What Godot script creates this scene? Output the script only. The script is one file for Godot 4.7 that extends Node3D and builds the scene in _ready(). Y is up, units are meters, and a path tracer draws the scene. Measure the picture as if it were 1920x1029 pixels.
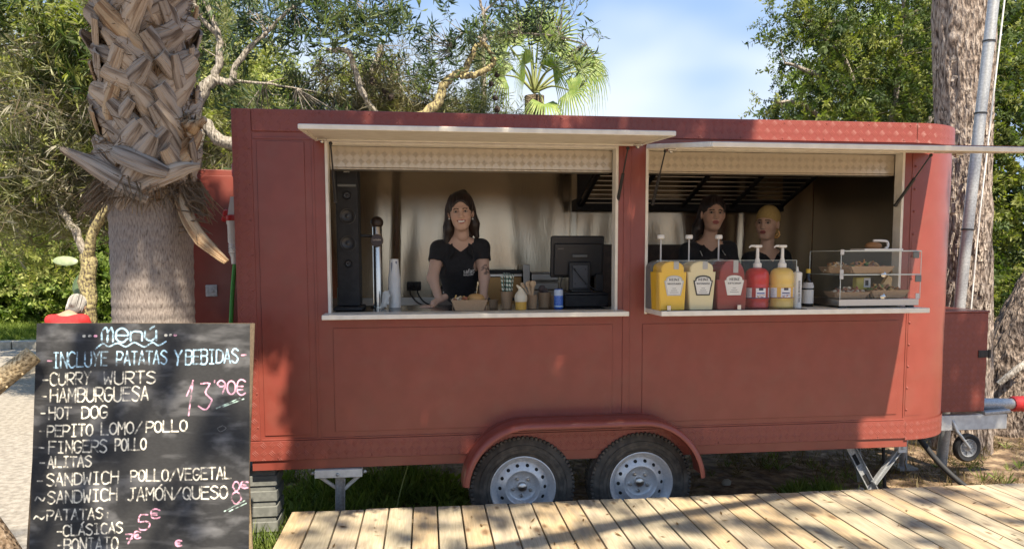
extends Node3D

# ---------------------------------------------------------------- mesh builder
class MB:
	var v := PackedVector3Array()
	var n := PackedVector3Array()
	var t := PackedVector2Array()
	var c := PackedColorArray()
	var ix := PackedInt32Array()
	var col := Color(1, 1, 1)
	var coloured := false

	func vert(p: Vector3, nn: Vector3, uv := Vector2.ZERO) -> int:
		v.append(p); n.append(nn); t.append(uv); c.append(col)
		return v.size() - 1

	func tri(a: int, b: int, d: int) -> void:
		var fn := (v[b] - v[a]).cross(v[d] - v[a])
		ix.append(a)
		if fn.dot(n[a] + n[b] + n[d]) > 0.0:
			ix.append(d); ix.append(b)
		else:
			ix.append(b); ix.append(d)

	func quad(a: int, b: int, d: int, e: int) -> void:
		tri(a, b, d); tri(a, d, e)

	func face(p: Vector3, q: Vector3, r: Vector3, s: Vector3, nn: Vector3) -> void:
		quad(vert(p, nn, Vector2(0, 1)), vert(q, nn, Vector2(1, 1)), vert(r, nn, Vector2(1, 0)), vert(s, nn, Vector2(0, 0)))

	func box(ce: Vector3, s: Vector3, bev := 0.0, B := Basis()) -> void:
		var h := s * 0.5
		bev = minf(bev, minf(h.x, minf(h.y, h.z)) * 0.9)
		var o := v.size()
		for k in 8:
			var sg := Vector3(1 if k & 1 else -1, 1 if k & 2 else -1, 1 if k & 4 else -1)
			for ax in 3:
				var p := Vector3(sg.x * (h.x - bev), sg.y * (h.y - bev), sg.z * (h.z - bev))
				p[ax] = sg[ax] * h[ax]
				var nn := Vector3.ZERO
				nn[ax] = sg[ax]
				var uv := Vector2(p.z, p.y) if ax == 0 else (Vector2(p.z, p.x) if ax == 1 else Vector2(p.x, p.y))
				vert(ce + B * p, B * nn, uv)
		for ax in 3:
			var bit := 1 << ax
			var u := 1 << ((ax + 1) % 3)
			var w := 1 << ((ax + 2) % 3)
			for sgn in [0, bit]:
				quad(o + sgn * 3 + ax, o + (sgn | u) * 3 + ax, o + (sgn | u | w) * 3 + ax, o + (sgn | w) * 3 + ax)
			if bev > 0.0:
				var a1 := (ax + 1) % 3
				var a2 := (ax + 2) % 3
				for uu in [0, u]:
					for ww in [0, w]:
						var k0: int = uu | ww
						var k1: int = k0 | bit
						quad(o + k0 * 3 + a1, o + k1 * 3 + a1, o + k1 * 3 + a2, o + k0 * 3 + a2)
		if bev > 0.0:
			for k in 8:
				tri(o + k * 3, o + k * 3 + 1, o + k * 3 + 2)

	# box from corner to corner
	func bx(x0: float, x1: float, y0: float, y1: float, z0: float, z1: float, bev := 0.0) -> void:
		box(Vector3((x0 + x1) / 2, (y0 + y1) / 2, (z0 + z1) / 2), Vector3(absf(x1 - x0), absf(y1 - y0), absf(z1 - z0)), bev)

	func tube(pts: Array, radii: Array, sides := 8, caps := true) -> void:
		var m := pts.size()
		var d0: Vector3 = (pts[1] - pts[0]).normalized()
		var u := d0.cross(Vector3.UP if absf(d0.y) < 0.9 else Vector3.RIGHT).normalized()
		var start := v.size()
		var run := 0.0
		for i in m:
			var d: Vector3 = (pts[mini(i + 1, m - 1)] - pts[maxi(i - 1, 0)]).normalized()
			u = (u - d * u.dot(d)).normalized()
			var w := d.cross(u)
			if i: run += (pts[i] - pts[i - 1]).length()
			for k in sides + 1:
				var a := TAU * k / sides
				var nn := u * cos(a) + w * sin(a)
				vert(pts[i] + nn * float(radii[i]), nn, Vector2(float(k) / sides, run))
		for i in m - 1:
			for k in sides:
				var a := start + i * (sides + 1) + k
				quad(a, a + 1, a + sides + 2, a + sides + 1)
		if caps:
			for e in [0, m - 1]:
				var d: Vector3 = (pts[0] - pts[1]).normalized() if e == 0 else (pts[m - 1] - pts[m - 2]).normalized()
				var ce := vert(pts[e], d)
				var f := v.size()
				for k in sides + 1:
					vert(v[start + e * (sides + 1) + k], d)
				for k in sides:
					tri(ce, f + k, f + k + 1)

	func lathe(prof: Array, seg := 24, X := Transform3D(), arc := TAU, a0 := 0.0) -> void:
		var m := prof.size()
		var sn := []
		for j in m - 1:
			var d: Vector2 = prof[j + 1] - prof[j]
			sn.append(Vector2(d.y, -d.x).normalized())
		var run := 0.0
		for j in m - 1:
			var na: Vector2 = sn[j]
			var nb: Vector2 = sn[j]
			if j > 0 and sn[j - 1].dot(sn[j]) > 0.7: na = (sn[j - 1] + sn[j]).normalized()
			if j < m - 2 and sn[j + 1].dot(sn[j]) > 0.7: nb = (sn[j + 1] + sn[j]).normalized()
			var o := v.size()
			var l: float = (prof[j + 1] - prof[j]).length()
			for k in seg + 1:
				var a := a0 + arc * k / seg
				var cs := cos(a)
				var si := sin(a)
				var p: Vector2 = prof[j]
				var q: Vector2 = prof[j + 1]
				vert(X * Vector3(p.x * cs, p.y, p.x * si), X.basis * Vector3(na.x * cs, na.y, na.x * si), Vector2(float(k) / seg, run))
				vert(X * Vector3(q.x * cs, q.y, q.x * si), X.basis * Vector3(nb.x * cs, nb.y, nb.x * si), Vector2(float(k) / seg, run + l))
			run += l
			for k in seg:
				var a := o + k * 2
				if prof[j].x > 1e-6: tri(a, a + 1, a + 2)
				if prof[j + 1].x > 1e-6: tri(a + 1, a + 3, a + 2)

	func prism(poly: PackedVector2Array, depth: float, X := Transform3D()) -> void:
		var tr := Geometry2D.triangulate_polygon(poly)
		for s in [1.0, -1.0]:
			var o := v.size()
			for p in poly:
				vert(X * Vector3(p.x, p.y, s * depth / 2), X.basis * Vector3(0, 0, s), Vector2(p.x, p.y))
			for k in range(0, tr.size(), 3):
				tri(o + tr[k], o + tr[k + 1], o + tr[k + 2])
		var clock := Geometry2D.is_polygon_clockwise(poly)
		for k in poly.size():
			var p := poly[k]
			var q := poly[(k + 1) % poly.size()]
			var e := (q - p).normalized()
			var nn := X.basis * (Vector3(-e.y, e.x, 0) if clock else Vector3(e.y, -e.x, 0))
			var hz := depth / 2
			quad(vert(X * Vector3(p.x, p.y, hz), nn), vert(X * Vector3(q.x, q.y, hz), nn), vert(X * Vector3(q.x, q.y, -hz), nn), vert(X * Vector3(p.x, p.y, -hz), nn))

	# rows of points -> smooth sheet
	func sheet(rows: Array, side := 1.0) -> void:
		var h := rows.size()
		var w: int = rows[0].size()
		var o := v.size()
		for i in h:
			for j in w:
				var du: Vector3 = rows[i][mini(j + 1, w - 1)] - rows[i][maxi(j - 1, 0)]
				var dv: Vector3 = rows[mini(i + 1, h - 1)][j] - rows[maxi(i - 1, 0)][j]
				vert(rows[i][j], du.cross(dv).normalized() * side, Vector2(float(j) / (w - 1), float(i) / (h - 1)))
		for i in h - 1:
			for j in w - 1:
				var a := o + i * w + j
				quad(a, a + 1, a + w + 1, a + w)

	func ball(ce: Vector3, r: Vector3, seg := 12, rings := 8, B := Basis()) -> void:
		var o := v.size()
		for i in rings + 1:
			var th := PI * i / rings
			for k in seg + 1:
				var a := TAU * k / seg
				var d := Vector3(sin(th) * cos(a), cos(th), sin(th) * sin(a))
				vert(ce + B * (d * r), (B * (d / r)).normalized(), Vector2(float(k) / seg, float(i) / rings))
		for i in rings:
			for k in seg:
				var a := o + i * (seg + 1) + k
				if i < rings - 1: tri(a + seg + 1, a + seg + 2, a)
				if i > 0: tri(a, a + 1, a + seg + 2)

	func mesh() -> ArrayMesh:
		var arr := []
		arr.resize(Mesh.ARRAY_MAX)
		arr[Mesh.ARRAY_VERTEX] = v
		arr[Mesh.ARRAY_NORMAL] = n
		arr[Mesh.ARRAY_TEX_UV] = t
		if coloured: arr[Mesh.ARRAY_COLOR] = c
		arr[Mesh.ARRAY_INDEX] = ix
		var am := ArrayMesh.new()
		am.add_surface_from_arrays(Mesh.PRIMITIVE_TRIANGLES, arr)
		return am

# ---------------------------------------------------------------- nodes
var used := {}
var rng := RandomNumberGenerator.new()

func numbered(called: String, parent: Node) -> String:
	var key := str(parent.get_instance_id()) + called
	used[key] = used.get(key, 0) + 1
	return called if used[key] == 1 else "%s_%03d" % [called, used[key] - 1]

func hang(called: String, am: Mesh, m: Material, parent: Node = self, at := Transform3D()) -> MeshInstance3D:
	var o := MeshInstance3D.new()
	o.name = numbered(called, parent)
	o.mesh = am
	o.material_override = m
	o.transform = at
	parent.add_child(o, true)
	return o

func put(called: String, mb: MB, m: Material, parent: Node = self) -> MeshInstance3D:
	return hang(called, mb.mesh(), m, parent)

func thing(called: String, label: String, category: String, at := Vector3.ZERO, group := "") -> Node3D:
	var o := Node3D.new()
	o.name = numbered(called, self)
	add_child(o, true)
	o.position = at
	tag(o, label, category, group)
	return o

func tag(o: Node, label: String, category: String, group := "") -> Node:
	o.set_meta("label", label)
	o.set_meta("category", category)
	if group: o.set_meta("group", group)
	return o

func structure(o: Node, label := "") -> Node:
	o.set_meta("kind", "structure")
	if label: o.set_meta("label", label)
	return o

func stuff(o: Node) -> Node:
	o.set_meta("kind", "stuff")
	return o

func frame_to(a: Vector3, b: Vector3) -> Transform3D:   # y runs from a to b
	var y := (b - a).normalized()
	var x := y.cross(Vector3.FORWARD if absf(y.z) < 0.9 else Vector3.RIGHT).normalized()
	return Transform3D(Basis(x, y, x.cross(y)), a)

func curve(pts: Array, n := 12) -> Array:
	var out := []
	var m := pts.size()
	for i in m - 1:
		for k in n:
			var t := float(k) / n
			out.append(pts[i].cubic_interpolate(pts[i + 1], pts[maxi(i - 1, 0)], pts[mini(i + 2, m - 1)], t))
	out.append(pts[m - 1])
	return out

func taper(n: int, a: float, b: float) -> Array:
	var out := []
	for i in n: out.append(lerpf(a, b, float(i) / (n - 1)))
	return out

# ---------------------------------------------------------------- materials
func L(r: float, g: float, b: float) -> Color:
	return Color(r, g, b).linear_to_srgb()

func mat(c: Color, rough := 0.6, metal := 0.0, spec := 0.5) -> StandardMaterial3D:
	var m := StandardMaterial3D.new()
	m.albedo_color = c
	m.roughness = rough
	m.metallic = metal
	m.metallic_specular = spec
	m.cull_mode = BaseMaterial3D.CULL_DISABLED
	return m

func glass(alpha := 0.015) -> StandardMaterial3D:
	var m := mat(Color(0.9, 0.95, 0.93, alpha), 0.03, 0.0, 0.22)
	m.transparency = BaseMaterial3D.TRANSPARENCY_ALPHA
	return m

func ramp(stops: Array) -> Gradient:
	var g := Gradient.new()
	var o := PackedFloat32Array()
	var c := PackedColorArray()
	for s in stops:
		o.append(s[0]); c.append(s[1])
	g.offsets = o
	g.colors = c
	return g

func noise(seed_: int, freq: float, oct := 4, kind := FastNoiseLite.TYPE_SIMPLEX_SMOOTH) -> FastNoiseLite:
	var f := FastNoiseLite.new()
	f.seed = seed_
	f.noise_type = kind
	f.frequency = freq
	f.fractal_octaves = oct
	return f

func ntex(f: FastNoiseLite, stops: Array, size := 512) -> NoiseTexture2D:
	var x := NoiseTexture2D.new()
	x.width = size
	x.height = size
	x.seamless = true
	x.noise = f
	if stops: x.color_ramp = ramp(stops)
	return x

func tri_map(m: StandardMaterial3D, s: Vector3, world := false) -> StandardMaterial3D:
	m.uv1_triplanar = true
	m.uv1_world_triplanar = world
	m.uv1_scale = s
	return m

func relief(m: StandardMaterial3D, x: Texture2D, cm: float) -> StandardMaterial3D:
	m.heightmap_enabled = true
	m.heightmap_texture = x
	m.heightmap_scale = cm
	return m

func mottled(a: Color, b: Color, freq := 0.01, rough := 0.6, scale := Vector3.ONE, metal := 0.0, seed_ := 1) -> StandardMaterial3D:
	var m := mat(Color.WHITE, rough, metal)
	m.albedo_texture = ntex(noise(seed_, freq, 5), [[0.25, a], [0.75, b]])
	return tri_map(m, scale)

var M := {}          # materials by name
const SUN := Vector3(0.26, 1.5, 1.0)

func _ready() -> void:
	rng.seed = 7
	# camera: stands on the boardwalk side, lens shifted as in a picture cropped from its top part
	var cam := Camera3D.new()
	cam.name = "camera"
	cam.position = Vector3(1.0034, 1.7221, 4.5)
	cam.rotation = Vector3(-0.08297, -0.12851, -0.00297)
	cam.projection = Camera3D.PROJECTION_FRUSTUM
	cam.near = 0.05
	cam.far = 400.0
	cam.size = 0.05 * 1029.0 / 1420.0
	cam.frustum_offset = Vector2(0, 0.05 * 89.9 / 1420.0)
	add_child(cam)
	cam.current = true
	var we := WorldEnvironment.new()
	we.name = "world_environment"
	var env := Environment.new()
	env.background_mode = Environment.BG_SKY
	env.tonemap_mode = Environment.TONE_MAPPER_LINEAR
	env.tonemap_exposure = 2.35
	env.background_energy_multiplier = 0.86
	env.sdfgi_enabled = true
	env.ssao_enabled = true
	env.ssil_enabled = true
	var sky := Sky.new()
	sky.sky_material = sky_material()
	env.sky = sky
	we.environment = env
	add_child(we)
	var sun := DirectionalLight3D.new()
	sun.name = "sun"
	sun.light_color = Color(1.0, 0.95, 0.86)
	sun.light_energy = 1.5
	sun.light_angular_distance = 0.53
	sun.shadow_enabled = true
	add_child(sun)
	sun.look_at_from_position(SUN * 20.0, Vector3.ZERO)

	materials()
	ground()
	boardwalk()
	trailer()
	palm_trunk()
	right_trunks()
	trees()
	counter_left()
	counter_right()
	inside()
	people()
	menu_board()
	small_things()
	added_shade_trees()

func sky_material() -> PanoramaSkyMaterial:
	var w := 512
	var h := 256
	var im := Image.create(w, h, false, Image.FORMAT_RGBF)
	var f := noise(5, 1.6, 5)
	var g := noise(9, 5.0, 4)
	for y in h:
		var el := PI * (0.5 - (y + 0.5) / h)
		for x in w:
			var az := TAU * (x + 0.5) / w
			var d := Vector3(cos(el) * cos(az), sin(el), cos(el) * sin(az))
			var up := maxf(d.y, 0.0)
			var c := Color(0.36, 0.46, 0.60).lerp(Color(0.115, 0.225, 0.44), pow(clampf(up * 1.3, 0, 1), 0.55))
			# thin high cloud, thicker low down
			var q := Vector3(d.x, d.y * 3.2, d.z)
			var k := f.get_noise_3dv(q) * 0.75 + g.get_noise_3dv(q) * 0.22
			k = smoothstep(-0.05, 0.5, k + 0.34 * (1.0 - smoothstep(0.05, 0.42, up)))
			c = c.lerp(Color(0.50, 0.545, 0.60), k * 0.85)
			im.set_pixel(x, y, c)
	var p := PanoramaSkyMaterial.new()
	p.panorama = ImageTexture.create_from_image(im)
	return p

func plate_image() -> Image:       # tread plate: groups of three short bars, turned alternately
	var s := 128
	var im := Image.create(s, s, false, Image.FORMAT_RGB8)
	for y in s:
		for x in s:
			var i := int(x / 64.0)
			var j := int(y / 64.0)
			var u := x - i * 64 - 32.0
			var w := y - j * 64 - 32.0
			var a := PI / 4 if (i + j) % 2 == 0 else -PI / 4
			var p := u * cos(a) + w * sin(a)
			var q := -u * sin(a) + w * cos(a)
			var best := 0.0
			for b in [-13.0, 0.0, 13.0]:
				var e := 1.0 - pow(absf(p) / 25.0, 2.0) - pow((q - b) / 4.6, 2.0)
				best = maxf(best, clampf(e * 1.6, 0, 1))
			im.set_pixel(x, y, Color(best, best, best))
	return im

func wood_image(seed_: int) -> Image:
	var im := Image.create(1024, 256, false, Image.FORMAT_RGB8)
	var a := noise(seed_, 1.0, 3)
	var b := noise(seed_ + 1, 1.0, 4)
	var knots := []
	var r := RandomNumberGenerator.new()
	r.seed = seed_
	for k in 26: knots.append(Vector3(r.randf() * 1024, r.randf() * 256, r.randf_range(3.0, 7.5)))
	for y in 256:
		for x in 1024:
			var warp := a.get_noise_2d(x * 0.004, y * 0.03) * 20.0
			var kd := 0.0
			var yy := float(y)
			for kk in knots:
				var dx: float = (x - kk.x) * 0.45
				var dy: float = y - kk.y
				if absf(dx) < 26.0 and absf(dy) < 26.0:
					var e: float = exp(-(dx * dx + dy * dy) / (kk.z * kk.z * 2.2))
					kd = maxf(kd, e)
					yy += dy * e * 1.2
			var ring := 0.5 + 0.5 * sin((yy + warp) * 0.42)
			var fine := b.get_noise_2d(x * 0.012, y * 0.9)
			var t := clampf(0.62 - ring * 0.22 + fine * 0.45, 0, 1)
			var c := Color(0.32, 0.25, 0.16).lerp(Color(0.60, 0.505, 0.36), t)
			c = c.lerp(Color(0.12, 0.065, 0.03), clampf(kd * 1.3 - 0.35, 0, 0.8))
			im.set_pixel(x, y, c.linear_to_srgb())
	return im

func materials() -> void:
	var plate := ImageTexture.create_from_image(plate_image())
	var red_a := L(0.222, 0.050, 0.036)
	var red_b := L(0.240, 0.056, 0.041)
	M.red = mottled(red_a, red_b, 0.012, 0.36)
	M.red.roughness_texture = ntex(noise(31, 0.02, 5), [[0.2, Color(0.8, 0.8, 0.8)], [0.8, Color(1, 1, 1)]])
	M.red.detail_enabled = true
	M.red.detail_albedo = ntex(noise(33, 0.008, 5), [[0.0, L(0.25, 0.115, 0.085)], [1.0, L(0.20, 0.08, 0.055)]], 256)
	M.red.detail_mask = ntex(noise(34, 0.009, 6), [[0.45, Color(0, 0, 0)], [0.62, Color(0.06, 0.06, 0.06)], [0.8, Color(0.17, 0.17, 0.17)]], 512)
	M.red_plate = mottled(red_a, red_b, 0.012, 0.4)
	tri_map(M.red_plate, Vector3.ONE * 10.5)
	M.red_plate.albedo_color = Color.WHITE
	relief(M.red_plate, plate, 0.16)
	M.red_plate.detail_enabled = true      # raised bars paler: rubbed paint, with bright highlights put into the colour
	var worn_glint := plate_image()
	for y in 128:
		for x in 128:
			worn_glint.set_pixel(x, y, worn_glint.get_pixel(x, y) * 0.27)
	M.red_plate.detail_mask = ImageTexture.create_from_image(worn_glint)
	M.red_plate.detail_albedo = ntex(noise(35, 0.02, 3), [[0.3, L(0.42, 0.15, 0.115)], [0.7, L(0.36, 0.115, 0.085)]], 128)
	M.alu_plate = mat(L(0.62, 0.56, 0.47), 0.34, 0.85)
	tri_map(M.alu_plate, Vector3.ONE * 11.0)
	relief(M.alu_plate, plate, 0.3)
	M.alu = mottled(L(0.60, 0.55, 0.47), L(0.70, 0.65, 0.57), 0.02, 0.42, Vector3(1, 1, 1), 0.5)
	M.cream = mottled(L(0.68, 0.62, 0.52), L(0.76, 0.70, 0.60), 0.015, 0.45)
	M.steel = mat(L(0.48, 0.40, 0.29), 0.22, 1.0)
	M.steel.roughness_texture = null
	var wave := noise(77, 0.006, 2)
	relief(M.steel, ntex(wave, [], 256), 8.0)
	tri_map(M.steel, Vector3(0.65, 0.10, 0.65))
	M.chrome = mat(L(0.62, 0.60, 0.56), 0.22, 1.0)
	M.brushed = mat(L(0.55, 0.53, 0.5), 0.32, 1.0)
	M.galv = mottled(L(0.36, 0.37, 0.38), L(0.52, 0.53, 0.54), 0.03, 0.45, Vector3.ONE * 3, 0.45)
	M.white = mottled(L(0.60, 0.59, 0.56), L(0.72, 0.71, 0.68), 0.03, 0.45)
	M.plastic_white = mat(L(0.78, 0.77, 0.74), 0.35)
	M.black = mat(L(0.018, 0.018, 0.02), 0.45)
	M.black_matt = mottled(L(0.014, 0.014, 0.016), L(0.024, 0.024, 0.026), 0.03, 0.7)
	M.rubber = mottled(L(0.042, 0.038, 0.034), L(0.10, 0.088, 0.074), 0.012, 0.85, Vector3.ONE * 2.0)
	M.rim = mottled(L(0.55, 0.56, 0.58), L(0.66, 0.67, 0.69), 0.03, 0.36, Vector3.ONE * 3, 0.35)
	M.dark = mat(L(0.01, 0.01, 0.01), 0.8)
	M.grey_plastic = mat(L(0.16, 0.17, 0.17), 0.6)
	M.kraft = mottled(L(0.33, 0.22, 0.13), L(0.42, 0.29, 0.18), 0.05, 0.8, Vector3.ONE * 4)
	M.glass = glass()
	M.paper = mat(L(0.72, 0.71, 0.67), 0.6)
	M.ink = mat(L(0.03, 0.03, 0.035), 0.6)
	M.grey_light = mat(L(0.40, 0.39, 0.37), 0.4, 0.4)
	M.plastic_grey = mat(L(0.55, 0.55, 0.55), 0.35)
	M.glass_edge = mat(L(0.55, 0.6, 0.58), 0.2)
	M.driver = mat(L(0.03, 0.03, 0.033), 0.35)
	M.pos = mat(L(0.028, 0.028, 0.03), 0.4)
	M.block = mottled(L(0.14, 0.145, 0.135), L(0.20, 0.205, 0.19), 0.03, 0.8)
	M.counter_dark = mat(L(0.06, 0.06, 0.06), 0.22, 0.5)
	M.brushed_dark = mat(L(0.5, 0.46, 0.4), 0.35, 0.8)
	M.edge = mottled(L(0.74, 0.69, 0.60), L(0.82, 0.77, 0.68), 0.02, 0.4)
	M.green_cable = mat(L(0.07, 0.36, 0.05), 0.4)
	M.soil = mat(Color.WHITE, 0.95)
	M.soil.albedo_texture = ntex(noise(3, 0.012, 6), [[0.15, L(0.075, 0.045, 0.026)], [0.45, L(0.17, 0.11, 0.065)], [0.62, L(0.26, 0.18, 0.11)], [0.85, L(0.38, 0.28, 0.17)]], 1024)
	relief(M.soil, ntex(noise(4, 0.03, 5), [], 512), 3.0)
	tri_map(M.soil, Vector3.ONE * 0.45, true)
	M.asphalt = mat(Color.WHITE, 0.9)
	M.asphalt.albedo_texture = ntex(noise(13, 0.02, 6), [[0.2, L(0.22, 0.195, 0.165)], [0.5, L(0.29, 0.26, 0.22)], [0.8, L(0.36, 0.325, 0.28)]], 1024)
	relief(M.asphalt, ntex(noise(14, 0.12, 3), [], 512), 0.5)
	tri_map(M.asphalt, Vector3.ONE * 0.6, true)
	M.concrete = mottled(L(0.34, 0.31, 0.26), L(0.48, 0.44, 0.37), 0.02, 0.9)
	M.lawn = mottled(L(0.06, 0.10, 0.02), L(0.11, 0.16, 0.035), 0.05, 0.9)
	M.wood = []
	M.weather = ntex(noise(38, 0.02, 4), [[0.2, L(0.20, 0.165, 0.12)], [0.8, L(0.36, 0.31, 0.245)]], 256)
	M.weather_mask = ntex(noise(39, 0.014, 5), [[0.48, Color(0, 0, 0)], [0.66, Color(0.35, 0.35, 0.35)], [0.85, Color(0.7, 0.7, 0.7)]], 512)
	for k in 3:
		var w := mat([Color(1, 1, 1), Color(0.94, 0.955, 0.96), Color(1.0, 0.96, 0.90)][k], 0.72)
		if k == 0: M.wood_tex = ImageTexture.create_from_image(wood_image(21))
		w.albedo_texture = M.wood_tex
		w.uv1_scale = Vector3(0.42, 1.66, 1)
		relief(w, M.wood_tex, 0.12)
		w.detail_enabled = true      # weathered, scuffed patches
		w.detail_albedo = M.weather
		w.detail_mask = M.weather_mask
		M.wood.append(w)

func ground() -> void:
	var mb := MB.new()
	var f := noise(41, 0.6, 3)
	var rows := []
	var xs := []
	for i in 121:
		var q := (i - 60) / 60.0
		xs.append(q * 9.0 + pow(q, 5.0) * 110.0)
	for z in xs:
		var row := []
		for x in xs:
			var k: float = (1.0 - smoothstep(6.0, 14.0, Vector2(x, z).length())) * smoothstep(-0.9, 0.0, x)
			row.append(Vector3(x + 1.0, f.get_noise_2d(x, z) * 0.05 * k - 0.012, z - 1.0))
		rows.append(row)
	mb.sheet(rows, -1.0)
	structure(put("ground", mb, M.soil), "brown bare soil with dry needles under and around the red trailer")
	# asphalt lane on the left, kerbs and verge beyond it
	mb = MB.new()
	mb.face(Vector3(-30, 0.006, 9), Vector3(-0.95, 0.006, 9), Vector3(-1.6, 0.006, -11.3), Vector3(-30, 0.006, -11.3), Vector3.UP)
	structure(put("road", mb, M.asphalt), "sunlit grey asphalt lane left of the menu board")
	var kerb := Node3D.new()
	kerb.name = "kerb"
	add_child(kerb)
	structure(kerb, "pale concrete kerb along the lawn beyond the lane")
	for k in 14:
		mb = MB.new()
		mb.bx(-14.0 + k * 0.9, -14.0 + k * 0.9 + 0.885, -0.05, 0.16, -11.55, -11.3, 0.02)
		put("kerbstone", mb, M.concrete, kerb)
	var isl := Node3D.new()
	isl.name = "kerb_001"
	add_child(isl)
	structure(isl, "short concrete kerb receding behind the log on the left")
	for k in 5:
		mb = MB.new()
		mb.box(Vector3(-4.72 - k * 0.10, 0.06, -5.6 - k * 0.88), Vector3(0.24, 0.2, 0.87), 0.02, Basis(Vector3.UP, 0.11))
		put("kerbstone", mb, M.concrete, isl)
	mb = MB.new()
	mb.bx(-30, -1.6, -0.1, 0.13, -19.0, -11.56)
	structure(put("lawn", mb, M.lawn), "strip of lawn between the far kerb and the hedge")

func boardwalk() -> void:
	var deck := Node3D.new()
	deck.name = "boardwalk"
	add_child(deck)
	structure(deck, "pale timber boardwalk in front of the trailer, planks running towards the camera")
	deck.position = Vector3(0.31, 0.33, 0.275)
	deck.rotation.y = -0.0155
	var meshes := []
	for k in 6:
		var mb := MB.new()
		mb.box(Vector3.ZERO, Vector3(0.1275, 0.034, 2.5), 0.004)
		for i in mb.t.size():
			mb.t[i] = mb.t[i] + Vector2(k * 0.41, (k % 4) * 0.151 + 0.07)
		meshes.append(mb.mesh())
	for k in 41:
		var jitter := rng.randf_range(-0.008, 0.008)
		hang("plank", meshes[rng.randi() % 6], M.wood[rng.randi() % 3], deck, Transform3D(Basis(Vector3.BACK, rng.randf_range(-0.006, 0.006)), Vector3(0.0665 + k * 0.1345, -0.017 + rng.randf_range(-0.0015, 0.0015), 1.25 + jitter)))
	for z in [0.12, 0.85, 1.6, 2.35]:
		var mb := MB.new()
		mb.bx(0.03, 5.5, -0.17, -0.036, z - 0.03, z + 0.03, 0.004)
		put("joist", mb, M.wood[2], deck)
		for x in [0.2, 1.4, 2.6, 3.8, 5.0]:
			mb = MB.new()
			mb.bx(x - 0.04, x + 0.04, -0.345, -0.171, z - 0.04, z + 0.04, 0.004)
			put("post", mb, M.wood[2], deck)

# ---------------------------------------------------------------- the trailer
func strip(called: String, t: Node, m: Material, x0: float, x1: float, y0: float, y1: float, z0: float, z1: float, bev := 0.002) -> MeshInstance3D:
	var mb := MB.new()
	mb.bx(x0, x1, y0, y1, z0, z1, bev)
	return put(called, mb, m, t)

func around_corner(y0: float, y1: float, r: float, thick := 0.0, n := 14) -> Array:   # rows of the rounded front corner, from the side face round to the front wall
	var rows := []
	for y in [y0, y1]:
		var row := []
		for k in n + 1:
			var a := PI / 2 * k / n
			row.append(Vector3(4.17 + sin(a) * r, y, -0.51 + cos(a) * r))
		rows.append(row)
	return rows

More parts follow.
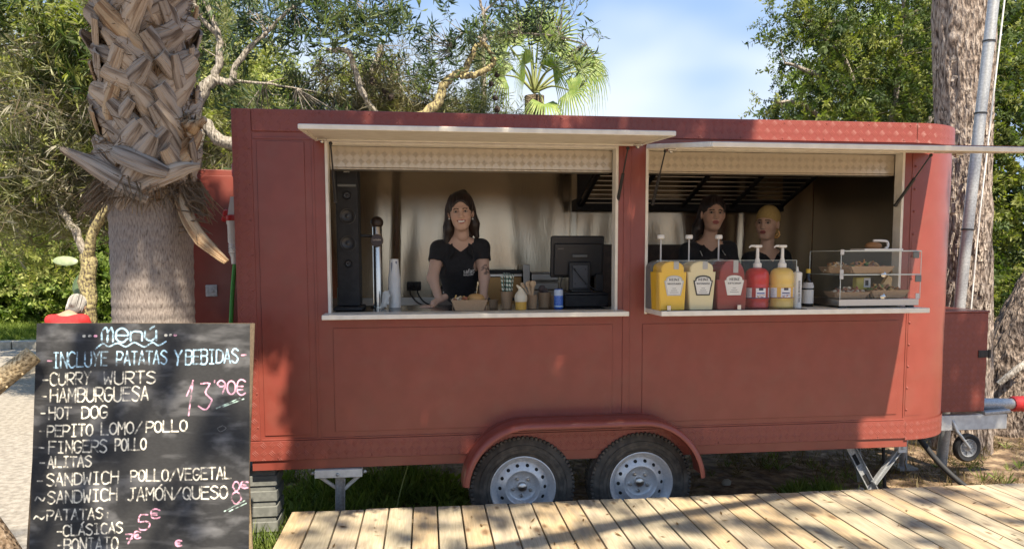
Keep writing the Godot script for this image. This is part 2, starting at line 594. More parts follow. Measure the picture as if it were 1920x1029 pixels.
func trailer() -> void:
	var t := thing("food_trailer", "long red food trailer with two serving hatches propped open", "food trailer")
	var mb := MB.new()
	# outer shell: side wall in butted pieces round the two hatches
	mb.bx(0.0, 4.17, 0.552, 1.385, -0.03, 0.0)
	mb.bx(0.0, 4.17, 2.40, 2.56, -0.03, 0.0)
	mb.bx(0.0, 0.505, 1.385, 2.40, -0.03, 0.0)
	mb.bx(2.235, 2.405, 1.385, 2.40, -0.03, 0.0)
	mb.bx(4.10, 4.17, 1.385, 2.40, -0.03, 0.0)
	put("side_wall", mb, M.red, t)
	mb = MB.new()
	mb.sheet(around_corner(0.552, 2.56, 0.51))
	mb.sheet(around_corner(0.552, 2.56, 0.48), -1.0)
	put("rounded_corner", mb, M.red, t)
	mb = MB.new()
	mb.bx(4.65, 4.68, 0.552, 2.56, -2.1, -0.51)
	put("front_wall", mb, M.red, t)
	mb = MB.new()       # rear wall round its doorway
	mb.bx(0.0, 0.03, 0.552, 2.56, -0.52, -0.0301)
	mb.bx(0.0, 0.03, 2.32, 2.56, -1.32, -0.5201)
	mb.bx(0.0, 0.03, 0.552, 2.56, -2.1, -1.3201)
	put("rear_wall", mb, M.red, t)
	mb = MB.new()
	mb.bx(0.0, 4.65, 0.552, 2.56, -2.10, -2.08)
	put("far_wall", mb, M.red, t)
	mb = MB.new()
	var edge := PackedVector2Array([Vector2(0, 0), Vector2(0, 2.1), Vector2(4.68, 2.1)])
	for k in 11: edge.append(Vector2(4.17 + sin(PI / 2 * (10 - k) / 10.0) * 0.51, 0.51 - cos(PI / 2 * (10 - k) / 10.0) * 0.51))
	mb.prism(edge, 0.03, Transform3D(Basis(Vector3.RIGHT, -PI / 2), Vector3(0, 2.545, 0)))
	put("roof", mb, M.white, t)
	mb = MB.new()
	mb.prism(edge, 0.05, Transform3D(Basis(Vector3.RIGHT, -PI / 2), Vector3(0, 0.58, 0)))
	put("floor", mb, M.white, t)
	mb = MB.new()
	mb.bx(0.04, 4.16, 0.61, 1.38, -0.058, -0.0305)
	mb.bx(0.04, 0.503, 1.3805, 2.51, -0.058, -0.0305)
	mb.bx(2.237, 2.403, 1.3805, 2.51, -0.058, -0.0305)
	mb.bx(4.102, 4.16, 1.3805, 2.51, -0.058, -0.0305)
	put("inner_cladding", mb, M.cream, t)
	# steel lining
	strip("back_lining", t, M.steel, 0.031, 4.628, 0.606, 2.529, -2.079, -2.06)
	mb = MB.new()
	mb.bx(0.031, 0.04, 0.606, 2.529, -0.52, -0.1)
	mb.bx(0.031, 0.04, 0.606, 2.529, -2.059, -1.32)
	put("rear_lining", mb, M.steel, t)
	mb = MB.new()
	mb.bx(4.63, 4.648, 0.606, 2.529, -2.059, -0.52)
	put("front_lining", mb, mat(L(0.30, 0.255, 0.19), 0.38, 0.9), t)
	strip("ceiling_lining", t, M.cream, 0.041, 4.44, 2.519, 2.529, -2.05, -0.1)
	# red tread plate: top rim, corner post, skirt
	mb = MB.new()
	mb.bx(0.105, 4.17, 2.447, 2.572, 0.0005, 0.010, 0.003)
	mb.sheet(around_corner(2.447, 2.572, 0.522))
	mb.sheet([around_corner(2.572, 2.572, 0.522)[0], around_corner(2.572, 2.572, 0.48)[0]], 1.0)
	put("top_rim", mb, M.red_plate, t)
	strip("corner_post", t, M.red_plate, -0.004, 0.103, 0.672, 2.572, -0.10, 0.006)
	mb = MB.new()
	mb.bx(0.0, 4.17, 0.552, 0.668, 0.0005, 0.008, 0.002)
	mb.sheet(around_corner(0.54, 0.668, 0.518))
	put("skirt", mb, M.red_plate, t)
	strip("chassis_rail", t, M.red, 0.05, 4.195, 0.492, 0.5515, -0.06, -0.004)
	# raised sheets and trims on the side
	strip("side_panel", t, M.red, 0.128, 0.392, 0.70, 2.395, 0.0005, 0.006, 0.004)
	strip("side_panel", t, M.red, 0.53, 2.205, 0.712, 1.325, 0.0005, 0.005, 0.004)
	strip("side_panel", t, M.red, 2.395, 4.105, 0.712, 1.325, 0.0005, 0.005, 0.004)
	strip("trim_strip", t, M.red, 0.43, 0.445, 0.67, 2.44, 0.0005, 0.004)
	strip("trim_strip", t, M.red, 2.268, 2.312, 0.67, 2.40, 0.0005, 0.005)
	strip("trim_strip", t, M.red, 0.11, 4.16, 2.405, 2.418, 0.0005, 0.005)
	strip("trim_strip", t, M.red, 0.11, 4.16, 0.670, 0.680, 0.0005, 0.006)
	strip("trim_strip", t, M.red, 4.15, 4.158, 0.69, 2.40, 0.0005, 0.004)
	mb = MB.new()        # service flap on the rounded corner
	var rows := []
	for y in [0.70, 1.83]:
		var row := []
		for k in 11:
			var a := PI / 2 * k / 13.5
			row.append(Vector3(4.165 + sin(a) * 0.5135, y, -0.51 + cos(a) * 0.5125))
		rows.append(row)
	mb.sheet(rows)
	put("corner_panel", mb, M.red, t)
	mb = MB.new()
	for k in 12: mb.ball(Vector3(4.175, 0.74 + k * 0.142, 0.004), Vector3(0.007, 0.007, 0.004), 8, 4)
	for k in 15:
		mb.ball(Vector3(0.2 + k * 0.28, 2.555, 0.011), Vector3(0.005, 0.005, 0.003), 6, 4)
		mb.ball(Vector3(0.3 + k * 0.27, 2.462, 0.011), Vector3(0.005, 0.005, 0.003), 6, 4)
		mb.ball(Vector3(0.2 + k * 0.27, 0.567, 0.009), Vector3(0.005, 0.005, 0.003), 6, 4)
	for k in 9:
		mb.ball(Vector3(0.09, 0.75 + k * 0.2, 0.007), Vector3(0.006, 0.006, 0.003), 6, 4)
	stuff(put("rivets", mb, M.red, t))
	# hatch frames
	for o in [[0.505, 2.235], [2.405, 4.10]]:
		mb = MB.new()
		mb.bx(o[0], o[0] + 0.018, 1.386, 2.40, -0.075, 0.004, 0.002)
		mb.bx(o[1] - 0.018, o[1], 1.386, 2.40, -0.075, 0.004, 0.002)
		mb.bx(o[0] + 0.0181, o[1] - 0.0181, 2.385, 2.3995, -0.075, 0.004, 0.002)
		put("hatch_frame", mb, M.edge, t)
		mb = MB.new()
		mb.bx(o[0] + 0.019, o[1] - 0.019, 2.262, 2.384, -0.10, -0.076, 0.003)
		mb.bx(o[0] + 0.019, o[1] - 0.019, 2.250, 2.2615, -0.16, -0.076, 0.003)
		put("tread_plate_fascia", mb, M.alu_plate, t)
	flap(t, 0.455, 2.355, 2.412, 0.66, -0.065)
	flap(t, 2.403, 4.30, 2.40, 1.03, -0.134)
	# counters
	mb = MB.new()
	mb.bx(0.486, 2.262, 1.386, 1.414, -0.055, 0.17, 0.003)
	put("serving_counter", mb, M.edge, t)
	strip("counter_top", t, M.counter_dark, 0.53, 2.215, 1.39, 1.413, -0.70, -0.0555)
	mb = MB.new()
	mb.bx(2.41, 4.085, 1.394, 1.424, -0.055, 0.314, 0.003)
	put("serving_counter", mb, M.edge, t)
	strip("counter_top", t, M.counter_dark, 2.41, 4.09, 1.39, 1.423, -0.62, -0.0555)
	strip("counter_front", t, M.steel, 0.06, 4.16, 0.611, 1.389, -0.09, -0.0585)
	fender(t)
	for x in [1.647, 2.391]: wheel(t, Vector3(x, 0.328, -0.062))
	running_gear(t)
	rear_door(t)
	hood(t)

func flap(t: Node3D, x0: float, x1: float, hinge_y: float, reach: float, slope: float) -> void:
	var f := Node3D.new()
	f.name = numbered("hatch_flap", t)
	t.add_child(f, true)
	f.position = Vector3(0, hinge_y, 0.012)
	f.rotation.x = -asin(slope)
	var mb := MB.new()
	mb.bx(x0 + 0.004, x1 - 0.004, 0.0105, 0.014, 0.0, reach)
	put("flap_skin", mb, M.red, f)
	mb = MB.new()
	mb.bx(x0 + 0.02, x1 - 0.02, -0.006, 0.010, 0.02, reach - 0.02)
	put("flap_lining", mb, M.cream, f)
	mb = MB.new()
	mb.bx(x0, x1, -0.016, 0.010, reach - 0.019, reach + 0.006, 0.004)
	mb.bx(x0, x0 + 0.0195, -0.016, 0.010, 0.0, reach - 0.0191, 0.003)
	mb.bx(x1 - 0.0195, x1, -0.016, 0.010, 0.0, reach - 0.0191, 0.003)
	mb.bx(x0 + 0.0196, x1 - 0.0196, -0.014, 0.010, 0.0, 0.0195, 0.003)
	put("edge_profile", mb, M.edge, f)
	for x in [x0 + 0.06, x1 - 0.06]:
		mb = MB.new()
		mb.bx(x - 0.025, x + 0.025, -0.030, -0.0165, reach * 0.25, reach * 0.25 + 0.045, 0.004)
		mb.ball(Vector3(x, -0.034, reach * 0.25 + 0.022), Vector3(0.012, 0.010, 0.012))
		put("latch", mb, M.chrome, f)
	# gas struts from the jamb to the flap
	for x in [maxf(x0, 0.505) + 0.055, minf(x1, 4.10) - 0.12 if x1 < 3 else 4.13]:
		var foot := Vector3(x if x1 < 3 or x < 3 else 4.06, 2.06, -0.02)
		var head := Vector3(x, hinge_y - 0.055, 0.20)
		mb = MB.new()
		mb.tube([foot, foot.lerp(head, 0.55)], [0.010, 0.010], 8)
		mb.tube([foot.lerp(head, 0.5501), head], [0.0045, 0.0045], 8)
		mb.ball(foot, Vector3.ONE * 0.013, 8, 6)
		mb.ball(head, Vector3.ONE * 0.011, 8, 6)
		put("gas_strut", mb, M.black, t)

func fender(t: Node3D) -> void:
	# path over both wheels, profile from the wall to a turned-down lip
	var path := []
	for k in 17: path.append([Vector2(1.665, 0.375), PI - 0.08 + (PI / 2 - PI + 0.08) * k / 16.0])
	for k in 17: path.append([Vector2(2.345, 0.375), PI / 2 - (PI / 2 - 0.08) * k / 16.0])
	var prof := [Vector2(0.398, 0.002), Vector2(0.402, 0.06), Vector2(0.396, 0.075), Vector2(0.402, 0.09), Vector2(0.400, 0.17), Vector2(0.396, 0.195), Vector2(0.384, 0.212), Vector2(0.362, 0.215), Vector2(0.360, 0.209), Vector2(0.378, 0.204), Vector2(0.388, 0.18), Vector2(0.392, 0.002)]
	var rows := []
	for q in prof:
		var row := []
		for p in path:
			row.append(Vector3(p[0].x + cos(p[1]) * q.x, p[0].y + sin(p[1]) * q.x, q.y))
		rows.append(row)
	var mb := MB.new()
	mb.sheet(rows)
	put("mudguard", mb, M.red, t)

func wheel(t: Node3D, at: Vector3) -> void:
	var w := Node3D.new()
	w.name = numbered("wheel", t)
	t.add_child(w, true)
	w.position = at
	w.rotation.x = PI / 2           # lathe axis y -> out of the wall
	var mb := MB.new()
	mb.lathe([Vector2(0.195, -0.085), Vector2(0.255, -0.098), Vector2(0.30, -0.09), Vector2(0.318, -0.07), Vector2(0.325, -0.03), Vector2(0.325, 0.03), Vector2(0.318, 0.07), Vector2(0.302, 0.088), Vector2(0.262, 0.1), Vector2(0.235, 0.101), Vector2(0.215, 0.096), Vector2(0.198, 0.086)], 64)
	for k in 72:
		var a := TAU * k / 72
		var d := Vector3(cos(a), 0, sin(a))
		var B := Basis(d, Vector3.UP, d.cross(Vector3.UP)).orthonormalized()
		for s in [-1.0, 1.0]:
			mb.box(d * 0.3135 + Vector3(0, s * 0.066, 0), Vector3(0.02, 0.045, 0.019), 0.004, B)
		if k % 2 == 0:
			mb.box(d * 0.3225 + Vector3(0, 0.0, 0), Vector3(0.012, 0.06, 0.042), 0.003, B)
	for r in [0.222, 0.247, 0.272]:
		mb.lathe([Vector2(r - 0.002, 0.0995), Vector2(r, 0.1025), Vector2(r + 0.002, 0.0995)], 48)
	put("tyre", mb, M.rubber, w)
	mb = MB.new()
	mb.lathe([Vector2(0.198, 0.02), Vector2(0.200, 0.086), Vector2(0.203, 0.093), Vector2(0.198, 0.095), Vector2(0.187, 0.088), Vector2(0.176, 0.068), Vector2(0.166, 0.060), Vector2(0.160, 0.045), Vector2(0.152, 0.050), Vector2(0.120, 0.072), Vector2(0.108, 0.075), Vector2(0.098, 0.068), Vector2(0.090, 0.045), Vector2(0.078, 0.038), Vector2(0.040, 0.038), Vector2(0.0, 0.038)], 56)
	put("rim", mb, M.rim, w)
	for k in 14:
		mb = MB.new()
		var a := TAU * k / 14
		var c := Vector3(cos(a) * 0.139, 0.0588, sin(a) * 0.139)
		var X := frame_to(c, c + Vector3(cos(a) * 0.55, 0.84, sin(a) * 0.55))
		mb.lathe([Vector2(0.0115, -0.002), Vector2(0.0115, 0.0022), Vector2(0.0, 0.0022)], 12, X)
		put("vent_hole", mb, M.dark, w)
	mb = MB.new()
	mb.lathe([Vector2(0.031, 0.036), Vector2(0.030, 0.056), Vector2(0.024, 0.062), Vector2(0.0, 0.064)], 24)
	put("hub_cap", mb, M.brushed, w)
	for k in 5:
		mb = MB.new()
		var a := TAU * k / 5 + 0.4
		mb.lathe([Vector2(0.012, 0.037), Vector2(0.011, 0.050), Vector2(0.007, 0.056), Vector2(0.0, 0.057)], 8, Transform3D(Basis(), Vector3(cos(a) * 0.057, 0, sin(a) * 0.057)))
		put("wheel_bolt", mb, M.brushed, w)
	mb = MB.new()
	mb.tube([Vector3(0, -0.5, 0), Vector3(0, 0.036, 0)], [0.035, 0.035], 10)
	put("axle", mb, M.black_matt, w)

func leg(p: Node3D, called: String, a: Vector3, b: Vector3, w: float, m: Material, holes := 0) -> void:
	# pressed U-section arm, open towards the viewer
	var X := frame_to(a, b)
	var l := (b - a).length()
	var y := X.basis.y
	var z := (Vector3.BACK - y * y.z).normalized()
	X.basis = Basis(y.cross(z), y, z)
	var mb := MB.new()
	mb.box(X * Vector3(0, l / 2, -0.012), Vector3(w, l, 0.004), 0.0, X.basis)
	for s in [-1.0, 1.0]:
		mb.box(X * Vector3(s * (w / 2 - 0.0025), l / 2, 0.0025), Vector3(0.005, l, 0.0245), 0.001, X.basis)
	put(called, mb, m, p)
	for k in holes:
		var h := MB.new()
		h.box(X * Vector3(0, l * (0.22 + 0.3 * k), -0.0085), Vector3(w * 0.42, l * 0.15, 0.003), 0.001, X.basis)
		put("slot", h, M.dark, p.get_child(p.get_child_count() - 1))

func running_gear(t: Node3D) -> void:
	# rear jack stand under the left end
	var mb := MB.new()
	mb.bx(0.405, 0.683, 0.438, 0.488, -0.05, 0.02, 0.004)
	put("jack_bracket", mb, M.white, t)
	for q in [Vector3(0.54, 0.459, 0.021), Vector3(0.393, 0.463, -0.01), Vector3(0.697, 0.463, -0.01)]:
		mb = MB.new()
		mb.ball(q, Vector3(0.012, 0.011, 0.008), 10, 6)
		put("bolt", mb, M.galv, t)
	leg(t, "jack_leg", Vector3(0.552, 0.435, -0.02), Vector3(0.535, 0.03, -0.06), 0.056, M.galv)
	for s in [[0.43, 0.545], [0.66, 0.56]]:
		mb = MB.new()
		mb.tube([Vector3(s[0], 0.432, -0.04), Vector3(s[1], 0.34, -0.055)], [0.012, 0.012], 8)
		put("jack_brace", mb, M.white, t)
	mb = MB.new()
	mb.bx(0.46, 0.61, 0.0, 0.03, -0.13, 0.0, 0.004)
	put("jack_foot", mb, M.galv, t)
	# front corner steady: crossed pressed arms
	leg(t, "steady_arm", Vector3(3.86, 0.485, -0.12), Vector3(4.13, 0.02, -0.12), 0.066, M.galv, 3)
	leg(t, "steady_strut", Vector3(4.22, 0.462, -0.10), Vector3(4.035, 0.225, -0.10), 0.034, M.galv)
	leg(t, "steady_strut", Vector3(4.02, 0.48, -0.30), Vector3(3.98, 0.22, -0.16), 0.034, M.galv)
	mb = MB.new()
	mb.bx(4.19, 4.25, 0.43, 0.49, -0.13, -0.08, 0.003)
	mb.ball(Vector3(4.22, 0.462, -0.076), Vector3(0.012, 0.012, 0.007), 8, 6)
	put("steady_bracket", mb, M.white, t)
	mb = MB.new()
	mb.bx(4.07, 4.19, 0.0, 0.02, -0.18, -0.06, 0.003)
	put("steady_foot", mb, M.galv, t)
	# drawbar with coupling
	mb = MB.new()
	mb.box(Vector3(5.02, 0.49, -0.655), Vector3(0.86, 0.115, 0.06), 0.004)
	mb.box(Vector3(5.02, 0.49, -1.45), Vector3(0.86, 0.115, 0.06), 0.004)
	mb.box(Vector3(5.42, 0.49, -1.05), Vector3(0.06, 0.11, 0.74), 0.004)
	put("drawbar", mb, M.white, t)
	mb = MB.new()
	mb.tube([Vector3(5.18, 0.620, -0.70), Vector3(5.545, 0.607, -0.70)], [0.042, 0.042], 16)
	mb.box(Vector3(5.36, 0.563, -0.66), Vector3(0.22, 0.028, 0.10), 0.008, Basis(Vector3.BACK, 0.06))
	put("coupling", mb, M.galv, t)
	mb = MB.new()
	var pts := []
	var rad := []
	for k in 15:
		pts.append(Vector3(5.5455 + 0.018 * k, 0.607 - 0.0004 * k, -0.70))
		rad.append(0.052 + (0.009 if k % 2 else 0.0))
	mb.tube(pts, rad, 16)
	put("coupling_gaiter", mb, mat(L(0.5, 0.03, 0.03), 0.5), t)
	# jockey wheel on its stem
	var j := Node3D.new()
	j.name = "jockey_wheel"
	t.add_child(j, true)
	j.position = Vector3(5.12, 0.30, -0.62)
	j.rotation = Vector3(PI / 2, 0, 0)
	mb = MB.new()
	mb.lathe([Vector2(0.068, -0.02), Vector2(0.095, -0.028), Vector2(0.106, -0.015), Vector2(0.108, 0.0), Vector2(0.106, 0.015), Vector2(0.095, 0.028), Vector2(0.068, 0.02)], 32)
	put("tyre", mb, M.black_matt, j)
	mb = MB.new()
	mb.lathe([Vector2(0.070, 0.018), Vector2(0.066, 0.024), Vector2(0.058, 0.006), Vector2(0.03, 0.004), Vector2(0.022, 0.02), Vector2(0.012, 0.028), Vector2(0.0, 0.028)], 24)
	for k in 8:
		var a := TAU * k / 8
		mb.box(Vector3(cos(a) * 0.045, 0.009, sin(a) * 0.045), Vector3(0.036, 0.006, 0.008), 0.001, Basis(Vector3.UP, -a))
	put("rim", mb, M.galv, j)
	mb = MB.new()
	mb.tube([Vector3(5.12, 0.30, -0.585), Vector3(5.06, 0.375, -0.585), Vector3(5.02, 0.43, -0.60), Vector3(5.0, 0.52, -0.64)], [0.011, 0.011, 0.014, 0.014], 8)
	put("jockey_fork", mb, M.galv, t)
	mb = MB.new()
	mb.tube([Vector3(4.98, 0.02, -1.15), Vector3(4.98, 0.50, -1.15)], [0.03, 0.03], 10)
	mb.bx(4.9, 5.06, 0.0, 0.02, -1.23, -1.07)
	put("prop_stand", mb, M.galv, t)
	# tread-plate box on the drawbar
	var b := Node3D.new()
	b.name = "storage_box"
	t.add_child(b, true)
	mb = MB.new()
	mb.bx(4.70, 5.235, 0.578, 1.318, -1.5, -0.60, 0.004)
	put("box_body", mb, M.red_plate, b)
	mb = MB.new()
	mb.bx(4.70, 5.24, 1.3185, 1.334, -1.505, -0.594, 0.004)
	put("lid", mb, M.red, b)
	mb = MB.new()
	mb.bx(5.16, 5.25, 0.985, 1.038, -0.599, -0.592, 0.002)
	for p in [Vector2(5.175, 1.022), Vector2(5.175, 1.0), Vector2(5.215, 1.022), Vector2(5.215, 1.0)]:
		mb.ball(Vector3(p.x, p.y, -0.592), Vector3(0.005, 0.005, 0.003), 6, 4)
	mb.tube([Vector3(5.25, 0.98, -0.595), Vector3(5.25, 1.043, -0.595)], [0.011, 0.011], 10)
	put("hinge", mb, M.black, b)

func rear_door(t: Node3D) -> void:
	var d := Node3D.new()
	d.name = "rear_door"
	t.add_child(d, true)
	d.position = Vector3(-0.012, 0, -0.505)
	d.rotation.y = PI + 0.16
	var mb := MB.new()
	mb.bx(0.0, 0.76, 0.62, 2.283, -0.02, 0.02, 0.004)
	put("door_leaf", mb, M.red, d)
	mb = MB.new()
	mb.bx(0.03, 0.73, 0.66, 2.245, -0.024, -0.0205, 0.002)
	put("door_panel", mb, M.red, d)
	mb = MB.new()
	mb.bx(0.215, 0.285, 1.495, 1.57, -0.034, -0.0245, 0.006)
	mb.lathe([Vector2(0.013, 0), Vector2(0.012, 0.012), Vector2(0.0, 0.014)], 12, Transform3D(Basis(Vector3.RIGHT, -PI / 2), Vector3(0.25, 1.533, -0.034)))
	put("door_latch", mb, M.galv, d)
	mb = MB.new()       # marker lamp
	mb.bx(-0.035, -0.006, 2.20, 2.285, -0.16, -0.10, 0.008)
	put("marker_lamp", mb, mat(L(0.55, 0.02, 0.015), 0.15), t)

func hood(t: Node3D) -> void:
	var h := Node3D.new()
	h.name = "extractor_hood"
	t.add_child(h, true)
	# underside plane from the low back lip up to the front
	var a := Vector3(2.42, 2.175, -1.85)
	var b := Vector3(4.20, 2.175, -1.85)
	var c := Vector3(4.20, 2.42, -1.15)
	var d := Vector3(2.42, 2.42, -1.15)
	var mb := MB.new()
	mb.bx(2.38, 4.24, 2.135, 2.235, -2.055, -1.852, 0.004)
	mb.bx(2.38, 4.24, 2.40, 2.515, -1.16, -1.12, 0.004)
	mb.prism(PackedVector2Array([Vector2(-1.85, 2.19), Vector2(-1.16, 2.43), Vector2(-1.16, 2.51), Vector2(-1.85, 2.51)]), 0.012, Transform3D(Basis(Vector3(0, 0, 1), Vector3.UP, Vector3(-1, 0, 0)), Vector3(2.39, 0, 0)))
	mb.prism(PackedVector2Array([Vector2(-1.85, 2.19), Vector2(-1.16, 2.43), Vector2(-1.16, 2.51), Vector2(-1.85, 2.51)]), 0.012, Transform3D(Basis(Vector3(0, 0, 1), Vector3.UP, Vector3(-1, 0, 0)), Vector3(4.23, 0, 0)))
	mb.bx(2.38, 4.24, 2.5105, 2.515, -2.055, -1.161)
	put("hood_body", mb, M.black_matt, h)
	var up := (d - a)
	var n := up.cross(Vector3.RIGHT).normalized()
	var B := Basis(Vector3.RIGHT, up.normalized(), Vector3.RIGHT.cross(up.normalized()))
	for k in 5:
		mb = MB.new()
		var x := 2.42 + k * (1.78 / 4)
		mb.box(a.lerp(d, 0.5) + Vector3(x - 2.42, 0, 0), Vector3(0.035, up.length(), 0.03), 0.003, B)
		put("filter_frame", mb, M.black, h)
	for k in 4:
		for r in 8:
			mb = MB.new()
			var ce := a.lerp(d, (r + 0.7) / 8.6) + Vector3(0.2225 + k * 0.445, 0, 0)
			mb.box(ce, Vector3(0.40, 0.024, 0.008), 0.002, B * Basis(Vector3.RIGHT, 0.5))
			put("filter_slat", mb, M.brushed_dark, h)

# ---------------------------------------------------------------- plants
func bark(a: Color, b: Color, sc: Vector3, cm: float, seed_ := 51) -> StandardMaterial3D:
	var m := mat(Color.WHITE, 0.95, 0.0, 0.2)
	m.albedo_texture = ntex(noise(seed_, 0.012, 5), [[0.22, a * Color(0.5, 0.5, 0.5)], [0.42, a], [0.6, b], [0.8, b.lerp(Color.WHITE, 0.18)]])
	relief(m, ntex(noise(seed_, 0.012, 5), [], 512), cm)
	return tri_map(m, sc)

func rough_trunk(mb: MB, pts: Array, rads: Array, f: FastNoiseLite, amp: float, sides := 40, fine := 6) -> void:
	var c := curve(pts, fine)
	var m := c.size()
	var rows := []
	for i in m:
		var q := float(i) / fine
		var r: float = lerpf(rads[mini(int(q), rads.size() - 1)], rads[mini(int(q) + 1, rads.size() - 1)], q - int(q))
		var d: Vector3 = (c[mini(i + 1, m - 1)] - c[maxi(i - 1, 0)]).normalized()
		var u := d.cross(Vector3.FORWARD).normalized()
		var w := d.cross(u)
		var row := []
		for k in sides + 1:
			var a := TAU * (k % sides) / sides
			var o := u * cos(a) + w * sin(a)
			var p: Vector3 = c[i] + o * r
			var e := f.get_noise_3d(p.x * 9.0, p.y * 1.6, p.z * 9.0)
			e = 1.0 - absf(e) * 2.2
			row.append(c[i] + o * (r + e * amp))
		rows.append(row)
	mb.sheet(rows, -1.0)

func palm_trunk() -> void:
	var t := thing("palm_tree", "thick grey palm trunk wrapped in cut brown leaf bases, left of the trailer", "palm tree")
	var f := noise(61, 1.0, 3)
	var mb := MB.new()
	var rows := []
	for i in 150:
		var y := i / 149.0 * 2.16
		var row := []
		var r := 0.207 + 0.05 * pow(maxf(0.0, 1.0 - y / 0.7), 2.0) + 0.004 * sin(y * 3.0)
		r += 0.0045 * pow(0.5 + 0.5 * sin(y * 88.0 + f.get_noise_1d(y * 6.0) * 3.0), 3.0)
		for k in 97:
			var a := TAU * (k % 96) / 96.0
			var p := Vector3(cos(a), y, sin(a))
			var crack := maxf(0.0, f.get_noise_3d(p.x * 7.0, y * 0.9, p.z * 7.0) - 0.12)
			row.append(Vector3(-0.415 + y * 0.014 + cos(a) * (r - crack * 0.009), y, 0.2 + sin(a) * (r - crack * 0.009)))
		rows.append(row)
	mb.sheet(rows, -1.0)
	var m := mat(Color.WHITE, 0.95, 0, 0.2)
	m.albedo_texture = ntex(noise(62, 0.03, 4), [[0.15, L(0.13, 0.105, 0.09)], [0.36, L(0.235, 0.195, 0.172)], [0.8, L(0.31, 0.265, 0.235)]], 512)
	m.uv1_scale = Vector3(8, 3.4, 1)
	relief(m, ntex(noise(63, 0.03, 4), [], 512), 0.35)
	put("trunk", mb, m, t)
	# core behind the leaf bases
	mb = MB.new()
	mb.lathe([Vector2(0.19, 2.1), Vector2(0.20, 2.2), Vector2(0.20, 3.6)], 32, Transform3D(Basis(), Vector3(-0.385, 0, 0.2)))
	var fm := bark(L(0.16, 0.10, 0.06), L(0.25, 0.17, 0.10), Vector3(9, 3, 9), 1.0, 66)
	put("fibre_core", mb, fm, t)
	var mats := []
	for k in 4:
		var b := mat(Color.WHITE, 0.85, 0, 0.25)
		var lo: Color = [L(0.19, 0.125, 0.08), L(0.16, 0.12, 0.09), L(0.26, 0.155, 0.085), L(0.13, 0.095, 0.072)][k]
		var hi: Color = [L(0.46, 0.355, 0.26), L(0.38, 0.305, 0.24), L(0.46, 0.325, 0.20), L(0.31, 0.25, 0.20)][k]
		b.albedo_texture = ntex(noise(70 + k, 0.008, 5), [[0.2, lo], [0.38, lo.lerp(hi, 0.6)], [0.55, hi], [0.8, hi.lerp(Color.WHITE, 0.12)]], 256)
		b.uv1_scale = Vector3(3.6, 0.3, 1)
		relief(b, ntex(noise(80, 0.03, 4), [], 256), 0.6)
		mats.append(b)
	mb = MB.new()       # loose brown fibre between the leaf feet
	for k in 520:
		var a := rng.randf() * TAU
		var o := Vector3(cos(a), 0, sin(a))
		var p := Vector3(-0.385, rng.randf_range(2.12, 3.3), 0.2) + o * 0.215
		var d := (o * rng.randf_range(0.1, 0.6) + Vector3(-sin(a), 0, cos(a)) * rng.randf_range(-1, 1) + Vector3(0, rng.randf_range(-0.8, 0.8), 0)) * rng.randf_range(0.05, 0.13)
		mb.tube([p, p + d * 0.6, p + d + o * 0.02], [0.003, 0.0024, 0.0012], 4, false)
	stuff(put("loose_fibre", mb, mats[2], t))
	var boots := []
	for i in 121:
		var row := int(i / 11.0)
		var a := TAU * ((i % 11) / 11.0) + row * 0.61 + rng.randf_range(-0.25, 0.25)
		var s := 1.0 if rng.randf() < 0.5 else -1.0
		boots.append([a, 2.14 + row * 0.088 + rng.randf_range(-0.05, 0.05), s, rng.randf_range(0.23, 0.37), rng.randf_range(0.048, 0.076), rng.randf_range(0.35, 0.95), rng.randf_range(0.0, 0.36)])
	for q in boots: leaf_base(t, q, mats[rng.randi() % 4])
	# the long cut stalks that stick out
	stalk(t, [Vector3(-0.30, 2.06, 0.44), Vector3(-0.45, 2.13, 0.43), Vector3(-0.60, 2.215, 0.38), Vector3(-0.755, 2.285, 0.36)], [0.06, 0.062, 0.05, 0.014], mats[1])
	stalk(t, [Vector3(-0.36, 2.10, 0.45), Vector3(-0.25, 2.16, 0.44), Vector3(-0.16, 2.20, 0.40), Vector3(-0.08, 2.205, 0.38)], [0.06, 0.058, 0.048, 0.016], mats[0])
	stalk(t, [Vector3(-0.20, 2.06, 0.34), Vector3(-0.13, 1.93, 0.40), Vector3(-0.06, 1.83, 0.42), Vector3(0.045, 1.715, 0.42)], [0.03, 0.045, 0.052, 0.02], mats[2])
	stalk(t, [Vector3(-0.48, 2.28, 0.42), Vector3(-0.42, 2.26, 0.46), Vector3(-0.30, 2.21, 0.47), Vector3(-0.22, 2.17, 0.44)], [0.04, 0.062, 0.066, 0.04], mats[3])
	stalk(t, [Vector3(-0.15, 2.38, 0.30), Vector3(-0.10, 2.43, 0.32), Vector3(-0.06, 2.455, 0.33)], [0.045, 0.035, 0.02], mats[2])
	# torn fibre skirt
	mb = MB.new()
	for k in 420:
		var a := rng.randf() * TAU
		var o := Vector3(cos(a), 0, sin(a))
		var tang := Vector3(-sin(a), 0, cos(a)) * rng.randf_range(-1, 1)
		var p := Vector3(-0.385, rng.randf_range(2.03, 2.16), 0.2) + o * 0.205
		var l := rng.randf_range(0.05, 0.17)
		mb.tube([p, p + (o * 0.35 + tang * 0.6 + Vector3(0, -0.05, 0)) * l, p + (o * rng.randf_range(0.3, 1.0) + tang + Vector3(0, -0.7, 0)) * l], [0.0042, 0.0034, 0.0018], 4, false)
	stuff(put("torn_fibres", mb, mats[2], t))
	mb = MB.new()
